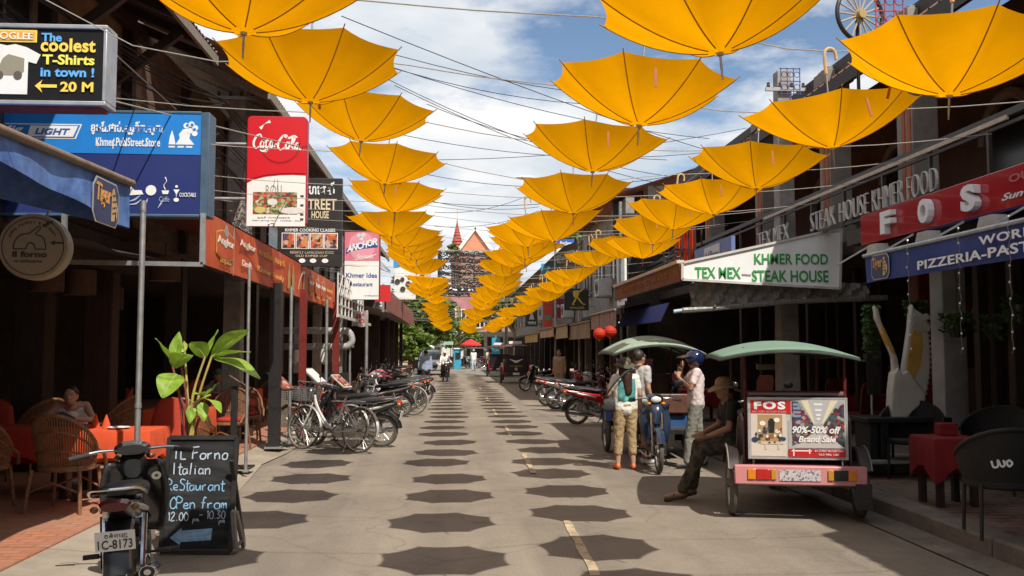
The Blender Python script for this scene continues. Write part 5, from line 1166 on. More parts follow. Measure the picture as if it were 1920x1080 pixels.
    for s in (-1, 1): MB().ell((-.93, s * .105, .745), (.03, .022, .022)).build('rear_indicator', amberlens, t)
    rf_ = MB(); rings = []
    for k in range(10):
        a = R(60 + 115 * k / 9); c = V((-.61 + .345 * math.cos(a), 0, .30 + .345 * math.sin(a))); o = V((math.cos(a), 0, math.sin(a)))
        rings.append([c + V((0, -.075, 0)) - o * .05, c + V((0, -.065, 0)), c + o * .015, c + V((0, .065, 0)), c + V((0, .075, 0)) - o * .05, c - o * .012])
    rf_.loft(rings).build('rear_fender', blackplastic, t)
    if plate:
        MB().box((-.955, 0, .545), (.008, .205, .13), rot=Matrix.Rotation(R(-14), 3, 'Y')).build('number_plate', pm('plate_white', (.72, .71, .68), .4, .08, 6), t)
    # engine, exhaust, footrests, swing arm, chain case, stands, shocks
    MB().loft([section(.20, .34, .05, .05), section(.12, .34, .075, .065), section(-.05, .33, .09, .08), section(-.20, .34, .075, .075)]).cyl((.02, -.11, .33), (.02, .11, .33), .075, n=16).build('engine', engine, t)
    MB().tube(smooth_line([V((.20, -.05, .32)), V((.24, -.08, .20)), V((.05, -.12, .185)), V((-.25, -.14, .21))], 4), .017, 8).build('exhaust_pipe', chrome, t)
    ex = MB().loft([[V((x, -.15 + r_ * math.cos(2 * math.pi * k / 14), z + r_ * math.sin(2 * math.pi * k / 14))) for k in range(14)] for x, z, r_ in ((-.25, .215, .022), (-.32, .225, .042), (-.80, .295, .052), (-.84, .30, .046))]).build('muffler', chrome, t)
    MB().torus((-.845, -.15, .302), (1, 0, -.1), .030, .010, 18, 6).build('muffler_tip', blackmetal, ex)
    for s in (-1, 1):
        MB().cyl((.0, s * .10, .27), (.0, s * .27, .27), .010, n=6).cyl((.0, s * .19, .275), (.0, s * .28, .275), .019, n=8).build('foot_peg', rubber, t)
        MB().cyl((-.30, s * .13, .33), (-.32, s * .235, .33), .008, n=6).cyl((-.31, s * .16, .335), (-.32, s * .245, .335), .016, n=8).build('pillion_peg', rubber, t)
        MB().beam((-.12, s * .085, .33), (-.62, s * .085, .285), .022, .04).build('swing_arm', steel, t)
        MB().cyl((-.58, s * .10, .30), (-.44, s * .11, .62), .022, n=9).build('shock_absorber', chrome, t)
    MB().tube([V((.02, .11, .24)), V((.0, .17, .12)), V((-.06, .24, .01))], .011, 6).build('side_stand', blackmetal, t)
    if basket:
        b = MB(); 
        for k in range(5): b.tube([V((.44 + .02 * k, -.13, .70 + .05 * k)), V((.58, -.13, .70 + .05 * k)), V((.58, .13, .70 + .05 * k)), V((.44 + .02 * k, .13, .70 + .05 * k))], .005, 4)
        b.build('basket', steel, t)
    return t
def paint(n, c, **k): return pm('paint_' + n, c, .22, .08, 3, coat=.5, dirt=.25, **k)
pb = paint('black', (.013, .013, .015)); pr = paint('red', (.36, .012, .018)); pw = paint('silver', (.42, .42, .42)); pbl = paint('dark_blue', (.02, .035, .07)); pmar = paint('maroon', (.12, .012, .02)); pgr = paint('graphite', (.06, .062, .068))

# the near one, seen from behind
near = make_motorbike('black motorbike with plate 1C-8173 parked nose to the left restaurant tables', pb, blackplastic, mirrors=False)
pc = atZ(222, 1150, 0.02); near.location = (pc.x - .10, 6.72, .015); hd = R(103)
near.rotation_euler = (R(-3), 0, hd); near.scale = (.95, 1.10, .95)
recolour(near, {redlens: pm('dark_red_lens', (.10, .008, .008), .15, .1, 20), amberlens: pm('smoked_lens', (.14, .07, .025), .15, .1, 20)})
plate_o = [c for c in near.children if c.name.startswith('number_plate')][0]
Rm = Matrix.Rotation(R(-14), 3, 'Y'); pu, pv = V((0, -1, 0)), Rm @ V((0, 0, 1)); pn = pu.cross(pv); oc = V((-.955, 0, .545)) + pn * .0055
MB().text('1C-8173', oc - pu * .088 - pv * .05, pu, pv, .176, .06, .001, 0, .01).build('plate_number', ink((.02, .02, .03)), plate_o, smooth=False)
MB().text('ភ្នំពេញ', oc - pu * .055 + pv * .02, pu, pv, .12, .036, .001).build('plate_script', MATS['ink_050507'], plate_o, smooth=False)
MB().cyl((.165, -.145, .80), (.15, -.147, .80), .030, n=18).build('lock_disc', chrome, near)
MB().cyl((.152, -.147, .80), (.146, -.148, .80), .012, n=10).build('key_slot', blackmetal, near)

# left row: nose to the shops, tails to the street
rowg = 'motorbikes parked along the left shops'
mk = make_motorbike('black motorbike with chrome rail right behind the bicycle', pb, pgr, rowg, alloy=False)
def put(o, px, py, heading, lean=-4):
    """rear wheel touches the ground at pixel (px,py)"""
    g = atZ(px, py, 0.0); h = R(heading); o.location = (g.x + .61 * math.cos(h), g.y + .61 * math.sin(h), .01); o.rotation_euler = (R(lean), 0, h)
put(mk, 716, 839, 172)
lab = ['dark red motorbike half hidden behind the bicycle', 'black motorbike with worn silver rail third in the left row', 'silver tailed motorbike fourth in the left row', 'black motorbike fifth in the left row under the pink saddle cover', 'maroon motorbike sixth in the left row', 'black motorbike with white plate at the far end of the left row']
cols = [{pb: pr}, {}, {pb: pw, pgr: pb}, {}, {pb: pmar}, {}]
for k_, (px, py, hd) in enumerate(((690, 822, 168), (752, 782, 176), (766, 772, 172), (776, 766, 178), (784, 762, 170), (796, 756, 176))):
    o = dup(mk, (0, 0, 0), 0, lab[k_], rowg)
    if cols[k_]: recolour(o, cols[k_])
    put(o, px, py, hd, -5)
for k_, (px, py, lb_) in enumerate(((745, 728, 'dark motorbike standing by the far left shop posts'), (760, 716, 'maroon motorbike beyond the left row near the pavement'), (722, 740, 'dark motorbike deep between the left posts'))):
    o = dup(mk, (0, 0, 0), 0, lb_, rowg); recolour(o, {pb: [pgr, pmar, pb][k_]}); put(o, px, py, 150 + 30 * k_)
# pink cover slung on a saddle
g = atZ(770, 766, 0); t = thing('saddle_cover', 'dusty pink cloth cover draped on a parked motorbike handlebar', 'cover', (atY(712, 700, 26).x, 26, .98)); gg = []
for i in range(9):
    gg.append([V((.36 * math.cos(2 * math.pi * i / 8) * j / 4, .30 * math.sin(2 * math.pi * i / 8) * j / 4, .16 - .22 * (j / 4) ** 1.7 + .035 * math.sin(i * 2.2) * j / 4)) for j in range(5)])
MB().sheet(gg).build('cloth', pm('pink_cloth', (.62, .15, .20), .8, .15, 6, bump=.3), t)
# right row: tails to the street
rg2 = 'motorbikes parked along the right shops'
rm = make_motorbike('bright red motorbike with silver stripe nearest in the right row', pr, pr, rg2)
put(rm, 1082, 797, 8, 4)
for k_, (px, py, hd, cl, lb_) in enumerate(((1064, 772, 4, {pr: pmar}, 'maroon motorbike with bright wheels second in the right row'), (1042, 769, 8, {pr: pw}, 'silver motorbike third in the right row'), (1026, 762, 2, {pr: pr}, 'red motorbike with pale tail fourth in the right row'), (1110, 758, 20, {pr: pb}, 'black motorbike in the shade behind the red one'), (1090, 742, 30, {pr: pb}, 'black motorbike further back in the right shade'), (1128, 748, 60, {pr: pr}, 'red motorbike deep in the shade with its headlight towards the street'))):
    o = dup(rm, (0, 0, 0), 0, lb_, rg2); recolour(o, cl); put(o, px, py, hd, 4)
o = dup(rm, (0, 0, 0), 0, 'white and black scooter parked beside the far black tuk-tuk', rg2); recolour(o, {pr: pb}); g = atZ(992, 733, 0); o.location = (g.x + .4, g.y, 0); o.rotation_euler = (R(-3), 0, R(200))
# row across the street end
fr_ = 'motorbikes standing across the far street end'
for k_, px in enumerate((868, 878, 890, 902, 926, 936)):
    p = atY(px, 690, 84); o = dup([mk, rm][k_ % 2], (p.x, 84 + (k_ % 3) * .8, 0), R(60 + 40 * (k_ % 3)), 'motorbike %s from the left in the row across the far street end' % ordw(k_), fr_)
    recolour(o, [{pb: pb}, {pr: pw}, {pb: pr}, {pr: pmar}, {pb: pw}, {pr: pb}][k_])

# ---------------------------------------------------------------- bicycle
def make_bicycle(label, fm, group=None, seat_m=vinyl):
    t = thing('bicycle', label, 'bicycle', group=group); rr = .335
    for nm, x in (('rear_wheel', -.53), ('front_wheel', .56)): spoked_wheel(t, nm, (x, 0, rr), rr, .017, 32, dustyrubber, pm('dull_rim', (.50, .48, .43), .35, .15, 6, metal=.7), .028, seg=44)
    f = MB()
    f.tube(smooth_line([V((.40, 0, .80)), V((.30, 0, .62)), V((.12, 0, .42)), V((-.06, 0, .30))], 5), .019, 9)
    f.tube(smooth_line([V((.385, 0, .72)), V((.24, 0, .50)), V((.10, 0, .36)), V((-.14, 0, .36))], 5), .016, 9)
    f.cyl((-.06, 0, .29), (-.205, 0, .80), .017, n=9); f.cyl((.405, 0, .84), (.36, 0, .68), .021, n=9)
    for s in (-.05, .05): f.cyl((-.06, s * .5, .29), (-.53, s, rr), .010, n=7); f.cyl((-.19, s * .4, .72), (-.53, s, rr), .009, n=7)
    f.build('frame', fm, t)
    fk = MB()
    for s in (-.045, .045): fk.tube(smooth_line([V((.39, s, .72)), V((.46, s, .52)), V((.56, s, rr))], 4), .011, 7)
    fk.build('fork', fm, t)
    MB().cyl((.405, 0, .82), (.38, 0, 1.0), .011, n=8).tube(smooth_line([V((.16, .27, .98)), V((.30, .24, 1.02)), V((.40, .10, 1.03)), V((.40, -.10, 1.03)), V((.30, -.24, 1.02)), V((.16, -.27, .98))], 4), .011, 8).build('handlebar', chrome, t)
    for s in (-1, 1): MB().cyl((.15, s * .272, .978), (.26, s * .25, 1.005), .016, n=8).build('grip', rubber, t)
    MB().cyl((-.205, 0, .78), (-.225, 0, .87), .012, n=8).build('seat_post', chrome, t)
    MB().loft([section(-.06, .90, .02, .018), section(-.16, .905, .055, .028), section(-.26, .91, .10, .034), section(-.33, .91, .09, .028)]).build('saddle', seat_m, t)
    for nm, x, a0, a1 in (('rear_mudguard', -.53, -20, 150), ('front_mudguard', .56, 40, 190)):
        rings = []
        for k in range(17):
            a = R(a0 + (a1 - a0) * k / 16) if x > 0 else R(30 + (200 - 30) * k / 16); c = V((x + (rr + .022) * math.cos(a), 0, rr + (rr + .022) * math.sin(a))); o = V((math.cos(a), 0, math.sin(a)))
            rings.append([c + V((0, -.03, 0)) - o * .018, c + o * .004, c + V((0, .03, 0)) - o * .018, c - o * .003])
        MB().loft(rings).build(nm, pm('grey_mudguard', (.40, .39, .36), .4, .15, 6, metal=.4), t)
    rk = MB()
    for s in (-.07, .07): rk.cyl((-.22, s, .73), (-.75, s, .74), .007, n=6); rk.cyl((-.70, s, .74), (-.54, s, rr), .006, n=6)
    for x in (-.3, -.42, -.54, -.66, -.75): rk.cyl((x, -.07, .738), (x, .07, .738), .006, n=6)
    rk.build('rear_rack', steel, t)
    b = MB()
    for k in range(7):
        z = .74 + .035 * k; w = .13 + .008 * k; L_ = .12 + .006 * k; b.tube([V((.56 + a * L_, e * w, z)) for a, e in ((-1, -1), (1, -1), (1, 1), (-1, 1))], .004, 4, closed=True)
    for k in range(8):
        y = -.13 + .26 * k / 7
        for a in (-1, 1): b.cyl((.56 + a * .12, y, .74), (.56 + a * .156, y * 1.35, .95), .0035, n=4)
        b.cyl((.44, y, .74), (.68, y, .74), .0035, n=4)
    for k in range(6):
        x = -.12 + .24 * k / 5
        for a in (-1, 1): b.cyl((.56 + x, a * .13, .74), (.56 + x * 1.3, a * .178, .95), .0035, n=4)
    b.build('basket', pm('grey_wire', (.12, .12, .12), .5, .2, 10), t)
    MB().loft([[V((x, -.045 + y, z)) for y, z in ((0, zc - h), (-.02, zc), (0, zc + h), (.02, zc))] for x, zc, h in ((.06, .29, .02), (-.06, .30, .085), (-.3, .31, .045), (-.56, .335, .035))]).build('chain_case', pm('pale_chain_case', (.50, .47, .42), .4, .15, 6, dirt=.4), t)
    c = MB(); c.cyl((-.06, -.09, .29), (.06, -.10, .17), .009, n=6); c.cyl((-.06, .09, .29), (-.18, .10, .41), .009, n=6); c.cyl((-.06, -.1, .29), (-.06, .1, .29), .014, n=8); c.build('crank', chrome, t)
    for x, y, z in ((.06, -.145, .17), (-.18, .145, .41)): MB().box((x, y, z), (.09, .085, .022)).build('pedal', rubber, t)
    MB().tube([V((-.45, .06, .33)), V((-.42, .14, .16)), V((-.40, .19, .01))], .008, 6).build('kick_stand', steel, t)
    MB().ell((.50, 0, .90), (.05, .045, .045)).build('lamp', chrome, t)
    return t
bk = make_bicycle('white step through bicycle with wire basket parked facing the left shops', pm('pale_bike_frame', (.58, .57, .55), .35, .1, 5, dirt=.3), 'bicycles by the left kerb')
p0, p1 = atZ(686, 852, 0), atZ(555, 843, 0); d = p1 - p0; hh = math.atan2(d.y, d.x); m_ = (p0 + p1) / 2
bk.location = (m_.x, m_.y, .012); bk.rotation_euler = (R(7), 0, hh); bk.scale = (1.08,) * 3
b2 = dup(bk, (m_.x - .25, m_.y + .55, .012), hh + .12, 'dark old bicycle leaning just behind the white one', 'bicycles by the left kerb'); recolour(b2, {MATS['pale_bike_frame']: pb}); b2.rotation_euler = (R(5), 0, hh + .10)
p = atZ(772, 776, 0); b3 = dup(bk, (p.x - .5, p.y - .6, .012), R(170), 'silver bicycle standing between the left row of motorbikes', 'bicycles by the left kerb')
# ================================================================== TUK-TUKS: canopied trailers hitched to motorbikes (x forward; origin on the ground under the wheels)
def make_tuktuk(label, body, bump_m, canopy, group, seat_m, kind='advert', dome=.165):
    t = thing('tuk_tuk', label, 'tuk-tuk', group=group)
    wr = .335; wy = .66; wx = -.40 if kind == 'advert' else 0
    for s in (-1, 1):
        w = spoked_wheel(t, 'wheel', (wx, s * wy, wr), wr, .042, 24, dustyrubber, steel, .05)
        rings = []
        for k in range(13):
            a = R(28 + 124 * k / 12); c = V((wx + (wr + .055) * math.cos(a), s * wy, wr + (wr + .055) * math.sin(a)))
            o = V((math.cos(a), 0, math.sin(a))); rings.append([c + V((0, -.065, 0)), c + V((0, -.05, 0)) + o * .015, c + V((0, .05, 0)) + o * .015, c + V((0, .065, 0)), c - o * .008])
        f = MB().loft(rings).build('fender', body if kind != 'advert' else pm('maroon_fender', (.018, .008, .009), .5, .3, 6, dirt=.3), t)
        MB().tube([V((wx + (wr + .08) * math.cos(R(28 + 124 * k / 12)), s * (wy + .055), wr + (wr + .08) * math.sin(R(28 + 124 * k / 12)))) for k in range(13)], .007, 6).build('trim', pm('pale_trim', (.26, .24, .21), .4, .2, 6), f)
        if s < 0 or kind != 'advert': MB().box((wx - .40, s * .62, .27), (.012, .16, .26)).build('mud_flap', rubber, t)
    MB().cyl((wx, -wy, wr), (wx, wy, wr), .028, n=10).build('axle', steel, t)
    mb = MB()
    for s in (-.35, .35): mb.box((.35, s, .42), (1.9, .05, .06))
    for x in (-.5, .2, .8, 1.28): mb.box((x, 0, .42), (.05, .75, .05))
    for s in (-.35, .35): mb.box((0, s, .37), (.7, .045, .035))
    mb.build('chassis', blackmetal, t)
    MB().bb((-.50, -.50, .45), (1.25, .50, .49)).build('floor_pan', pm('checker_floor', (.09, .085, .08), .5, .3, 20, metal=.3), t)
    # side panels with a swept dip for the doorway
    for s in (-1, 1):
        out = [(-.55, .50), (-.55, 1.02), (-.42, 1.08), (-.05, 1.00), (.10, .82), (.22, .62), (.45, .57), (.62, .62), (.76, .84), (.95, .92), (1.24, .92), (1.28, .50)]
        MB().extr(out, (0, s * .54 + (.012 if s > 0 else 0), 0), (1, 0, 0), (0, 0, 1), .022).build('side_panel', body, t)
        MB().tube([V((x, s * .545, z)) for x, z in out[1:11]], .014, 6).build('hand_rail', pm('pale_trim', (0, 0, 0)), t)
        MB().beam((-.52, s * .50, 1.12), (.0, s * .52, 1.06), .07, .05).build('armrest', brownwood if kind == 'advert' else body, t)
    # benches
    bs = MB(); bs.loft([section(-.48, .72, .47, .05), section(-.06, .73, .47, .055)]).build('rear_seat', seat_m, t)
    MB().bb((-.50, -.48, .49), (-.08, .48, .68)).build('seat_box', body, t)
    MB().loft([[V((-.44 - .10 * k - .03 * (a < 0), y_, .78 + .46 * k)) for a, y_ in ((1, -.48), (1, .48), (-1, .48), (-1, -.48))] for k in (0, .5, 1)]).build('backrest', seat_m, t, bev=.03)
    MB().loft([section(.78, .70, .46, .045), section(1.10, .71, .46, .05)]).build('front_seat', seat_m, t)
    MB().bb((.80, -.46, .49), (1.12, .46, .66)).build('front_box', body, t); MB().bb((1.14, -.46, .70), (1.20, .46, 1.0)).build('front_backrest', seat_m, t, bev=.02)
    # back: sloping panel, bumper
    MB().loft([[V((x, y, z)) for y in (-.50,)] + [V((x, .50, z)), V((x + .02, .50, z)), V((x + .02, -.50, z))] for x, z in ((-.68, .55), (-.56, .60), (-.56, 1.0), (-.57, 1.26))]).build('back_panel', pm('dark_maroon_panel', (.045, .012, .016), .35, .3, 5, coat=.2) if kind == 'advert' else body, t)
    if kind == 'advert':
        bw = .66
        out = [(-bw, -.09), (-bw - .0, .10), (bw, .10), (bw, -.09)]
        bp = MB().bb((-.80, -bw, .375), (-.70, bw, .57)).build('bumper', bump_m, t, bev=.012)
        for s in (-1, 1): MB().extr([(0, .375), (.34, .42), (.34, .55), (0, .57)], (-.70, s * (bw - .012) + (.022 if s > 0 else 0), 0), (1, 0, 0), (0, 0, 1), .022).build('side_wing', bump_m, bp)
        Bb = Board(t, (-.803, bw, .36), (0, -1, 0), Z_, 1.0)
        lens = pm('amber_lens_dull', (.50, .26, .03), .15, .1, 20)
        for x0, seq in ((.13, (amberlens, redlens, lens)), (.93, (lens, blackplastic, amberlens))):
            for k, m in enumerate(seq):
                w_ = (.085, .15, .055) if x0 < .5 else (.06, .14, .085)
                xs = x0 + sum(w_[:k]); o = MB().bb((-.815, bw - xs - w_[k] + .003, .43), (-.801, bw - xs - .003, .535)).build('tail_light', m, t, bev=.004)
        MB().bb((-.808, -.20 + .0, .42), (-.8015, .21, .53)).build('number_plate', printmat('worn_plate', [(.45, .42, .45), (.55, .52, .50), (.20, .16, .25), (.60, .55, .52)], 60), t)
        # the advertising board
        W2, z0, z1 = .485, .645, 1.245
        MB().bb((-.665, -W2, z0), (-.625, W2, z1)).build('advert_board', pm('advert_back', (.50, .48, .45), .4, .1, 5), t)
        fr = MB()
        for a, b in (((-.668, -W2 - .02, z0 - .02), (-.62, W2 + .02, z0 - .001)), ((-.668, -W2 - .02, z1 + .001), (-.62, W2 + .02, z1 + .02)), ((-.668, -W2 - .02, z0), (-.62, -W2 - .001, z1)), ((-.668, W2 + .001, z0), (-.62, W2 + .02, z1))): fr.bb(a, b)
        fr.build('advert_frame', alu, t)
        B = Board(t, (-.6655, W2, z1), (0, -1, 0), Z_, W2 * 2 / 194)     # 194 x 120 units, origin top left
        rd = pm('advert_red', (.50, .012, .016), .35, .06, 4); wf = ink((.80, .78, .76))
        B.poly('red_head', [(2, -2), (84, -2), (84, -30), (2, -30)], rd); B.text('lettering', 'FOS', 9, -21, 64, 17, wf, .004, .05, spacing=1.25); B.text('lettering', 'FACTORY OUTLET STORE', 5, -28, 70, 4, ink((.70, .45, .42)), .004)
        B.poly('shop_picture', [(2, -30), (74, -30), (74, -118), (2, -118)], ink((.62, .56, .48))); B.poly('shop_wall', [(16, -32), (66, -32), (66, -92), (16, -92)], ink((.42, .26, .12)), .004)
        navy_ = ink((.02, .05, .12))
        B.poly('coat_picture', [(37, -46), (41, -40), (47, -40), (51, -47), (49, -70), (38, -70)], ink((.012, .016, .02)), .006)
        for x, y, r_, m in ((26, -50, 6, wf), (55, -43, 6, wf), (30, -68, 5, navy_), (56, -66, 5, wf), (10, -84, 7, navy_), (68, -82, 5, navy_), (22, -76, 5, dk), (60, -78, 5, dk), (45, -76, 6, ink((.30, .14, .05))), (36, -82, 5, ink((.15, .05, .03)))): B.disc('goods_picture', x, y, r_, m, .006, ry=r_ * .8)
        rq = random.Random(2)
        for _ in range(26): B.disc('goods_picture', rq.uniform(10, 66), rq.uniform(-90, -60), rq.uniform(1.5, 3.2), rq.choice([navy_, dk, wf, MATS['ink_4c230c'] if 'ink_4c230c' in MATS else dk, ink((.40, .05, .04)), ink((.10, .14, .22))]), .008, ry=rq.uniform(1.5, 4), n=8)
        B.poly('table_picture', [(22, -88), (68, -88), (68, -93), (60, -93), (60, -104), (56, -104), (56, -93), (34, -93), (34, -104), (30, -104), (30, -93), (22, -93)], ink((.60, .50, .36)), .006)
        B.poly('mall_picture', [(84, -2), (192, -2), (192, -118), (78, -118), (78, -44), (84, -44)], ink((.40, .39, .38))); B.poly('mall_ceiling', [(100, -2), (180, -2), (146, -52), (130, -52)], ink((.46, .46, .47)), .004)
        B.poly('light_strip', [(104, -2), (118, -2), (132, -50), (129, -50)], ink((.70, .62, .42)), .006); B.poly('light_strip', [(164, -2), (178, -2), (148, -50), (145, -50)], ink((.72, .64, .44)), .006)
        for y, w_ in ((-8, 18), (-20, 14), (-30, 11), (-38, 8)): B.poly('ceiling_lamp', [(139 - w_ / 2, y), (139 + w_ / 2, y), (139 + w_ / 2 - 1, y - 4), (139 - w_ / 2 + 1, y - 4)], wf, .006)
        gd = printmat('mall_goods', [(.04, .03, .04), (.30, .03, .04), (.05, .06, .12), (.35, .30, .26), (.10, .03, .05), (.05, .12, .08)], 30)
        B.poly('shelf_picture', [(86, -4), (98, -4), (128, -50), (132, -66), (108, -84), (86, -96)], gd, .005); B.poly('shelf_picture', [(191, -8), (172, -18), (150, -50), (146, -66), (168, -84), (191, -98)], gd, .005)
        for y in (-8, -16, -24, -32): B.poly('blue_list', [(88, y), (104, y), (103, y - 5), (88, y - 5)], ink((.20, .28, .42)), .009)
        B.poly('mall_floor', [(130, -66), (148, -66), (190, -100), (90, -100)], ink((.48, .46, .43)), .007)
        B.text('lettering', '90%-50% off', 86, -70, 98, 15, wf, .012, .03, .25); B.text('lettering', 'Brand Sale', 98, -88, 75, 13, wf, .012, .03, .25)
        B.poly('red_foot', [(78, -102), (192, -102), (192, -118), (78, -118)], rd, .010); B.strokes('map_mark', [[(88, -102.5), (88, -117)], [(84, -106), (124, -106)], [(120, -102.5), (120, -112)]], 2.4, wf, .015); B.text('lettering', '#12 STREET 08 PSAR CHAS', 130, -108, 58, 4.5, wf, .014); B.text('lettering', '063 966 120', 138, -115, 40, 4, wf, .014)
        MB().loft([[V((-.60 + .02 * k, y_, 1.27 + .06 * k)) for y_ in (-.50,)] + [V((-.60 + .02 * k, .50, 1.27 + .06 * k)), V((-.50, .50, 1.27 + .06 * k)), V((-.50, -.50, 1.27 + .06 * k))] for k in (0, .6, 1)]).build('seat_top', pm('maroon_vinyl', (.10, .030, .032), .3, .2, 9, coat=.3), t, bev=.02)
        for s in (-1, 1): MB().cyl((-.64, s * .45, .62), (-.70, s * .45, .50), .014, n=6).build('board_stay', chrome, t)
    else:
        MB().bb((-.72, -.62, .36), (-.66, .62, .50)).build('bumper', bump_m, t, bev=.012)
        for s in (-1, 1): MB().bb((-.735, s * .5 - .07, .39), (-.721, s * .5 + .07, .47)).build('tail_light', redlens, t)
        MB().bb((-.728, -.15, .38), (-.721, .15, .48)).build('number_plate', MATS['plate_white'], t)
    # posts and canopy
    zt = 1.69 if kind == 'advert' else 1.62
    for x in (-.50, 1.15):
        for s in (-1, 1):
            MB().cyl((x, s * .50, .5), (x, s * .52, zt + (.10 if s > 0 or kind != 'advert' else .02)), .017, n=8).build('canopy_post', pm('maroon_post', (.13, .02, .02), .4, .2, 8), t)
    nx, ny = 16, 24; L0, L1, Wc = -.98, 1.55, .74; yo = .10 if kind == 'advert' else 0; g = []
    for i in range(nx + 1):
        row = []
        for j in range(ny + 1):
            a = -1 + 2 * i / nx; b = -1 + 2 * j / ny; kx = 1 - .10 * b * b; x = (L0 + L1) / 2 + a * (L1 - L0) / 2 * kx; y = yo + b * Wc * (1 - .06 * a * a)
            z = zt + dome * (1 - abs(b) ** 2.1 * .95) * (1 - .45 * a * a) - .02 * (a * a) ; row.append(V((x, y, z)))
        g.append(row)
    o = MB().sheet(g).build('canopy', canopy, t); m = o.modifiers.new('s', 'SOLIDIFY'); m.thickness = .012; m.offset = -1
    edge = [g[0][j] for j in range(ny + 1)] + [g[i][ny] for i in range(1, nx + 1)] + [g[nx][j] for j in range(ny - 1, -1, -1)] + [g[i][0] for i in range(nx - 1, 0, -1)]
    MB().tube([p - V((0, 0, .015)) for p in edge], .017, 6, closed=True).build('canopy_rim', pm('dark_canopy_rim', (.05, .06, .05), .6, .3, 8), o)
    for x in (-.5, .3, 1.15): MB().tube([V((x, yo + b * .70, zt + .0 + (dome - .03) * (1 - abs(b) ** 2.1 * .95) * (1 - .45 * ((x - .285) / 1.26) ** 2))) for b in (-1, -.6, -.2, .2, .6, 1)], .012, 6).build('canopy_rib', blackmetal, o)
    # hitch arm reaching the motorbike saddle
    MB().tube(smooth_line([V((1.25, 0, .45)), V((1.6, 0, .50)), V((1.9, 0, .78)), V((2.02, 0, .88))], 4), .03, 8).build('hitch', blackmetal, t)
    return t
green = pm('pale_green_canvas', (.15, .25, .185), .7, .1, 2.5, bump=.12, bscale=10, dirt=.18)
tg = 'green canopied tuk-tuks by the right kerb'
tk = make_tuktuk('tuk-tuk with pink bumper and FOS sale board under a green canopy', pm('dark_maroon_body', (.05, .016, .018), .35, .3, 5, coat=.3, dirt=.3), pm('pink_bumper', (.60, .24, .24), .4, .08, 4, dirt=.15), green, tg, pm('maroon_vinyl', (0, 0, 0)))
p = atY(1480, 900, 9.75); TK = V((p.x, 9.75, 0)); TKR = R(90 - 12)
tk.location = TK; tk.rotation_euler = (0, 0, TKR); tk.scale = (.95,) * 3
def tkp(x, y, z): return TK + Matrix.Rotation(TKR, 3, 'Z') @ (V((x, y, z)) * .95)
m1 = make_motorbike('black motorbike hitched in front of the pink bumpered tuk-tuk', pb, pgr, 'motorbikes pulling tuk-tuks'); m1.location = tkp(2.35, 0, .0); m1.rotation_euler = (0, 0, TKR)
# second tuk-tuk, facing the camera, blue body
tk2 = make_tuktuk('blue bodied tuk-tuk with pale green canopy facing the camera', pm('tuktuk_blue', (.03, .10, .26), .35, .15, 4, coat=.3, dirt=.3), blackmetal, pm('faded_green_canvas', (.28, .37, .29), .7, .1, 2.5, bump=.12, bscale=10, dirt=.2), tg, pm('brown_vinyl', (.12, .055, .04), .45, .2, 9), kind='plain', dome=.27)
p = atY(1212, 800, 15.4); TK2 = V((p.x, 15.4, 0)); tk2.location = TK2; tk2.rotation_euler = (0, 0, R(-93)); tk2.scale = (1.0, 1.0, 1.0)
for s in (-1, 1):
    for z in (.62, .74): MB().bb((-.3, s * .556, z), (1.2, s * .560, z + .05)).build('pale_stripe', pm('stripe_sky', (.30, .42, .55), .4, .1, 5), tk2)
m2 = make_motorbike('dark blue motorbike with white headlight facing the camera before the blue tuk-tuk', pbl, pbl, 'motorbikes pulling tuk-tuks')
pf = atZ(1246, 888, 0); m2.location = (pf.x - .02, pf.y + .62, 0.0); m2.rotation_euler = (0, 0, R(-95))
# far black tuk-tuk
tk3 = make_tuktuk('far red and black tuk-tuk with a white wing mark on its back', pm('tuktuk_black', (.02, .014, .015), .3, .3, 5, coat=.4), blackmetal, pm('dark_brown_canopy', (.10, .045, .03), .6, .2, 4), 'tuk-tuks parked far down the right side', pm('tuktuk_red_seat', (.22, .02, .02), .5, .2, 8), kind='plain', dome=.15)
p = atY(966, 715, 47); tk3.location = (p.x, 47, 0); tk3.rotation_euler = (0, 0, R(90)); tk3.scale = (1.0, 1.08, 1.1)
B = Board(tk3, (-.705, 0, 1.0), (0, -1, 0), Z_, 1.0); B.strokes('wing_mark', [[(-.30, .09), (-.14, .02), (0, -.03), (.14, .02), (.30, .09)]], (.02, .10), wht, .005); B.text('lettering', 'TAXI SERVICE', -.3, -.26, .6, .07, ink((.5, .38, .05)), .004); B.disc('round_seal', 0, -.36, .07, ink((.55, .50, .30)), .004)
MB().bb((-.2, -.3, 1.78), (.3, .3, 1.90)).build('roof_parcel', wht, tk3); MB().bb((-.6, -.62, .5), (1.1, -.57, .9)).build('red_side', pr, tk3); MB().bb((-.6, .57, .5), (1.1, .62, .9)).build('red_side', pr, tk3)
p = atY(935, 690, 58); tk4 = dup(tk3, (p.x, 58, 0), R(90), 'second tuk-tuk just beyond the white winged one', 'tuk-tuks parked far down the right side')
for c in list(tk4.children):
    if c.name.split('.')[0] in ('wing_mark', 'lettering', 'round_seal'): bpy.data.objects.remove(c)
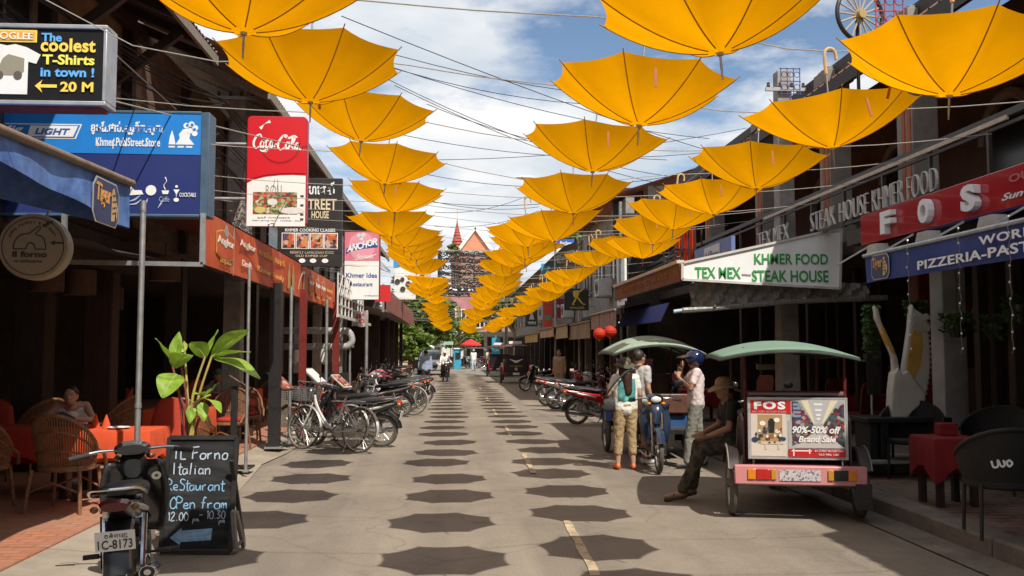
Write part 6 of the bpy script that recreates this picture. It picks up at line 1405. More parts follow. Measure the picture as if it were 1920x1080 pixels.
# ================================================================== FURNITURE AND STREET THINGS
# --- chalkboard
g0, g1 = atZ(318, 1026, 0.05), atZ(425, 1022, 0.05)
t = thing('chalkboard', 'black A-board chalked Il Forno Italian restaurant with a blue arrow', 'chalkboard', (g0.x - .06, 7.95, .02), R(-4))
Wd, H_ = .57, .93; tilt = R(9)
M = Matrix.Rotation(-tilt, 3, 'X'); bv = M @ Z_; bn = X_.cross(bv)
MB().extr([(0, .02), (Wd, .02), (Wd, H_), (0, H_)], V((0, 0, 0)) - bn * .02, X_, bv, .02).build('board', pm('chalky_black', (.018, .018, .019), .8, .5, 3, dirt=.0, stretch=(1, 1, 6), col2=(.030, .030, .031), spec=.15), t)
fr = MB()
for a, b in (((0, 0), (Wd, 0)), ((0, H_), (Wd, H_)), ((0, 0), (0, H_)), ((Wd, 0), (Wd, H_))): fr.beam(X_ * a[0] + bv * a[1], X_ * b[0] + bv * b[1], .035, .03, up=bn)
fr.build('frame', pm('black_wood', (.02, .017, .015), .55, .4, 9), t)
for x in (.0, Wd):
    MB().beam(V((x, 0, H_ * .8)), V((x, .38, 0)), .035, .025).build('rear_leg', MATS['black_wood'], t)
MB().beam(V((Wd + .03, -.03, .34)), V((Wd + .03, .06, -.01)), .03, .05).build('prop_leg', pm('grey_batten', (.20, .19, .175), .7, .3, 8), t); MB().beam(V((Wd + .03, .05, .32)), V((Wd + .05, .22, .0)), .03, .04).build('prop_leg', MATS['grey_batten'], t); MB().beam(V((Wd + .03, -.0, .0)), V((Wd + .05, .20, .08)), .02, .02).build('prop_brace', MATS['grey_batten'], t)
B = Board(t, V((0, 0, 0)), X_, bv, .57 / 120); ch1 = pm('chalk_pale', (.42, .50, .60), .9, .25, 30); ch2 = pm('chalk_blue', (.22, .42, .62), .9, .35, 25)
jr = random.Random(8)
def hand(rows, m, w=2.1):
    B.strokes('chalk_writing', rows, w * .82, m, .002, 4)
def wrd(x, y, s, glyphs): return [[(x + a * s + jr.uniform(-.5, .5), y + b * s + jr.uniform(-.6, .6)) for a, b in L_] for L_ in glyphs]
GL = {  # small hand-written alphabet in a unit box
 'I': [[(0, 0), (0, 1)]], 'L': [[(0, 1), (0, 0)], [(0, 0), (.45, .0)]], 'F': [[(0, 0), (0, 1)], [(0, 1), (.5, 1.02)], [(0, .5), (.4, .55)]], 'o': [[(.25, .5), (.02, .3), (.1, .02), (.4, .05), (.45, .4), (.25, .5)]], 'r': [[(0, .5), (.05, 0)], [(.03, .3), (.2, .5), (.35, .45)]], 'n': [[(0, .5), (.03, 0)], [(.02, .3), (.2, .5), (.38, .4), (.4, 0)]],
 't': [[(.15, .9), (.15, .05), (.35, .0)], [(-.05, .6), (.38, .62)]], 'a': [[(.4, .45), (.1, .45), (.02, .15), (.2, .0), (.4, .2), (.4, .48), (.45, .0)]], 'l': [[(.1, 1), (.08, .0)]], 'i': [[(.1, .5), (.1, 0)], [(.09, .7), (.12, .72)]], 'e': [[(.05, .25), (.4, .3), (.3, .5), (.08, .4), (.05, .1), (.3, 0), (.45, .08)]],
 's': [[(.4, .45), (.15, .5), (.1, .35), (.38, .2), (.3, .02), (.02, .05)]], 'S': [[(.5, .9), (.2, 1), (.05, .75), (.45, .4), (.35, .05), (.0, .1)]], 'u': [[(.0, .5), (.05, .08), (.3, .05), (.4, .5), (.42, 0)]], 'O': [[(.3, 1), (.02, .65), (.1, .1), (.45, .05), (.6, .6), (.3, 1)]], 'p': [[(0, .5), (0, -.4)], [(0, .4), (.3, .5), (.4, .2), (.02, .08)]], 'f': [[(.4, .9), (.2, .95), (.15, 0)], [(0, .5), (.35, .52)]], 'm': [[(0, .5), (.02, 0)], [(.02, .35), (.18, .5), (.25, 0)], [(.25, .35), (.42, .5), (.5, 0)]], 'R': [[(0, 0), (0, 1), (.4, .9), (.35, .55), (.02, .5), (.5, 0)]],
 '1': [[(.05, .75), (.2, 1), (.2, 0)]], '2': [[(.0, .8), (.2, 1), (.4, .75), (.0, .0), (.45, .03)]], '.': [[(.1, .0), (.16, .05)]], '0': [[(.25, 1), (.03, .6), (.1, .1), (.4, .05), (.5, .6), (.25, 1)]], '3': [[(.02, .95), (.4, .95), (.2, .6), (.45, .3), (.2, 0), (.0, .1)]], '-': [[(.05, .45), (.45, .47)]], 'P': [[(0, 0), (0, 1), (.45, .85), (.35, .5), (.02, .48)]]}
def script(txt, x, y, s, m, w=2.0, adv=.62):
    rows = []; cx = x
    for ch in txt:
        if ch == ' ': cx += s * .4; continue
        rows += wrd(cx, y, s, GL[ch]); cx += s * (adv if ch not in 'IliI.t1' else adv * .62)
    hand(rows, m, w)
script('IL Forno', 14, 158, 21, ch1, 2.6); script('Italian', 12, 132, 20, ch1, 2.4); script('ReStaurant', 2, 104, 19, ch2, 2.2, .58); script('OPen from', 10, 73, 20, ch2, 2.4, .58); script('12.00', 8, 53, 14, ch1, 1.9); script('pm', 52, 51, 9, ch1, 1.6); script('- 10.30', 62, 56, 14, ch1, 1.9, .56); script('pm', 98, 49, 8, ch1, 1.6)
B.poly('chalk_arrow', [(14, 24), (32, 12), (34, 17), (86, 20), (87, 40), (34, 36), (33, 40)], ch2, .001)
B.strokes('chalk_arrow_hatch', [[(30, 22), (84, 26)], [(28, 28), (84, 33)], [(24, 24), (60, 30)]], 1.2, ch1, .004)
# --- menu stand
p = atZ(437, 878, .08); t = thing('menu_stand', 'black menu stand with tilted red menu beside the potted plant', 'menu stand', p)
MB().box((0, 0, .55), (.08, .08, 1.1)).build('post', blackmetal, t, bev=.006); MB().box((.05, 0, .015), (.42, .32, .03)).build('base', blackmetal, t, bev=.008)
B_ = Matrix.Rotation(R(12), 3, 'Z') @ Matrix.Rotation(R(34), 3, 'Y'); MB().box((.06, .02, 1.15), (.34, .26, .025), rot=B_).build('desk', blackmetal, t, bev=.004); o = V((.06, .02, 1.15)) + B_ @ V((0, 0, .0135))
MB().box(o, (.31, .23, .003), rot=B_).build('menu', printmat('menu_print', [(.28, .03, .02), (.22, .03, .02), (.35, .15, .07), (.15, .02, .02), (.40, .30, .2)], 18), t)
MB().tube([V((.06 + .2 * math.cos(math.pi * k / 10), .12, 1.22 + .22 * math.sin(math.pi * k / 10))) for k in range(11)], .006, 6).build('hoop', blackmetal, t)
# leaning slab board and two tilted menu lecterns by the bikes
p = atZ(535, 800, .08); t = thing('menu_board', 'worn brown menu board leaning on the black square post', 'menu board', (p.x - .02, p.y, .08)); MB().extr([(-.20, 0), (.18, 0), (.12, 1.0), (-.28, 1.0)], (0, .0, 0), X_, V((-.12, .25, .96)).normalized(), .03).build('board', pm('smeared_brown_board', (.11, .085, .06), .7, .5, 5, dirt=.4), t)
for k_, (px, py, Y, lab) in enumerate(((525, 715, 15.8, 'tilted orange edged menu lectern nearest the bicycle basket'), (590, 705, 18.4, 'tilted white menu lectern between the two red posts'), (640, 715, 21.5, 'tilted menu lectern with pale frame behind the motorbikes'))):
    p = atY(px, py, Y); t = thing('menu_lectern', lab, 'menu stand', (p.x, Y, .08), R(-25), 'menu lecterns along the left shops'); z = p.z - .08
    MB().cyl((0, 0, 0), (0, 0, z), .025, n=8).build('post', blackmetal, t); MB().box((0, 0, .012), (.3, .3, .025)).build('base', blackmetal, t); Mr = Matrix.Rotation(R(38), 3, 'Y')
    MB().box((0, 0, z), (.46, .34, .03), rot=Mr).build('desk', [brownwood, MATS['grey_batten'], MATS['pale_frame']][k_], t, bev=.004); MB().box(V((0, 0, z)) + Mr @ V((0, 0, .017)), (.40, .29, .004), rot=Mr).build('menu', [MATS['menu_print'], ink((.6, .58, .54)), MATS['menu_print']][k_], t)
# --- tall potted plant
p = atY(345, 800, 8.9); t = thing('potted_plant', 'tall potted plant with broad bright leaves on reddish stems', 'plant', (p.x, 8.9, .08))
MB().lathe([(.0, 0), (.16, 0), (.22, .32), (.24, .36), (.21, .36), (.19, .30), (.0, .29)], n=24).build('pot', pm('clay_pot', (.28, .11, .06), .8, .25, 6, dirt=.4), t); MB().lathe([(.0, .30), (.19, .302)], n=16).build('soil', bark, t)
def leaf(par, base, tip, width, droop, m, roll=0.0, name='leaf'):
    base, tip = V(base), V(tip); d = tip - base; L_ = d.length; x = d.normalized(); up = V((0, 0, 1)); side = x.cross(up)
    side = side.normalized() if side.length > .01 else V((1, 0, 0)); up = side.cross(x).normalized()
    side, up = side * math.cos(roll) + up * math.sin(roll), up * math.cos(roll) - side * math.sin(roll); g = []
    for i in range(13):
        s = i / 12; w = width * 1.42 * (math.sin(math.pi * min(1, s * .96 + .03)) ** .75) * (1.05 - .25 * s); c = base + d * s + V((0, 0, -droop * (s ** 2.2) + droop * .55 * math.sin(math.pi * s)))
        g.append([c + side * w * e / 2 + up * (.20 * abs(e) * w * .5 + .006 * math.sin(9 * s + e * 3)) for e in (-1, -.66, -.33, 0, .33, .66, 1)])
    o = MB().sheet(g).build(name, m, par); MB().tube([g[i][3] + V((0, 0, -.002)) for i in range(13)], [.006 * (1 - i / 14) for i in range(13)], 5).build('midrib', pm('leaf_rib', (.30, .40, .10), .5, .1, 9), o); return o
stem_r = pm('reddish_stem', (.22, .055, .045), .5, .3, 7); stem_y = pm('yellowish_stem', (.42, .33, .10), .5, .25, 7)
def PP(px, py, dy=0.0): return atY(px, py, 8.9 + dy) - V(t.location)
stems = [((342, 830), (336, 740), (322, 682), stem_r, .05), ((350, 830), (350, 750), (340, 690), stem_r, -.08), ((356, 830), (362, 740), (385, 668), stem_y, .02), ((362, 830), (372, 745), (398, 665), stem_y, -.05), ((348, 830), (344, 760), (318, 700), stem_r, -.1), ((358, 830), (361, 760), (395, 740), stem_y, -.12), ((353, 830), (350, 720), (345, 640), stem_y, .12), ((366, 830), (376, 780), (386, 742), stem_r, .05)]
for a, b, c, m, dy in stems: MB().tube(smooth_line([V((PP(a[0], 0).x * .4, dy * .4, .25)), PP(a[0], a[1] - 20, dy * .6), PP(*b, dy), PP(*c, dy)], 4), [.013] * 9 + [.010] * 4, 7).build('stem', m, t)
for (a, b, w, dr, dy0, dy1, rl) in [((322, 684), (291, 630), .15, .02, .05, -.12, .5), ((324, 684), (336, 622), .09, .0, .05, .1, -.7), ((328, 690), (355, 655), .16, .05, -.05, -.22, .2), ((332, 702), (305, 738), .19, .04, -.1, -.3, .3), ((385, 672), (357, 636), .14, .03, .02, -.1, -.5), ((388, 668), (409, 618), .12, .0, .0, .15, .6), ((398, 668), (466, 614), .17, .02, -.05, -.05, .5), ((400, 670), (470, 656), .10, .02, -.05, -.3, .1), ((402, 672), (488, 702), .15, .04, -.05, -.25, -.2), ((384, 744), (410, 718), .11, .0, -.1, .05, .5), ((386, 748), (415, 768), .12, .03, -.1, -.2, .2), ((380, 742), (366, 735), .09, .02, -.1, -.2, 0), ((360, 760), (356, 790), .07, .02, -.1, -.15, .4), ((378, 754), (383, 786), .08, .02, -.1, -.15, -.4), ((344, 660), (330, 640), .10, .02, .1, .2, .2)]:
    leaf(t, PP(*a, dy0), PP(*b, dy1), w, dr, leafgreen, rl)
# --- cane chairs and cloth covered tables of the left restaurant
def make_cane_chair(label, cushion, group):
    t = thing('cane_chair', label, 'chair', group=group)
    for x, y in ((.24, .22), (-.24, .22), (.26, -.24), (-.26, -.24)): MB().tube(smooth_line([V((x * 1.08, y * 1.1, 0)), V((x, y, .22)), V((x * .92, y * .9, .42))], 3), .019, 7).build('leg', rattan, t)
    MB().loft([[V((.27 * math.cos(a) * s, .26 * math.sin(a) * s, z)) for a in [2 * math.pi * k / 20 for k in range(20)]] for z, s in ((.40, .98), (.41, 1.02), (.44, 1.02), (.45, .98))]).build('seat', rattan, t)
    MB().loft([[V((.24 * math.cos(a) * s, .23 * math.sin(a) * s, z)) for a in [2 * math.pi * k / 20 for k in range(20)]] for z, s in ((.452, .92), (.47, 1.0), (.50, 1.0), (.515, .9))]).build('cushion', cushion, t)
    # wrap-round back: vertical canes between hoops (back is at -y)
    def hoop(z, r, a0=200, a1=340, n=15, tilt=0.0): return [V((r * math.cos(R(a0 + (a1 - a0) * k / (n - 1))), .04 + r * math.sin(R(a0 + (a1 - a0) * k / (n - 1))) - tilt, z + .0)) for k in range(n)]
    b = MB()
    top = []
    for k in range(39):
        u = k / 38; a = R(180 + 180 * u); h = .60 + .36 * math.sin(math.pi * u) ** .8; p0 = V((.27 * math.cos(a), .02 + .25 * math.sin(a), .42)); p1 = V((.31 * math.cos(a), .0 + .33 * math.sin(a), h)); top.append(p1)
        b.tube([p0, p0.lerp(p1, .5) + V((0, .0, 0)), p1], .0085, 5)
    for f in (.35, .7): b.tube([V((.275 * math.cos(R(180 + 180 * k / 38)), .02 + .255 * math.sin(R(180 + 180 * k / 38)), .42)).lerp(top[k], f) for k in range(39)], .012, 5)
    b.build('backrest', rattan, t)
    MB().tube([V((.30, .20, .44))] + [V((.32, .12, .55))] + list(reversed(top)) + [V((-.32, .12, .55)), V((-.30, .20, .44))], .019, 8).build('top_hoop', rattan, t)
    MB().tube([V((.24, .22, .2)), V((0, .26, .3)), V((-.24, .22, .2))], .011, 6).build('stretcher', rattan, t); MB().tube([V((.26, -.24, .2)), V((0, -.27, .3)), V((-.26, -.24, .2))], .011, 6).build('stretcher', rattan, t)
    return t
cg = 'cane chairs of the left restaurant'
def tcloth(x, y, w, d, z, m, label, group, name='tablecloth', seed=0):
    r_ = random.Random(seed); t = thing('dining_table', 'table under the ' + label, 'table', (x, y, .08), group='tables ' + group)
    MB().box((0, 0, z - .02), (w - .04, d - .04, .035)).build('tabletop', darkwood, t)
    for a in (-1, 1):
        for b in (-1, 1): MB().box((a * (w / 2 - .08), b * (d / 2 - .08), (z - .04) / 2), (.06, .06, z - .04)).build('leg', darkwood, t)
    g = []; N_ = 40; drop = .28
    rings = []
    for s, zz in ((.02, 0), (.5, 0), (.92, 0), (1.0, -.004), (1.03, -.03), (1.05, -.5 * drop), (1.07, -drop)):
        row = []
        for k in range(N_):
            a = 2 * math.pi * k / N_; ca, sa = math.cos(a), math.sin(a); sq = 1 / max(abs(ca), abs(sa)); corner = (abs(ca * sa) * 2) ** 4
            wob = (1 + .05 * math.sin(k * 2.1 + seed) * (-zz / drop)) if zz < 0 else 1
            px = ca * sq * w / 2 * s * wob; py = sa * sq * d / 2 * s * wob; row.append(V((px, py, z + .003 + zz * (1 + .55 * corner))))
        rings.append(row)
    mb = MB(); mb.loft(rings, caps=True); o = mb.build(name, m); o.location = (x, y, .08); tag(o, label, 'tablecloth', 'cloths ' + group); return t
gp = 'in the left restaurant'
tables = [(-3.62, 10.5, .85, .7, orangecloth, 'sunny orange cloth behind the slim galvanised pole'), (-4.75, 10.75, 1.3, .8, redcloth, 'deep red cloth where the dark haired woman sits'), (-4.0, 14.1, .8, .8, orangecloth, 'orange red cloth behind the black menu stand'), (-4.05, 17.4, .8, .8, redcloth, 'bright red cloth behind the leaning menu board'), (-6.6, 13.4, 1.0, .8, redcloth, 'red cloth in the dark behind the potted plant'), (-7.6, 11.4, 1.0, .8, redcloth, 'red cloth deepest in the dim dining room'), (-4.6, 20.6, .8, .8, orangecloth, 'orange cloth further along by the red posts')]
for k_, (x, y, w, d, m, lab) in enumerate(tables): tcloth(x, y, w, d, .74, m, lab, gp, seed=k_)
ch = make_cane_chair('cane chair with red cushion in the left corner of the photo', redcloth, cg)
ch.location = (-4.72, 9.72, .08); ch.rotation_euler = (0, 0, R(4))
seats = [(-3.86, 9.72, -6, 'cane chair with its slatted back to the black motorbike'), (-6.4, 11.6, 200, 'cane chair turned towards the room beside the seated woman'), (-3.55, 12.9, -10, 'cane chair just behind the red stems of the plant'), (-4.7, 13.4, 80, 'cane chair left of the menu stand table'), (-3.6, 15.3, 170, 'cane chair beyond the menu stand table'), (-3.65, 16.7, 200, 'pale cane chair beside the bright red cloth'), (-4.9, 17.2, 90, 'cane chair in shade by the bright red cloth'), (-6.9, 12.5, 170, 'cane chair deep in the dim dining room'), (-5.4, 12.6, 60, 'cane chair half hidden behind the tall plant leaves'), (-4.2, 21.3, 140, 'cane chair near the grey cart hood')]
for x, y, rz, lab in seats: dup(ch, (x, y, .08), R(rz), lab, cg)
# red slip-covered chair backs
covm = pm('chair_cover_red', (.40, .042, .018), .85, .12, 4, bump=.2, bscale=60)
def make_cover(label):
    t = thing('covered_chair', label, 'chair', group='red cloth covered chairs in the left restaurant')
    MB().loft([[V((.26 * (1.0 - .25 * k * k) * math.cos(a), -.22 + .05 * math.sin(a) - .06 * k, .45 + .55 * k - (.10 * k * math.cos(a) ** 2))) for a in [2 * math.pi * q / 16 for q in range(16)]] for k in (0, .3, .6, .85, .97, 1.0)]).build('backrest', covm, t)
    MB().loft([[V((.25 * s * math.cos(a), .02 + .24 * s * math.sin(a), z)) for a in [2 * math.pi * q / 16 for q in range(16)]] for z, s in ((.16, 1.04), (.40, 1.0), (.47, .98), (.48, .9))]).build('seat', covm, t)
    for x in (-.2, .2):
        for y in (-.18, .2): MB().cyl((x, y, 0), (x, y, .42), .016, n=7).build('leg', rattan, t)
    return t
cv = make_cover('red covered chair glowing in the sun behind the galvanised pole'); cv.location = (-3.58, 11.75, .08); cv.rotation_euler = (0, 0, R(170))
for x, y, rz, lab in ((-5.6, 11.6, 175, 'red covered chair at the left edge of the photo'), (-7.2, 12.9, 170, 'red covered chair far in the shade behind the plant'), (-5.4, 15.2, 100, 'red covered chair in shade behind the menu stand'), (-5.4, 19.4, 60, 'red covered chair near the second red post')): dup(cv, (x, y, .08), R(rz), lab)
# napkins and bottles on the sunny table
nap = MB().loft([[V((.05 * s * math.cos(a), .035 * s * math.sin(a), z)) for a in [2 * math.pi * q / 10 for q in range(10)]] for z, s in ((0, 1), (.05, .8), (.15, .1))]).build('napkin', orangecloth); nap.location = (-3.75, 10.45, .825); tag(nap, 'folded orange napkin standing left on the sunny table', 'napkin', 'folded napkins')
n2 = nap.copy(); C.objects.link(n2); n2.location = (-3.92, 10.6, .825); n2['label'] = 'folded orange napkin further from the pole on the sunny table'
pl_ = MB().lathe([(.0, 0), (.07, 0), (.12, .018), (.115, .02), (.07, .006), (.0, .005)], n=20).build('plate', ink((.7, .68, .65))); pl_.location = (-3.6, 10.4, .826); tag(pl_, 'white plate on the sunny orange cloth', 'plate')
# --- right pavement: winged statue on its stand
base = atZ(1688, 862, .33); SX, SY = base.x, base.y
t = thing('pedestal_table', 'black bench like pedestal carrying the white winged statue', 'pedestal', (SX, SY, .33))
MB().box((0, 0, .50), (1.05, .55, .06)).build('top', blackmetal, t, bev=.01); MB().box((0, 0, .015), (1.35, .8, .03)).build('base_slab', concrete, t)
for x in (-.42, -.28, .30, .44): MB().box((x, 0, .25), (.10, .42, .45)).build('leg', blackmetal, t, bev=.01)
t = thing('winged_statue', 'white and gold carved pair of raised wings on a black pedestal', 'statue', (SX + .02, SY, .87)); stw = pm('weathered_white_plaster', (.56, .54, .49), .65, .14, 4, dirt=.12); gold_ = pm('golden_feather_paint', (.56, .34, .07), .55, .2, 6)
def SP(px, py): q = atY(px, py, SY) - V(t.location); return q
def outline(nm, pts, thick, m, y0=0.0, par=None):
    mb = MB(); mb.extr([(SP(*p).x, SP(*p).z) for p in pts], (0, y0 + thick / 2, 0), X_, Z_, thick); return mb.build(nm, m, par or t, bev=.03)
mb = MB()
def ex(pts, th): mb.extr([(SP(*p).x, SP(*p).z) for p in pts], (0, th / 2, 0), X_, Z_, th)
body = [(1670, 790), (1666, 765), (1667, 735), (1671, 700), (1679, 690), (1687, 702), (1697, 695), (1728, 735), (1730, 750), (1716, 762), (1703, 773), (1691, 790)]
for p, r_ in () and (((1679, 770), .085), ((1681, 740), .10), ((1690, 725), .10), ((1679, 710), .06), ((1700, 730), .085), ((1712, 738), .06), ((1684, 785), .075)): c = SP(*p); mb.ell(c, (r_ * .8, .14, r_), 16, 10)
ex(body, .17)
ex([(1673, 715), (1671, 670), (1660, 640), (1648, 615), (1640, 598), (1637, 572), (1645, 580), (1650, 602), (1660, 625), (1671, 648), (1681, 672), (1688, 715)], .085)
right = []
for k in range(17):
    y = 590 + 158 * k / 16; x = 1733 + 11 * math.sin(math.pi * (k / 16) * .8) - 9 * (k / 16) ** 2.2; right += [(x + 3.5, y), (x - 2.5, y + 5)]
ex([(1687, 735), (1691, 690), (1697, 650), (1702, 615), (1704, 590), (1707, 570), (1713, 580), (1728, 590)] + right + [(1705, 765)], .105)
w2 = mb.build('wings', stw, t); q = w2.modifiers.new('j', 'REMESH'); q.mode = 'VOXEL'; q.voxel_size = .011; q.use_smooth_shade = True; q = w2.modifiers.new('s', 'SMOOTH'); q.iterations = 6; q.factor = .5
def inlay(pts, th): m_ = MB(); m_.extr([(SP(*p).x, SP(*p).z) for p in pts], (0, th / 2, 0), X_, Z_, th); m_.build('gold_inlay', gold_, w2, bev=.004)
inlay([(1670, 662), (1660, 642), (1650, 618), (1648, 606), (1651, 607), (1662, 630), (1672, 652), (1676, 668)], .096)
inlay([(1694, 705), (1699, 665), (1704, 628), (1710, 618), (1724, 620), (1727, 650), (1721, 688), (1708, 716)], .118)
mb = MB(); rr = random.Random(4)
for k in range(46):
    c = SP(1708 + rr.uniform(0, 30) + 0, 590 + rr.uniform(0, 30)); mb.torus((c.x, -.055, c.z), (0, 1, 0), .018, .007, 8, 5)
mb.build('pierced_feathers', stw, w2)
p = atZ(1637, 850, .33); t = thing('sign_stand', 'slim metal stand holding two small pink and white notices', 'sign stand', (p.x, p.y, .33)); MB().cyl((0, 0, 0), (0, 0, 1.05), .016, n=8).build('pole', steel, t); MB().lathe([(.0, 0), (.13, 0), (.10, .03), (.03, .06), (.02, .10), (0, .1)], n=18).build('base', pm('pale_base', (.55, .53, .50), .4, .1, 6), t)
for z, c in ((.78, (.62, .55, .54)), (1.05, (.60, .40, .46))): o = MB().bb((-.055, -.02, z), (.065, -.005, z + .24)).build('notice', ink(c), t); MB().text('NO', (-.04, -.0215, z + .12), X_, Z_, .09, .07, .001).text('MSG', (-.04, -.0215, z + .03), X_, Z_, .09, .05, .001).build('lettering', ink((.35, .10, .14)), o)
MB().bb((-.07, -.03, .76), (.08, -.02, 1.31)).build('frame', blackmetal, t)
# --- hanging plants
def trailing(label, px, py, Y, n, drop, spread, pot, grp='hanging plants outside the right restaurant'):
    p = atY(px, py, Y); t = thing('hanging_plant', label, 'plant', p, group=grp); r_ = random.Random(px)
    MB().cyl((0, 0, .05), (0, 0, .9), .004, n=4).build('cord', wiremat, t)
    if pot: MB().lathe([(0, -.16), (.08, -.16), (.12, .0), (.125, .02), (.10, .02), (0, 0)], n=14).build('pot', blackplastic, t)
    mb = MB()
    for k in range(n):
        a = r_.uniform(0, 6.28); rr_ = spread * math.sqrt(r_.random()); c = V((rr_ * math.cos(a), rr_ * math.sin(a), .12 - r_.random() ** 1.6 * drop)); s = r_.uniform(.022, .045); d = V((r_.uniform(-1, 1), r_.uniform(-1, 1), r_.uniform(-1, .4))).normalized(); e = d.orthogonal().normalized() * s * .5
        mb.add([c - d * s, c + e, c + d * s, c - e], [(0, 1, 2, 3)])
    mb.build('foliage', pm('hanging_leaves', (.075, .13, .03), .55, .5, 9, transl=.3), t); return t
trailing('trailing fern hanging above the slender wing of the statue', 1632, 590, 12.0, 700, .75, .11, False); trailing('small fern hanging over the broad wing tip of the statue', 1717, 582, 12.1, 500, .22, .15, False); trailing('dark potted spider plant hanging before the pale grey pillar', 1795, 608, 10.9, 420, .22, .20, True); trailing('potted fern hanging at the far right edge of the photo', 1912, 575, 9.6, 420, .3, .18, True); trailing('dim potted fern hanging inside behind the fairy lights', 1868, 610, 10.6, 360, .3, .16, True)
# --- right tables with red cloth and black wicker chairs
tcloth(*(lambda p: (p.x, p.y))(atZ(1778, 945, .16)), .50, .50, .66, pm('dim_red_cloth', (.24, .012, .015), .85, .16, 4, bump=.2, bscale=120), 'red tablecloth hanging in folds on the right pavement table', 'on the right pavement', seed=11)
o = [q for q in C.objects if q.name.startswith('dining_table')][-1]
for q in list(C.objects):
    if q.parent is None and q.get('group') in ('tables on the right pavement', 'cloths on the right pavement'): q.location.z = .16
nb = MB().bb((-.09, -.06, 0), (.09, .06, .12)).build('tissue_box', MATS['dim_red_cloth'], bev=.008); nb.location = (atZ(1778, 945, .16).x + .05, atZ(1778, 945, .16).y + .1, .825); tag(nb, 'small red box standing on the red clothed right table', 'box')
def make_wicker(label):
    t = thing('wicker_chair', label, 'chair', group='black wicker chairs on the right pavement')
    for x, y in ((.25, .24), (-.25, .24), (.24, -.24), (-.24, -.24)): MB().cyl((x, y, 0), (x * .95, y * .95, .44), .015, .017, 8).build('leg', blackmetal, t)
    MB().loft([[V((.29 * math.cos(a) * s, .28 * math.sin(a) * s, z)) for a in [2 * math.pi * k / 20 for k in range(20)]] for z, s in ((.40, .96), (.42, 1.02), (.45, 1.02), (.47, .95))]).build('seat', blackwicker, t)
    rings = []
    for k in range(25):
        u = k / 24; a = R(165 + 210 * u); h = .64 + .24 * max(0, math.sin(math.pi * u)) ** 1.2; c, s = math.cos(a), math.sin(a)
        rings.append([V((.28 * c, .26 * s, .42)), V((.33 * c, .31 * s, (.42 + h) / 2)), V((.35 * c, .34 * s, h)), V((.335 * c, .325 * s, h + .012)), V((.30 * c, .29 * s, (.42 + h) / 2)), V((.25 * c, .235 * s, .43))])
    MB().loft(rings).build('backrest', blackwicker, t); MB().tube([r_[2] + V((0, 0, .008)) for r_ in rings], .019, 8).build('top_rim', blackwicker, t); return t
cp = atZ(1745, 905, .16)
wk = make_wicker('black wicker chair behind the red clothed table near the statue'); wk.location = (cp.x + .02, cp.y + .45, .16); wk.rotation_euler = (0, 0, R(150))
q = atZ(1778, 945, .16)
for dx_, dy_, rz, lab in ((.62, -.30, 20, 'black wicker chair in the dark at the lower right corner'), (.95, .75, 130, 'black wicker chair facing the table from the wall side'), (1.5, -.1, 40, 'black wicker chair with its back to the camera at the right table'), (2.0, .3, 80, 'black wicker chair furthest right in the shade'), (1.9, 1.9, 100, 'black wicker chair deep by the glass front')): dup(wk, (q.x + dx_, q.y + dy_, .16), R(rz), lab)
nc = [o for o in C.objects if o.name.startswith('wicker_chair') and o.get('label', '').endswith('lower right corner')][0]; nq = atZ(1905, 1012, .16); nc.location = (nq.x, nq.y + .15, .16); nc.rotation_euler = (0, 0, R(-15))
# emblem on the chair back cushion
nc['label'] = 'black wicker chair with a white curled emblem on its back, lower right'; Bq = Board(nc, (-.20, -.352, .58), X_, Z_, .008); Bq.strokes('emblem', [[(2, 8), (4, 2), (8, 3), (8, 9), (11, 3), (14, 4), (13, 9)], [(15, 8), (18, 3), (21, 6), (18, 9), (16, 6)]], 2, wht, .004)
# lit-up red sign inside, glass front panel
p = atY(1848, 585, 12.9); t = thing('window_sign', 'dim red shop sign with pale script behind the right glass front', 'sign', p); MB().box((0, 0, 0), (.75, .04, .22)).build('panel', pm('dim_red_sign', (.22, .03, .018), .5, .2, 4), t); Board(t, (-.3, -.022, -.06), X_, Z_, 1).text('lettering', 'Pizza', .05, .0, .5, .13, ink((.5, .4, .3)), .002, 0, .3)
# --- inside the right restaurant: tables in the gloom
for k_, (px, Y, lab) in enumerate(((1560, 17.5, 'red wood chair dimly seen behind the FOS board'), (1600, 15.5, 'red wood chair dimly seen left of the sign stand'), (1668, 15.4, 'red wood chair dimly seen right of the sign stand'), (1420, 19.5, 'red wood chair in the dark right of the seated driver'), (1260, 21, 'red wood chair in the gloom behind the blue tuk-tuk'))):
    p = atY(px, 700, Y); 
    if k_ == 0:
        rc = thing('wooden_chair', lab, 'chair', (p.x, Y, .16), 0, 'dim wooden chairs inside the right restaurant'); rw = pm('red_brown_wood', (.20, .05, .025), .5, .3, 8)
        MB().box((0, 0, .45), (.46, .44, .04)).build('seat', rw, rc, bev=.006)
        MB().loft([[V((x, y_, z)) for x, y_ in ((-w, -.22 - l), (w, -.22 - l), (w, -.19 - l), (-w, -.19 - l))] for z, w, l in ((.47, .22, 0), (.85, .24, .05), (.97, .18, .07))]).build('backrest', rw, rc, bev=.01)
        for x in (-.19, .19):
            for y_ in (-.19, .19): MB().box((x, y_, .215), (.045, .045, .43)).build('leg', rw, rc)
    else: dup(rc, (p.x, Y, .16), R(40 * k_), lab)
for k_, (px, Y) in enumerate(((1480, 17.0), (1640, 17.2), (1300, 20.0))):
    p = atY(px, 720, Y); tcloth(p.x, Y, 1.1, .8, .74, MATS['dim_red_cloth'], ['dark red tablecloth in the gloom behind the pink bumpered tuk-tuk', 'dark red tablecloth behind the winged statue', 'dark red tablecloth in the gloom behind the helmeted man'][k_], 'inside the right restaurant', seed=20 + k_)

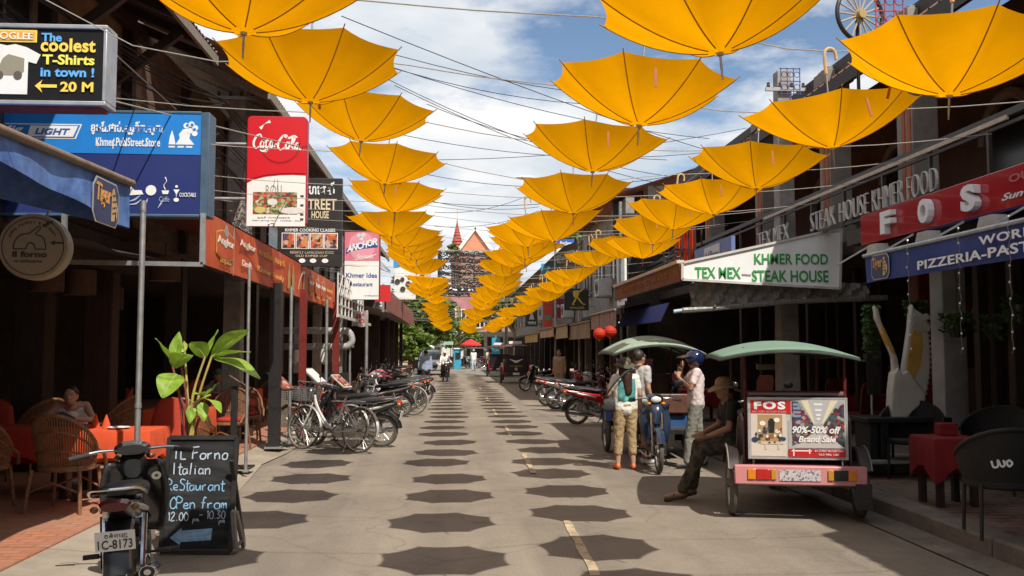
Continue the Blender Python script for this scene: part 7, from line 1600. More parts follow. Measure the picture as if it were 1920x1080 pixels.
# --- pendant shades and small notices in the dim rooms
lm_ = None
for px, py, Y, lab in ((88, 522, 12.5, 'brown drum lamp shade hanging by the round sign'), (150, 530, 13.2, 'second brown drum lamp shade in the dim left room'), (310, 505, 13.8, 'brown drum lamp shade behind the steel tube frame'), (205, 560, 15.0, 'small brown drum lamp shade deepest in the left room')):
    p = atY(px, py, Y)
    if lm_ is None:
        lm_ = thing('pendant_lamp', lab, 'lamp', p, group='brown pendant lamps in the left restaurant')
        MB().lathe([(.20, -.17), (.21, -.17), (.21, .17), (.20, .17)], n=20).build('shade', pm('brown_lamp_cloth', (.12, .07, .045), .85, .2, 9), lm_); MB().cyl((0, 0, .1), (0, 0, max(.2, 3.0 - p.z)), .006, n=5).build('cord', wiremat, lm_); MB().ell((0, 0, -.02), .05).build('bulb', clearlens, lm_)
    else: dup(lm_, p, 0, lab)
for px, py, Y, w, h, m, lab in ((1440, 688, 16.8, .42, .10, ink((.40, .36, .26)), 'small pale notice hanging in the gloom above the FOS board'), (1500, 660, 19.4, .9, 1.2, brownwood, 'brown folding screen in the gloom behind the green canopy'), (1190, 700, 23, .9, .7, printmat('purple_poster', [(.14, .05, .12), (.25, .06, .05), (.08, .04, .14), (.3, .2, .1)], 9), 'dim purple poster behind the blue tuk-tuk'), (35, 650, 14.5, .6, .5, brownwood, 'framed picture in the dark at the left edge')):
    p = atY(px, py, Y); t = thing('wall_notice', lab, 'notice', p); MB().box((0, 0, 0), (w, .04, h)).build('panel', m, t); MB().box((0, .005, h / 2 + .012), (w + .04, .05, .024)).build('rail', darkwood, t)
# ================================================================== PEOPLE (local frame: facing +y, x to their right)
JT = dict(pelvis=(0, 0, .93), waist=(0, 0, 1.06), chest=(0, .0, 1.27), neck=(0, 0, 1.42), head=(0, .015, 1.545),
          shR=(.165, 0, 1.375), elR=(.215, -.03, 1.10), wrR=(.225, .05, .86), shL=(-.165, 0, 1.375), elL=(-.215, -.03, 1.10), wrL=(-.225, .05, .86),
          hpR=(.085, 0, .90), knR=(.095, .02, .48), anR=(.10, -.01, .08), hpL=(-.085, 0, .90), knL=(-.095, .02, .48), anL=(-.10, -.01, .08))
def remesh(o, vox, it=5, disp=0.0):
    m = o.modifiers.new('join', 'REMESH'); m.mode = 'VOXEL'; m.voxel_size = vox; m.use_smooth_shade = True
    s = o.modifiers.new('soften', 'SMOOTH'); s.iterations = it; s.factor = .5
    if disp:
        tx = bpy.data.textures.get('folds') or bpy.data.textures.new('folds', 'CLOUDS'); tx.noise_scale = .055
        d = o.modifiers.new('folds', 'DISPLACE'); d.texture = tx; d.strength = disp; d.mid_level = .5
    return o
def person(label, loc, rz, skin_m, top, bottom, shoes, J=None, H=1.0, hair='short', hat=None, hat_m=None, sleeve='short', leg=1.0, vox=.012, group=None, hands=True, female=False, look=0.0, fingers='relaxed', hair_m=None, shoe_kind='shoe'):
    j = {k: V(v) for k, v in JT.items()}
    for k, v in (J or {}).items(): j[k] = V(v)
    t = thing('person', label, 'person', loc, rz, group); t.scale = (H, H, H)
    hm = hair_m or hairmat; w_ = .92 if female else 1.0
    b = MB(); cap = b.capsule
    for s in 'RL':
        cap(j['hp' + s], .080, j['kn' + s], .053, 12); cap(j['kn' + s], .053, j['kn' + s].lerp(j['an' + s], .35), .054); cap(j['kn' + s].lerp(j['an' + s], .35), .054, j['an' + s], .036)
        f = j['an' + s]; d = (j['kn' + s] - f); fw = V((0, 1, 0))
        toe = f + V((.02 if s == 'R' else -.02, .15, -.045)) if (J is None or 'toe' + s not in J) else V(J['toe' + s]); cap(f + V((0, -.02, -.03)), .034, toe, .026)
        cap(j['sh' + s], .052 * w_, j['el' + s], .037); cap(j['el' + s], .037, j['wr' + s], .025)
        cap(j['hp' + s], .09, j['sh' + s].lerp(j['chest'], .45), .085 * w_)
    cap(j['pelvis'], .115, j['waist'], .105 * w_); cap(j['waist'], .105 * w_, j['chest'], .12 * w_); cap(j['chest'], .11 * w_, j['neck'] - V((0, 0, .05)), .075); cap(j['neck'] - V((0, 0, .03)), .052, j['head'] - V((0, .015, .06)), .048)
    for s in 'RL': cap(j['neck'] - V((0, 0, .04)), .055, j['sh' + s], .05)
    # head: skull, jaw, nose, ears, brow, lips
    hd = j['head']; Rz = Matrix.Rotation(look, 3, 'Z')
    def hp(x, y, z): return hd + Rz @ V((x, y, z))
    b.ell(hd, (.076, .096, .108), 16, 12, rot=Rz); b.ell(hp(0, .022, -.055), (.058, .066, .062), 14, 9, rot=Rz); b.cyl(hp(0, .085, .012), hp(0, .112, -.028), .009, .016, 8); b.ell(hp(0, .106, -.028), (.018, .013, .011), 10, 7)
    for s in (-1, 1): b.ell(hp(s * .077, -.005, -.01), (.010, .022, .032), 10, 7, rot=Rz); b.ell(hp(s * .03, .078, .030), (.024, .012, .009), 8, 6, rot=Rz)
    b.ell(hp(0, .084, -.062), (.024, .010, .008), 10, 6, rot=Rz)
    # hands
    if hands:
        for s, sg in (('R', 1), ('L', -1)):
            wr, el = j['wr' + s], j['el' + s]; d = (wr - el).normalized(); hv = V((J or {}).get('hand' + s, d)); hv = hv.normalized(); side = V((0, 1, 0)) - hv * hv.y
            if side.length < .2: side = V((1, 0, 0)) - hv * hv.x
            side.normalize(); nrm = hv.cross(side)
            palm = wr + hv * .05
            for q in (-.022, -.007, .008, .023): cap(wr + hv * .012 + side * q * .6, .016, wr + hv * .085 + side * q, .014, 8)
            curl = {'relaxed': .25, 'hold': .9}[fingers]
            for n_, (q, L_) in enumerate(((-.029, .060), (-.010, .074), (.010, .080), (.029, .070))):
                p0 = wr + hv * .085 + side * q; p1 = p0 + (hv * (1 - curl * .3) - nrm * sg * curl * .6).normalized() * L_ * .55; p2 = p1 + (hv * (1 - curl) - nrm * sg * curl).normalized() * L_ * .5
                b.capsule(p0, .0098, p1, .0088, 7).capsule(p1, .0088, p2, .0072, 7)
            th = wr + hv * .03 + side * .026; t1 = th + (hv * .55 + side * .8).normalized() * .036; b.capsule(th, .013, t1, .0105, 7).capsule(t1, .0105, t1 + (hv * .95 + side * .2).normalized() * .032, .0085, 7)
    body = remesh(b.build('body', skin_m, t), min(vox, .0085) if hands else vox, 3)
    # face marks
    e = MB()
    for s in (-1, 1): e.ell(hp(s * .030, .083, .010), (.013, .007, .0065), 8, 6, rot=Rz)
    e.build('eyes', pm('eye_dark', (.03, .025, .022), .3, .1, 9), t)
    # clothes
    c = MB(); g = .014
    for s in 'RL':
        sh, el, wr = j['sh' + s], j['el' + s], j['wr' + s]
        if sleeve == 'long': c.capsule(sh, .060 * w_, el, .047); c.capsule(el, .047, el.lerp(wr, .93), .037)
        elif sleeve == 'short': c.capsule(sh, .062 * w_, sh.lerp(el, .62), .053)
        c.capsule(j['hp' + s] + V((0, 0, .02)), .103, sh.lerp(j['chest'], .45), .098 * w_)
        if sleeve != 'none': c.capsule(j['neck'] - V((0, 0, .055)), .058, sh, .058)
    c.capsule(j['pelvis'] - V((0, 0, .03)), .128, j['waist'], .118 * w_); c.capsule(j['waist'], .118 * w_, j['chest'], .133 * w_); c.capsule(j['chest'], .122 * w_, j['neck'] - V((0, 0, .085 if sleeve != 'none' else .14)), .078)
    remesh(c.build('shirt', top, t), vox, 3, .020)
    c = MB()
    for s in 'RL':
        hp_, kn, an = j['hp' + s], j['kn' + s], j['an' + s]; c.capsule(hp_, .102, kn, .076)
        if leg > .5: c.capsule(kn, .076, kn.lerp(an, (leg - .5) * 2 * .96), .066)
    c.capsule(j['pelvis'] + V((0, 0, .02)), .124, j['pelvis'] - V((0, 0, .05)), .115); c.capsule(j['hpR'], .1, j['hpL'], .1)
    remesh(c.build('trousers', bottom, t), vox, 3, .022)
    for s in 'RL':
        f = j['an' + s]; toe = f + V((.02 if s == 'R' else -.02, .15, -.045)) if (J is None or 'toe' + s not in J) else V(J['toe' + s]); dn = V((0, 0, -.012))
        q = MB(); q.capsule(f + V((0, -.025, -.04)), .040, toe + dn, .036)
        if shoe_kind == 'sandal': q = MB(); d = (toe - f); q.capsule(f + V((0, -.03, -.062)), .030, toe + V((0, 0, -.03)), .030).capsule(f.lerp(toe, .55) + V((-.04, 0, 0)), .012, f.lerp(toe, .55) + V((.04, 0, 0)), .012)
        remesh(q.build('shoe', shoes, t), vox, 2)
    # hair and hats
    if hair:
        h = MB(); h.ell(hp(0, -.016, .022), (.084, .098, .104), 16, 10, rot=Rz)
        if hair == 'long':
            h.capsule(hp(0, -.05, 0), .085, hp(0, -.085, -.14), .092); h.capsule(hp(.0, -.085, -.14), .092, hp(.02, -.105, -.38), .062)
            for s in (-1, 1): h.capsule(hp(s * .07, -.02, .0), .035, hp(s * .085, -.05, -.24), .028)
        if hair == 'bun': h.ell(hp(0, -.09, .07), .05)
        o = remesh(h.build('hair', hm, t), vox, 2, .012)
        if hair != 'long': pass
    if hat == 'brim':
        h = MB(); rings = []
        for r_, z in ((.088, .030), (.094, .062), (.086, .105), (.055, .135), (.004, .142)): rings.append([hp(r_ * math.cos(a), r_ * 1.12 * math.sin(a), z) for a in [2 * math.pi * k / 28 for k in range(28)]])
        h.loft(rings); rings = []
        for r_, z in ((.086, .036), (.13, .024), (.168, -.006), (.170, -.012), (.13, .014), (.086, .026)): rings.append([hp(r_ * math.cos(a), r_ * 1.08 * math.sin(a), z - .025 * abs(math.sin(a)) ** 2 * (r_ / .17) + .03 * abs(math.cos(a)) * (r_ / .17)) for a in [2 * math.pi * k / 28 for k in range(28)]])
        h.loft(rings, caps=False); h.build('hat', hat_m, t)
    if hat == 'cap':
        MB().ell(hp(0, -.005, .045), (.088, .104, .082), 18, 10, rot=Rz).build('hat', hat_m, t); MB().ell(hp(0, .11, .045), (.07, .07, .010), 14, 6, rot=Rz).build('peak', hat_m, t)
    if hat == 'helmet':
        o = MB().ell(hp(0, -.012, .030), (.125, .140, .125), 22, 14, rot=Rz).build('helmet', hat_m, t)
        rings = []
        for k in range(9):
            a = R(-62 + 124 * k / 8); rings.append([hp(.128 * math.sin(a), .0 + .15 * math.cos(a), .075), hp(.132 * math.sin(a), .10 + .16 * math.cos(a), .045), hp(.130 * math.sin(a), .105 + .155 * math.cos(a), .028), hp(.126 * math.sin(a), .0 + .14 * math.cos(a), .06)])
        MB().loft(rings).build('visor', pm('smoky_visor', (.10, .09, .08), .1, .1, 9), o)
    return t, j, hp
# --- the woman in the green hat, seen from behind
lady_g = atZ(1178, 884, 0.0)
white_tee = pm('white_teal_print_shirt', (.66, .64, .58), .8, .10, 5); khaki = pm('khaki_trousers', (.36, .26, .14), .85, .2, 8, bump=.3); orange_shoe = pm('orange_shoes', (.75, .16, .03), .6, .1, 8)
t, j, hp = person('woman in olive brimmed hat with long hair and khaki trousers seen from behind', (lady_g.x, 13.05, .012), R(4), skinlight, white_tee, khaki, orange_shoe,
                  J=dict(elR=(.225, -.02, 1.12), wrR=(.25, .10, .89), elL=(-.25, .04, 1.12), wrL=(-.20, .20, 1.18), anR=(.115, .0, .08), anL=(-.115, .03, .08), knR=(.10, .02, .48), knL=(-.10, .04, .48)), H=.925, hair='long', hat='brim', hat_m=pm('olive_hat', (.060, .066, .040), .85, .2, 9, bump=.3, bscale=60), leg=.80, female=True, fingers='hold', hair_m=pm('brown_hair', (.05, .022, .014), .5, .4, 30, stretch=(4, 4, .4)), vox=.011)
# the print and shoulder strap across the back
teal = pm('teal_print', (.03, .20, .20), .8, .3, 12, col2=(.10, .32, .30))
bp = MB(); bp.sheet([[V((x, -.150 - .012 * math.cos(x * 9) + .03 * (x / .15) ** 2, z)) for x in (-.15, -.10, -.04, .04, .10, .15)] for z in (1.03, 1.1, 1.2, 1.30, 1.36)]); o = bp.build('shirt_print', teal, t); o.modifiers.new('s', 'SOLIDIFY').thickness = .008
sw = o.modifiers.new('w', 'SHRINKWRAP'); sw.target = [c for c in t.children if c.name.startswith('shirt') and 'print' not in c.name][0]; sw.offset = .006; sw.wrap_mode = 'ABOVE_SURFACE'
t2 = thing('shoulder_bag', 'small black bag hanging on the left side of the hatted woman', 'bag', (lady_g.x - .24, 12.98, .90)); MB().loft([section(-.08, 0, .04, .08), section(0, .0, .05, .10), section(.08, 0, .04, .08)]).build('pouch', pm('dark_bag', (.03, .03, .032), .7, .3, 12, bump=.3), t2); MB().tube(smooth_line([V((-.06, -.03, .12)), V((.05, -.10, .30)), V((.22, -.09, .46)), V((.36, .0, .50))], 4), .014, 6).build('strap', MATS['dark_bag'], t2)
hw = V(t.location) + (Matrix.Rotation(R(4), 3, 'Z') @ V((.25, .10, .80))) * .925
bt = thing('water_bottle', 'pale blue plastic bottle held in the right hand of the hatted woman', 'bottle', (hw.x + .02, hw.y + .01, hw.z - .11)); MB().lathe([(.0, 0), (.032, 0), (.034, .02), (.033, .13), (.014, .17), (.014, .19), (0, .19)], n=16).build('body', pm('pale_blue_plastic', (.38, .50, .58), .15, .1, 8), bt); MB().lathe([(.0, .188), (.016, .188), (.016, .21), (0, .21)], n=12).build('cap', wht, bt)
# --- the man beyond her, facing right, with striped rucksack
mg = atZ(1186, 868, 0.0)
t, j, hp = person('dark haired man in sunglasses standing behind the hatted woman', (mg.x + .09, 13.75, .012), R(-55), skinlight, pm('pale_grey_shirt', (.46, .45, .43), .8, .1, 6), pm('brown_shorts', (.16, .12, .08), .85, .2, 8), wht, J=dict(elL=(-.23, .05, 1.12), wrL=(-.18, .24, 1.05), hpR=(.085, 0, .90)), H=1.0, hair='short', leg=.55, vox=.012)
gl = MB()
for s in (-1, 1): gl.ell(hp(s * .032, .095, .012), (.026, .007, .018), 12, 7); gl.beam(hp(s * .058, .09, .016), hp(s * .08, -.01, .016), .005, .006)
gl.box(hp(0, .101, .016), (.02, .004, .006)); gl.build('sunglasses', blackplastic, t)
rk = thing('rucksack', 'black and white patterned rucksack on the man behind the hatted woman', 'bag', (mg.x - .12, 13.66, .98), R(-55)); MB().loft([section(-.15, .2, .07, .22), section(0, .2, .11, .26), section(.15, .2, .07, .22)]).build('sack', printmat('zebra_print', [(.02, .02, .02), (.65, .64, .62), (.03, .03, .03), (.5, .5, .5)], 9), rk)
for s in (-.1, .1): MB().tube([V((s, .08, .44)), V((s, .24, .46)), V((s, .28, .25)), V((s, .12, .02))], .016, 6).build('strap', pm('dark_bag', (0, 0, 0)), rk)
# --- helmeted man by the blue motorbike, hand at his mouth, facing left
hg = atZ(1288, 874, 0.0)
pinkw = pm('pale_pink_shirt', (.66, .55, .54), .8, .12, 8, bump=.2)
t, j, hp = person('man in dark blue open helmet and pale shirt drinking beside the blue motorbike', (hg.x + .10, 13.25, .012), R(82), skin, pinkw, pm('grey_green_trousers', (.20, .20, .17), .85, .15, 8), pm('dark_shoes', (.03, .025, .022), .5, .3, 9),
                  J=dict(elR=(.20, .18, 1.17), wrR=(.06, .20, 1.40), handR=(-.4, -.15, .75), elL=(-.22, .10, 1.13), wrL=(-.10, .26, 1.30), handL=(.35, -.2, .8), anR=(.11, -.12, .08), anL=(-.11, .14, .08), knL=(-.1, .10, .48), knR=(.1, -.04, .48)), H=.98, hair='short', hat='helmet', hat_m=pm('navy_helmet', (.012, .018, .07), .12, .1, 4, coat=.7), vox=.012, fingers='hold')
# --- driver sitting sideways in the left doorway of the near tuk-tuk, legs out
camo = printmat('camouflage', [(.045, .035, .022), (.02, .022, .014), (.085, .065, .042), (.03, .026, .018)], 7, .9, 'noise')
dr = tkp(.52, .50, 0)
t, j, hp = person('tuk-tuk driver in tan hat and camouflage trousers sitting with legs out to the left', (dr.x, dr.y, 0), TKR + R(10), skin, pm('black_tee', (.02, .019, .02), .85, .2, 8), camo, pm('brown_sandals', (.06, .035, .022), .7, .3, 9),
                  J=dict(pelvis=(0, 0, .64), waist=(0, .02, .77), chest=(0, .07, .97), neck=(0, .11, 1.12), head=(0, .15, 1.235), shR=(.165, .10, 1.075), shL=(-.165, .10, 1.075), elR=(.23, .16, .82), wrR=(.14, .36, .74), elL=(-.23, .16, .82), wrL=(-.14, .36, .73), hpR=(.09, .02, .62), hpL=(-.09, .02, .62), knR=(.13, .42, .60), knL=(-.11, .43, .58), anR=(.12, .50, .14), anL=(-.02, .64, .12), toeR=(.13, .68, .05), toeL=(-.02, .82, .05)), H=1.0, hair='short', hat='brim', hat_m=pm('tan_hat', (.30, .20, .11), .85, .2, 9), vox=.012, shoe_kind='sandal', look=.15)
# --- seated woman in the left restaurant
t, j, hp = person('woman in white strap top sitting at the red table in the left restaurant', (-4.55, 11.55, .08), R(200), skinlight, pm('white_top', (.62, .60, .55), .85, .1, 8), pm('dark_skirt', (.05, .05, .06), .85, .2, 8), pm('dark_shoes', (0, 0, 0)),
                  J=dict(pelvis=(0, 0, .52), waist=(0, .02, .65), chest=(0, .12, .84), neck=(0, .20, .97), head=(.01, .30, 1.06), shR=(.155, .17, .935), shL=(-.155, .17, .935), elR=(.28, .34, .79), wrR=(.26, .58, .80), elL=(-.24, .34, .78), wrL=(-.06, .52, .80), hpR=(.09, .02, .50), hpL=(-.09, .02, .50), knR=(.12, .44, .50), knL=(-.12, .44, .50), anR=(.12, .40, .08), anL=(-.12, .42, .08)), H=1.0, hair='bun', sleeve='none', female=True, vox=.012, look=-.2)
bl = MB().loft([section(-.12, .05, .10, .05), section(0, .08, .13, .08), section(.12, .05, .10, .05)]).build('handbag', pm('dark_bag', (0, 0, 0))); bl.location = (-4.35, 10.75, .83); tag(bl, 'dark bag lying on the red table before the seated woman', 'bag')
t, j, hp = person('diner with green cap seated at the bright red cloth', (-4.35, 18.0, .08), R(160), skinlight, pm('white_top', (0, 0, 0)), pm('dark_skirt', (0, 0, 0)), MATS['dark_shoes'], J=dict(pelvis=(0, 0, .52), waist=(0, .02, .65), chest=(0, .06, .85), neck=(0, .09, 1.0), head=(0, .14, 1.115), shR=(.155, .07, .955), shL=(-.155, .07, .955), elR=(.26, .22, .79), wrR=(.18, .44, .79), elL=(-.24, .20, .78), wrL=(-.06, .42, .80), hpR=(.09, .02, .50), hpL=(-.09, .02, .50), knR=(.12, .44, .50), knL=(-.12, .44, .50), anR=(.12, .40, .08), anL=(-.12, .42, .08)), hair='short', hat='cap', hat_m=pm('green_cap', (.10, .20, .10), .8, .2, 8), hands=False, vox=.016)
# --- people further down the street
def walker(label, px, py, Y, rz, top, bot, **k):
    p = atY(px, py, Y); return person(label, (p.x, Y, .01), R(rz), skin, top, bot, MATS['dark_shoes'], vox=.02, hands=False, **k)
walk = dict(knR=(.095, .12, .49), anR=(.10, .14, .09), knL=(-.095, .02, .48), anL=(-.10, -.20, .10), wrR=(.225, -.05, .86), wrL=(-.225, .15, .87))
walker('man in pale blue shirt and black trousers walking away by the left row', 798, 735, 36.5, 3, pm('pale_blue_shirt', (.26, .31, .44), .8, .1, 6), pm('black_trousers', (.022, .022, .024), .8, .2, 8), J=walk, sleeve='long')
walker('distant man in white shirt and pale jeans in mid street', 888, 695, 72, 185, wht, pm('pale_jeans', (.40, .46, .55), .8, .1, 6), J=walk, hat='cap', hat_m=pm('cream_cap', (.6, .55, .42), .8, .1, 8))
walker('distant man in cream shirt and brown trousers near the far tuk-tuks', 916, 694, 73, 20, pm('cream_shirt', (.62, .55, .40), .8, .1, 6), pm('brown_trousers', (.14, .07, .04), .8, .2, 8), J=walk)
walker('person in tan clothes standing behind the red motorbikes', 1049, 735, 31, 150, pm('tan_shirt', (.30, .20, .13), .8, .15, 6), pm('tan_trousers', (.28, .19, .12), .8, .15, 6))
# scooter rider coming towards the camera
p = atY(834, 714, 49); o = dup(m2, (p.x, 49, 0), R(-80), 'distant dark scooter ridden towards the camera', 'scooters with riders'); recolour(o, {pbl: pb})
sit = dict(pelvis=(0, 0, .86), waist=(0, .02, .99), chest=(0, .06, 1.19), neck=(0, .09, 1.34), head=(0, .12, 1.455), shR=(.165, .08, 1.295), shL=(-.165, .08, 1.295), elR=(.25, .25, 1.10), wrR=(.28, .52, 1.0), elL=(-.25, .25, 1.10), wrL=(-.28, .52, 1.0), hpR=(.09, .02, .85), hpL=(-.09, .02, .85), knR=(.16, .40, .70), knL=(-.16, .40, .70), anR=(.17, .25, .33), anL=(-.17, .25, .33))
person('scooter rider in white shirt with cap riding towards the camera', (p.x - .03, 49.25, 0), R(190), skin, wht, pm('black_trousers', (0, 0, 0)), MATS['dark_shoes'], J=sit, hat='cap', hat_m=MATS['cream_cap'], hands=False, vox=.02, sleeve='long')
# ================================================================== THE FAR END OF THE STREET
def crown(nm, par, c, rad, n, m, seed, leaf_s=.28):
    r_ = random.Random(seed); mb = MB(); cl = []
    for k in range(max(10, n // 90)):
        d = V((r_.gauss(0, 1), r_.gauss(0, 1), r_.gauss(0, 1))).normalized() * r_.uniform(.45, 1.0); cl.append((V((c[0] + d.x * rad[0], c[1] + d.y * rad[1], c[2] + d.z * rad[2])), r_.uniform(.22, .42)))
    for k in range(n):
        q, s = r_.choice(cl); d = V((r_.gauss(0, 1), r_.gauss(0, 1), r_.gauss(0, .8))).normalized() * r_.random() ** .4 * s; p = q + V((d.x * rad[0], d.y * rad[1], d.z * rad[2]))
        a = V((r_.gauss(0, 1), r_.gauss(0, 1), r_.gauss(0, .6))).normalized() * leaf_s * r_.uniform(.6, 1.2); b_ = a.cross(V((r_.gauss(0, 1), r_.gauss(0, 1), 1))).normalized() * leaf_s * .45
        mb.add([p - a, p + b_, p + a, p - b_], [(0, 1, 2, 3)])
    return mb.build(nm, m, par, smooth=False)
def tree(px, py, Y, rad, n, label, seed, m=None, zc=None, leaf_s=.30):
    p = atY(px, py, Y); t = thing('tree', label, 'tree', (p.x, Y, -.05), group='trees at the far street end'); r_ = random.Random(seed); tr = MB()
    tr.tube(smooth_line([V((0, 0, 0)), V((.15, .1, p.z * .35)), V((0, 0, p.z * .7)), V((.1, 0, p.z))], 3), [.28] * 4 + [.2] * 4 + [.1] * 2, 8)
    for k in range(6):
        a = k * 1.05 + seed; tr.tube([V((0, 0, p.z * .55)), V((math.cos(a) * rad[0] * .4, math.sin(a) * rad[1] * .4, p.z * .85)), V((math.cos(a) * rad[0] * .75, math.sin(a) * rad[1] * .75, p.z + rad[2] * .3))], [.11, .07, .03], 6)
    tr.build('trunk', bark, t); crown('crown', t, (0, 0, p.z), rad, n, m or foliage, seed, leaf_s); return t
lightleaf = pm('bright_foliage', (.10, .17, .025), .6, .5, 1.5, transl=.35, col2=(.20, .27, .05))
tree(795, 598, 74, (2.6, 2.4, 2.4), 3600, 'leafy green tree above the white parasols at the far left corner', 1)
tree(768, 640, 66, (1.5, 1.4, 1.2), 2200, 'low bright bush like tree by the far left pavement', 2, lightleaf)
tree(782, 560, 96, (3.6, 3, 3.0), 3000, 'taller dull green tree rising behind the far left corner tree', 3, pm('dull_foliage', (.10, .11, .06), .7, .4, 1.5, transl=.2))
tree(852, 625, 90, (2.2, 2, 1.7), 2200, 'airy young tree in front of the far pink building', 4, lightleaf, leaf_s=.24)
tree(965, 575, 92, (3.4, 3, 2.8), 2800, 'dark tree behind the right umbrella rows', 5)
tree(853, 470, 150, (1.4, 1.4, 1.1), 700, 'small green treetop at the foot of the red spire', 6, leaf_s=.35)
tree(1088, 440, 60, (1.8, 2, 1.8), 1500, 'dark green tree rising behind the grey tarpaulin', 7)
# pink colonial building with white windows
a = atY(846, 690, 112); b = atY(900, 690, 112); top = atY(870, 545, 112).z
t = thing('pink_building', 'distant pink building with white framed windows behind the umbrellas', 'building', ((a.x + b.x) / 2, 112, 0)); Wd = b.x - a.x + 2.2
pk = pm('dusky_pink_wall', (.42, .17, .19), .85, .15, 1, dirt=.3); MB().bb((-Wd / 2, 0, 3.6), (Wd / 2, 6, top)).build('upper_wall', pk, t); MB().bb((-Wd / 2, .1, 0), (Wd / 2, 6, 3.6)).build('lower_wall', ink((.55, .54, .52)), t)
MB().bb((-Wd / 2 - .2, -.25, top), (Wd / 2 + .2, 6.2, top + .35)).build('cornice', wht, t); MB().bb((-Wd / 2 - .1, -.12, 3.5), (Wd / 2 + .1, -.002, 3.8)).build('string_course', wht, t)
for k in range(3):
    x = -1.7 + 1.7 * k; o = MB().bb((x - .45, -.06, 4.3), (x + .45, -.002, 6.4)).build('window', MATS['dark_glass'], t); f = MB()
    for e in (-.5, 0, .5): f.box((x + e, -.09, 5.35), (.09, .05, 2.3))
    for z in (4.25, 5.3, 6.45): f.box((x, -.095, z), (1.1, .05, .1))
    f.build('frame', wht, o)
# temple roofs and red spire
def gable(px, apex_y, base_y, half, Y, label):
    p = atY(px, base_y, Y); q = atY(px, apex_y, Y); w = half * Y / F; h = q.z - p.z; t = thing('temple_hall', label, 'temple', (p.x, Y, p.z), group='temple halls beyond the street')
    orr = pm('orange_temple_tiles', (.60, .25, .14), .7, .12, .6); wp = pm('white_gable_trim', (.75, .74, .72), .6, .05, 2)
    MB().extr([(-w, 0), (w, 0), (0, h)], (0, .6, 0), X_, Z_, .5).build('gable', orr, t)
    for s in (-1, 1):
        MB().quad((0, .2, h + .3), (0, 16, h + .3), (s * (w + 1.1), 16, -.8), (s * (w + 1.1), .2, -.8)).build('roof', orr, t); MB().beam((0, -.1, h + .5), (s * (w + .6), -.1, -.3), .5, .55).build('gable_trim', wp, t)
        MB().tube(smooth_line([V((s * (w + .4), -.1, -.4)), V((s * (w + 1.6), -.1, -1.0)), V((s * (w + 2.4), -.1, -.3)), V((s * (w + 2.5), -.1, .4))], 3), .28, 6).build('finial', wp, t)
    MB().bb((-w * .95, .8, -p.z), (w * .95, 15, -.4)).build('hall', pm('dusky_hall_wall', (.30, .17, .13), .85, .2, .5), t)
gable(891, 432, 470, 28, 165, 'far orange temple gable edged in white left of centre'); gable(952, 440, 482, 26, 175, 'far orange temple gable half hidden by the right umbrellas')
p = atY(857, 465, 185); q = atY(857, 400, 185); h = q.z - p.z; t = thing('temple_spire', 'slender red stepped temple spire against the blue gap of sky', 'spire', (p.x, 185, p.z)); rr = 1.15; prof = [(rr, -p.z), (rr, 0)]
for k in range(9): f = k / 9; prof += [(rr * (1 - f) ** 1.1 + .06, h * .80 * f), (rr * (1 - f) ** 1.1 + .30 * (1 - f), h * .80 * f + .06), (rr * (1 - f) ** 1.1 + .02, h * .80 * f + .4 * (1 - f))]
MB().lathe(prof + [(.07, h * .8), (.0, h * .86)], n=12).build('tower', pm('red_spire_tiles', (.32, .055, .04), .7, .35, 1.2), t); MB().cyl((0, 0, h * .8), (0, 0, h * 1.15), .05, n=5).build('finial', ink((.55, .42, .2)), t)
# scrolled iron arch over the street
a = atY(828, 470, 78); b = atY(945, 470, 78); z0 = atY(880, 556, 78).z; z1 = a.z; t = thing('street_arch', 'black scrollwork arch sign spanning the far street on pale scaffold', 'arch sign', (a.x, 78, 0)); Wd = b.x - a.x
ps = pm('pale_scaffold', (.36, .30, .25), .6, .2, 3); rr = random.Random(9)
sc_ = MB()
for x in (0, Wd * .28, Wd * .52, Wd * .78, Wd): sc_.box((x, 0, (z1 + z0) / 2), (.12, .12, z1 - z0 + .3))
for k in range(5): sc_.box((Wd / 2, .02, z0 + (z1 - z0) * k / 4), (Wd + .3, .1, .09))
sc_.build('scaffold', ps, t)
for x in (-.2, Wd + .2): MB().cyl((x, 0, 0), (x, 0, z1), .13).build('post', blackmetal, t)
for row in range(7):
    zc = z0 + (z1 - z0) * (row + .5) / 7; mb = MB(); x = .1
    while x < Wd - .2:
        s = rr.uniform(.20, .36); d_ = rr.choice((-1, 1)); mb.tube([V((x + s * (1 - q / 13) * math.cos(q * .75), -.12, zc + d_ * s * .9 * (1 - q / 13) * math.sin(q * .75))) for q in range(12)], rr.uniform(.04, .07), 5); x += s * rr.uniform(.75, 1.2)
    mb.build('scrollwork', blackmetal, t)
Ba = Board(t, (Wd * .25, -.14, z0 + (z1 - z0) * .04), X_, Z_, 1.0); Ba.text('lettering', 'PUB STREET', 0, 0, Wd * .55, .62, blackmetal, .0, .05, d=.06)
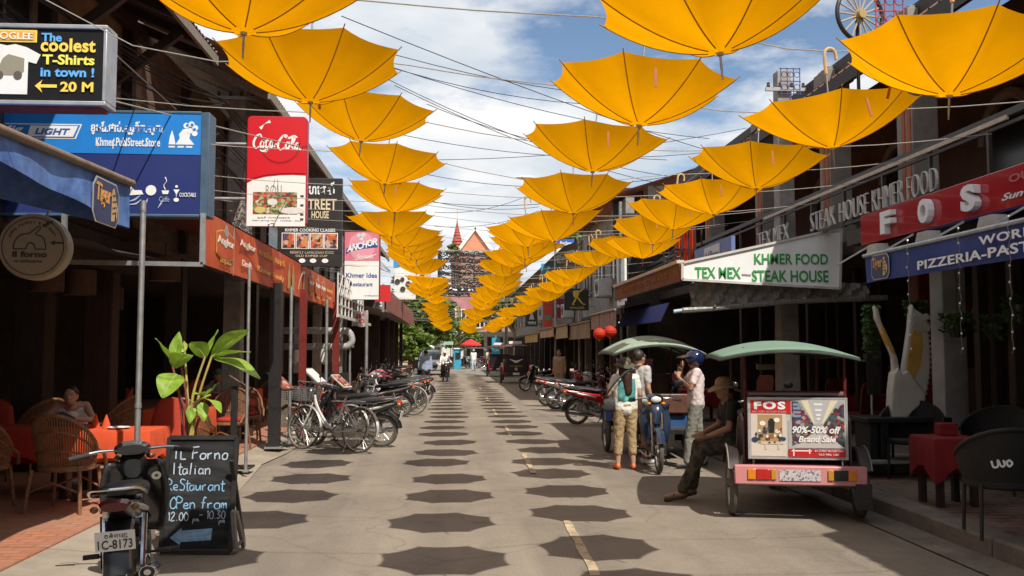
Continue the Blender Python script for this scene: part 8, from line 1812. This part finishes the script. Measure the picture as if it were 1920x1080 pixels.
# parasols, stalls and the dark hall closing the street
def parasol(px, py, Y, w, m, label):
    p = atY(px, py, Y); t = thing('parasol', label, 'parasol', (p.x, Y, 0), group='parasols at the far street end'); n = 16
    MB().loft([[V((w * s * math.cos(2 * math.pi * k / n), w * s * math.sin(2 * math.pi * k / n), p.z + z)) for k in range(n)] for s, z in ((1.0, -.12), (1.0, 0), (.5, .26), (.02, .48))]).build('canopy', m, t); MB().cyl((0, 0, 0), (0, 0, p.z + .4), .035, n=6).build('pole', steel, t)
parasol(787, 650, 70, 1.1, wht, 'left of the two white parasols beneath the far corner tree'); parasol(806, 648, 76, 1.0, wht, 'right of the two white parasols beneath the far corner tree'); parasol(812, 642, 82, .9, pm('terracotta_cloth', (.45, .16, .08), .8, .1, 5), 'terracotta parasol behind the white ones'); parasol(883, 646, 80, .9, pm('red_parasol', (.60, .02, .02), .8, .1, 5), 'red parasol in front of the far dark hall')
p = atY(925, 655, 96); t = thing('market_hall', 'low dark hall with flat roof closing the far street end', 'building', (p.x, 96, 0)); MB().bb((-3.0, 0, 3.0), (3.4, 8, 3.5)).build('roof', concrete, t); MB().bb((-3, 7, 0), (3.4, 7.2, 3)).build('back_wall', darkwall, t)
for x in (-2.9, -.8, 1.2, 3.3): MB().box((x, .3, 1.5), (.35, .35, 3.0)).build('column', concrete, t)
MB().bb((-3.2, -.7, 1.75), (1.6, -.1, 1.9)).build('shade_board', steel, t)
def stall(x0, x1, y, z, m, label, base=blackmetal):
    t = thing('market_stall', label, 'market stall', ((x0 + x1) / 2, y, 0), group='stalls at the far street end'); w = (x1 - x0) / 2
    MB().bb((-w, 0, z), (w, 1.2, z + .3)).build('fascia', m, t); MB().bb((-w * .95, .1, 0), (w * .95, 1.1, 1.0)).build('counter', base, t)
    for s in (-1, 1): MB().cyl((s * w * .9, .2, 0), (s * w * .9, .2, z), .04, n=6).build('post', steel, t)
X8 = lambda px, Y: atY(px, 660, Y).x
stall(X8(812, 86), X8(850, 86), 86, 2.1, pm('mint_paint', (.30, .45, .36), .6, .1, 4), 'far stall with a pale mint green fascia'); stall(X8(825, 92), X8(846, 92), 92, 2.8, pm('yellow_board', (.68, .38, .03), .6, .1, 4), 'far stall with an orange yellow fascia'); stall(X8(770, 80), X8(812, 80), 83, 1.9, darkwood, 'far dark stall under the white parasols')
bluep = pm('cyan_paint', (.03, .32, .50), .6, .1, 4)
p = atY(930, 660, 68); t = thing('banner_sign', 'tall bright cyan blue banner sign at the far right end', 'sign', (p.x, 68, 0)); z = atY(930, 633, 68).z; MB().bb((-.3, 0, .9), (.3, .08, z)).build('panel', bluep, t); MB().cyl((0, .12, 0), (0, .12, z + .2), .04).build('pole', steel, t); Board(t, (-.2, -.003, z - 1.0), X_, Z_, 1).text('lettering', 'Cafe', 0, 0, .4, .2, wht, .002, .02)
p = atY(858, 665, 80); t = thing('blue_kiosk', 'small blue kiosk beside the far red parasol', 'kiosk', (p.x, 80, 0)); MB().bb((-.28, 0, 0), (.28, .6, 1.7)).build('body', bluep, t); MB().bb((-.35, -.1, 1.7), (.35, .7, 1.8)).build('roof', wht, t); MB().bb((-.2, -.01, .8), (.2, -.002, 1.4)).build('hatch', blackmetal, t)
# backdrop of low houses left and right of the far end, so the street does not open on empty land
for k, (px, Y, w, h, m, lab) in enumerate(((760, 120, 9, 6.5, plaster, 'far brown house behind the left corner trees'), (818, 135, 7, 5.5, concrete, 'far grey house behind the airy young tree'), (935, 125, 8, 6.2, pm('far_cream', (.50, .44, .34), .85, .1, 1), 'far cream house behind the dark hall'), (985, 118, 9, 7.0, plaster, 'far brown house behind the right shop row'))):
    p = atY(px, 660, Y); t = thing('house', lab, 'building', (p.x, Y, 0), group='houses beyond the street end'); MB().bb((-w / 2, 0, 0), (w / 2, 6, h)).build('wall', m, t)
    MB().loft([[V((-w / 2 - .3, y, h)), V((w / 2 + .3, y, h)), V((w / 2 + .3, y, h + .1)), V((0, y, h + 1.6)), V((-w / 2 - .3, y, h + .1))] for y in (-.4, 6.4)]).build('roof', rooftile, t)
    for q in range(4): MB().bb((-w / 2 + .6 + q * w / 4, -.05, h * .55), (-w / 2 + 1.5 + q * w / 4, -.002, h * .8)).build('window', MATS['dark_glass'], t)
# pale parked car
p = atY(809, 697, 63); t = thing('parked_car', 'silver grey car with dark windscreen facing the camera beyond the blue shirted man', 'car', (p.x, 63, 0), R(-90)); cp_ = paint('car_silver', (.36, .37, .38))
def cs(x, zb, zt, w, n=16): return section(x, (zb + zt) / 2, w, (zt - zb) / 2, n, 4.0)
MB().loft([cs(2.05, .35, .72, .70), cs(1.95, .28, .86, .82), cs(1.1, .25, 1.0, .88), cs(-1.6, .25, 1.02, .88), cs(-2.1, .3, .95, .82), cs(-2.2, .4, .8, .7)]).build('body', cp_, t)
MB().loft([cs(1.0, .98, 1.02, .80), cs(.35, 1.0, 1.58, .72), cs(-1.2, 1.0, 1.66, .72), cs(-2.0, .98, 1.1, .76)]).build('cabin', cp_, t)
MB().loft([[V((.96, y, 1.06)) for y in (-.72, .72)] + [V((.44, .62, 1.54)), V((.44, -.62, 1.54))], [V((.99, y, 1.08)) for y in (-.72, .72)] + [V((.47, .62, 1.56)), V((.47, -.62, 1.56))]]).build('windscreen', pm('tinted_glass', (.03, .045, .06), .05, .1, 5), t)
for s in (-1, 1):
    MB().ell((2.0, s * .58, .68), (.06, .17, .09)).build('headlight', clearlens, t); MB().box((.6, s * .98, 1.08), (.1, .2, .13)).build('mirror', cp_, t)
    MB().extr([(.25, 1.08), (-1.6, 1.1), (-1.2, 1.5), (-.1, 1.5)], (0, s * .80, 0), X_, Z_, .02).build('side_window', MATS['tinted_glass'], t)
    for x in (1.35, -1.35): w = MB().torus((x, s * .80, .32), (0, 1, 0), .22, .10, 24, 8).build('wheel', rubber, t); MB().cyl((x, s * .78, .32), (x, s * .87, .32), .19, n=14).build('rim', steel, w)
MB().bb((2.06, -.4, .5), (2.09, .4, .66)).build('grille', blackmetal, t); MB().bb((2.085, -.26, .36), (2.095, .26, .46)).build('number_plate', MATS['plate_white'], t)
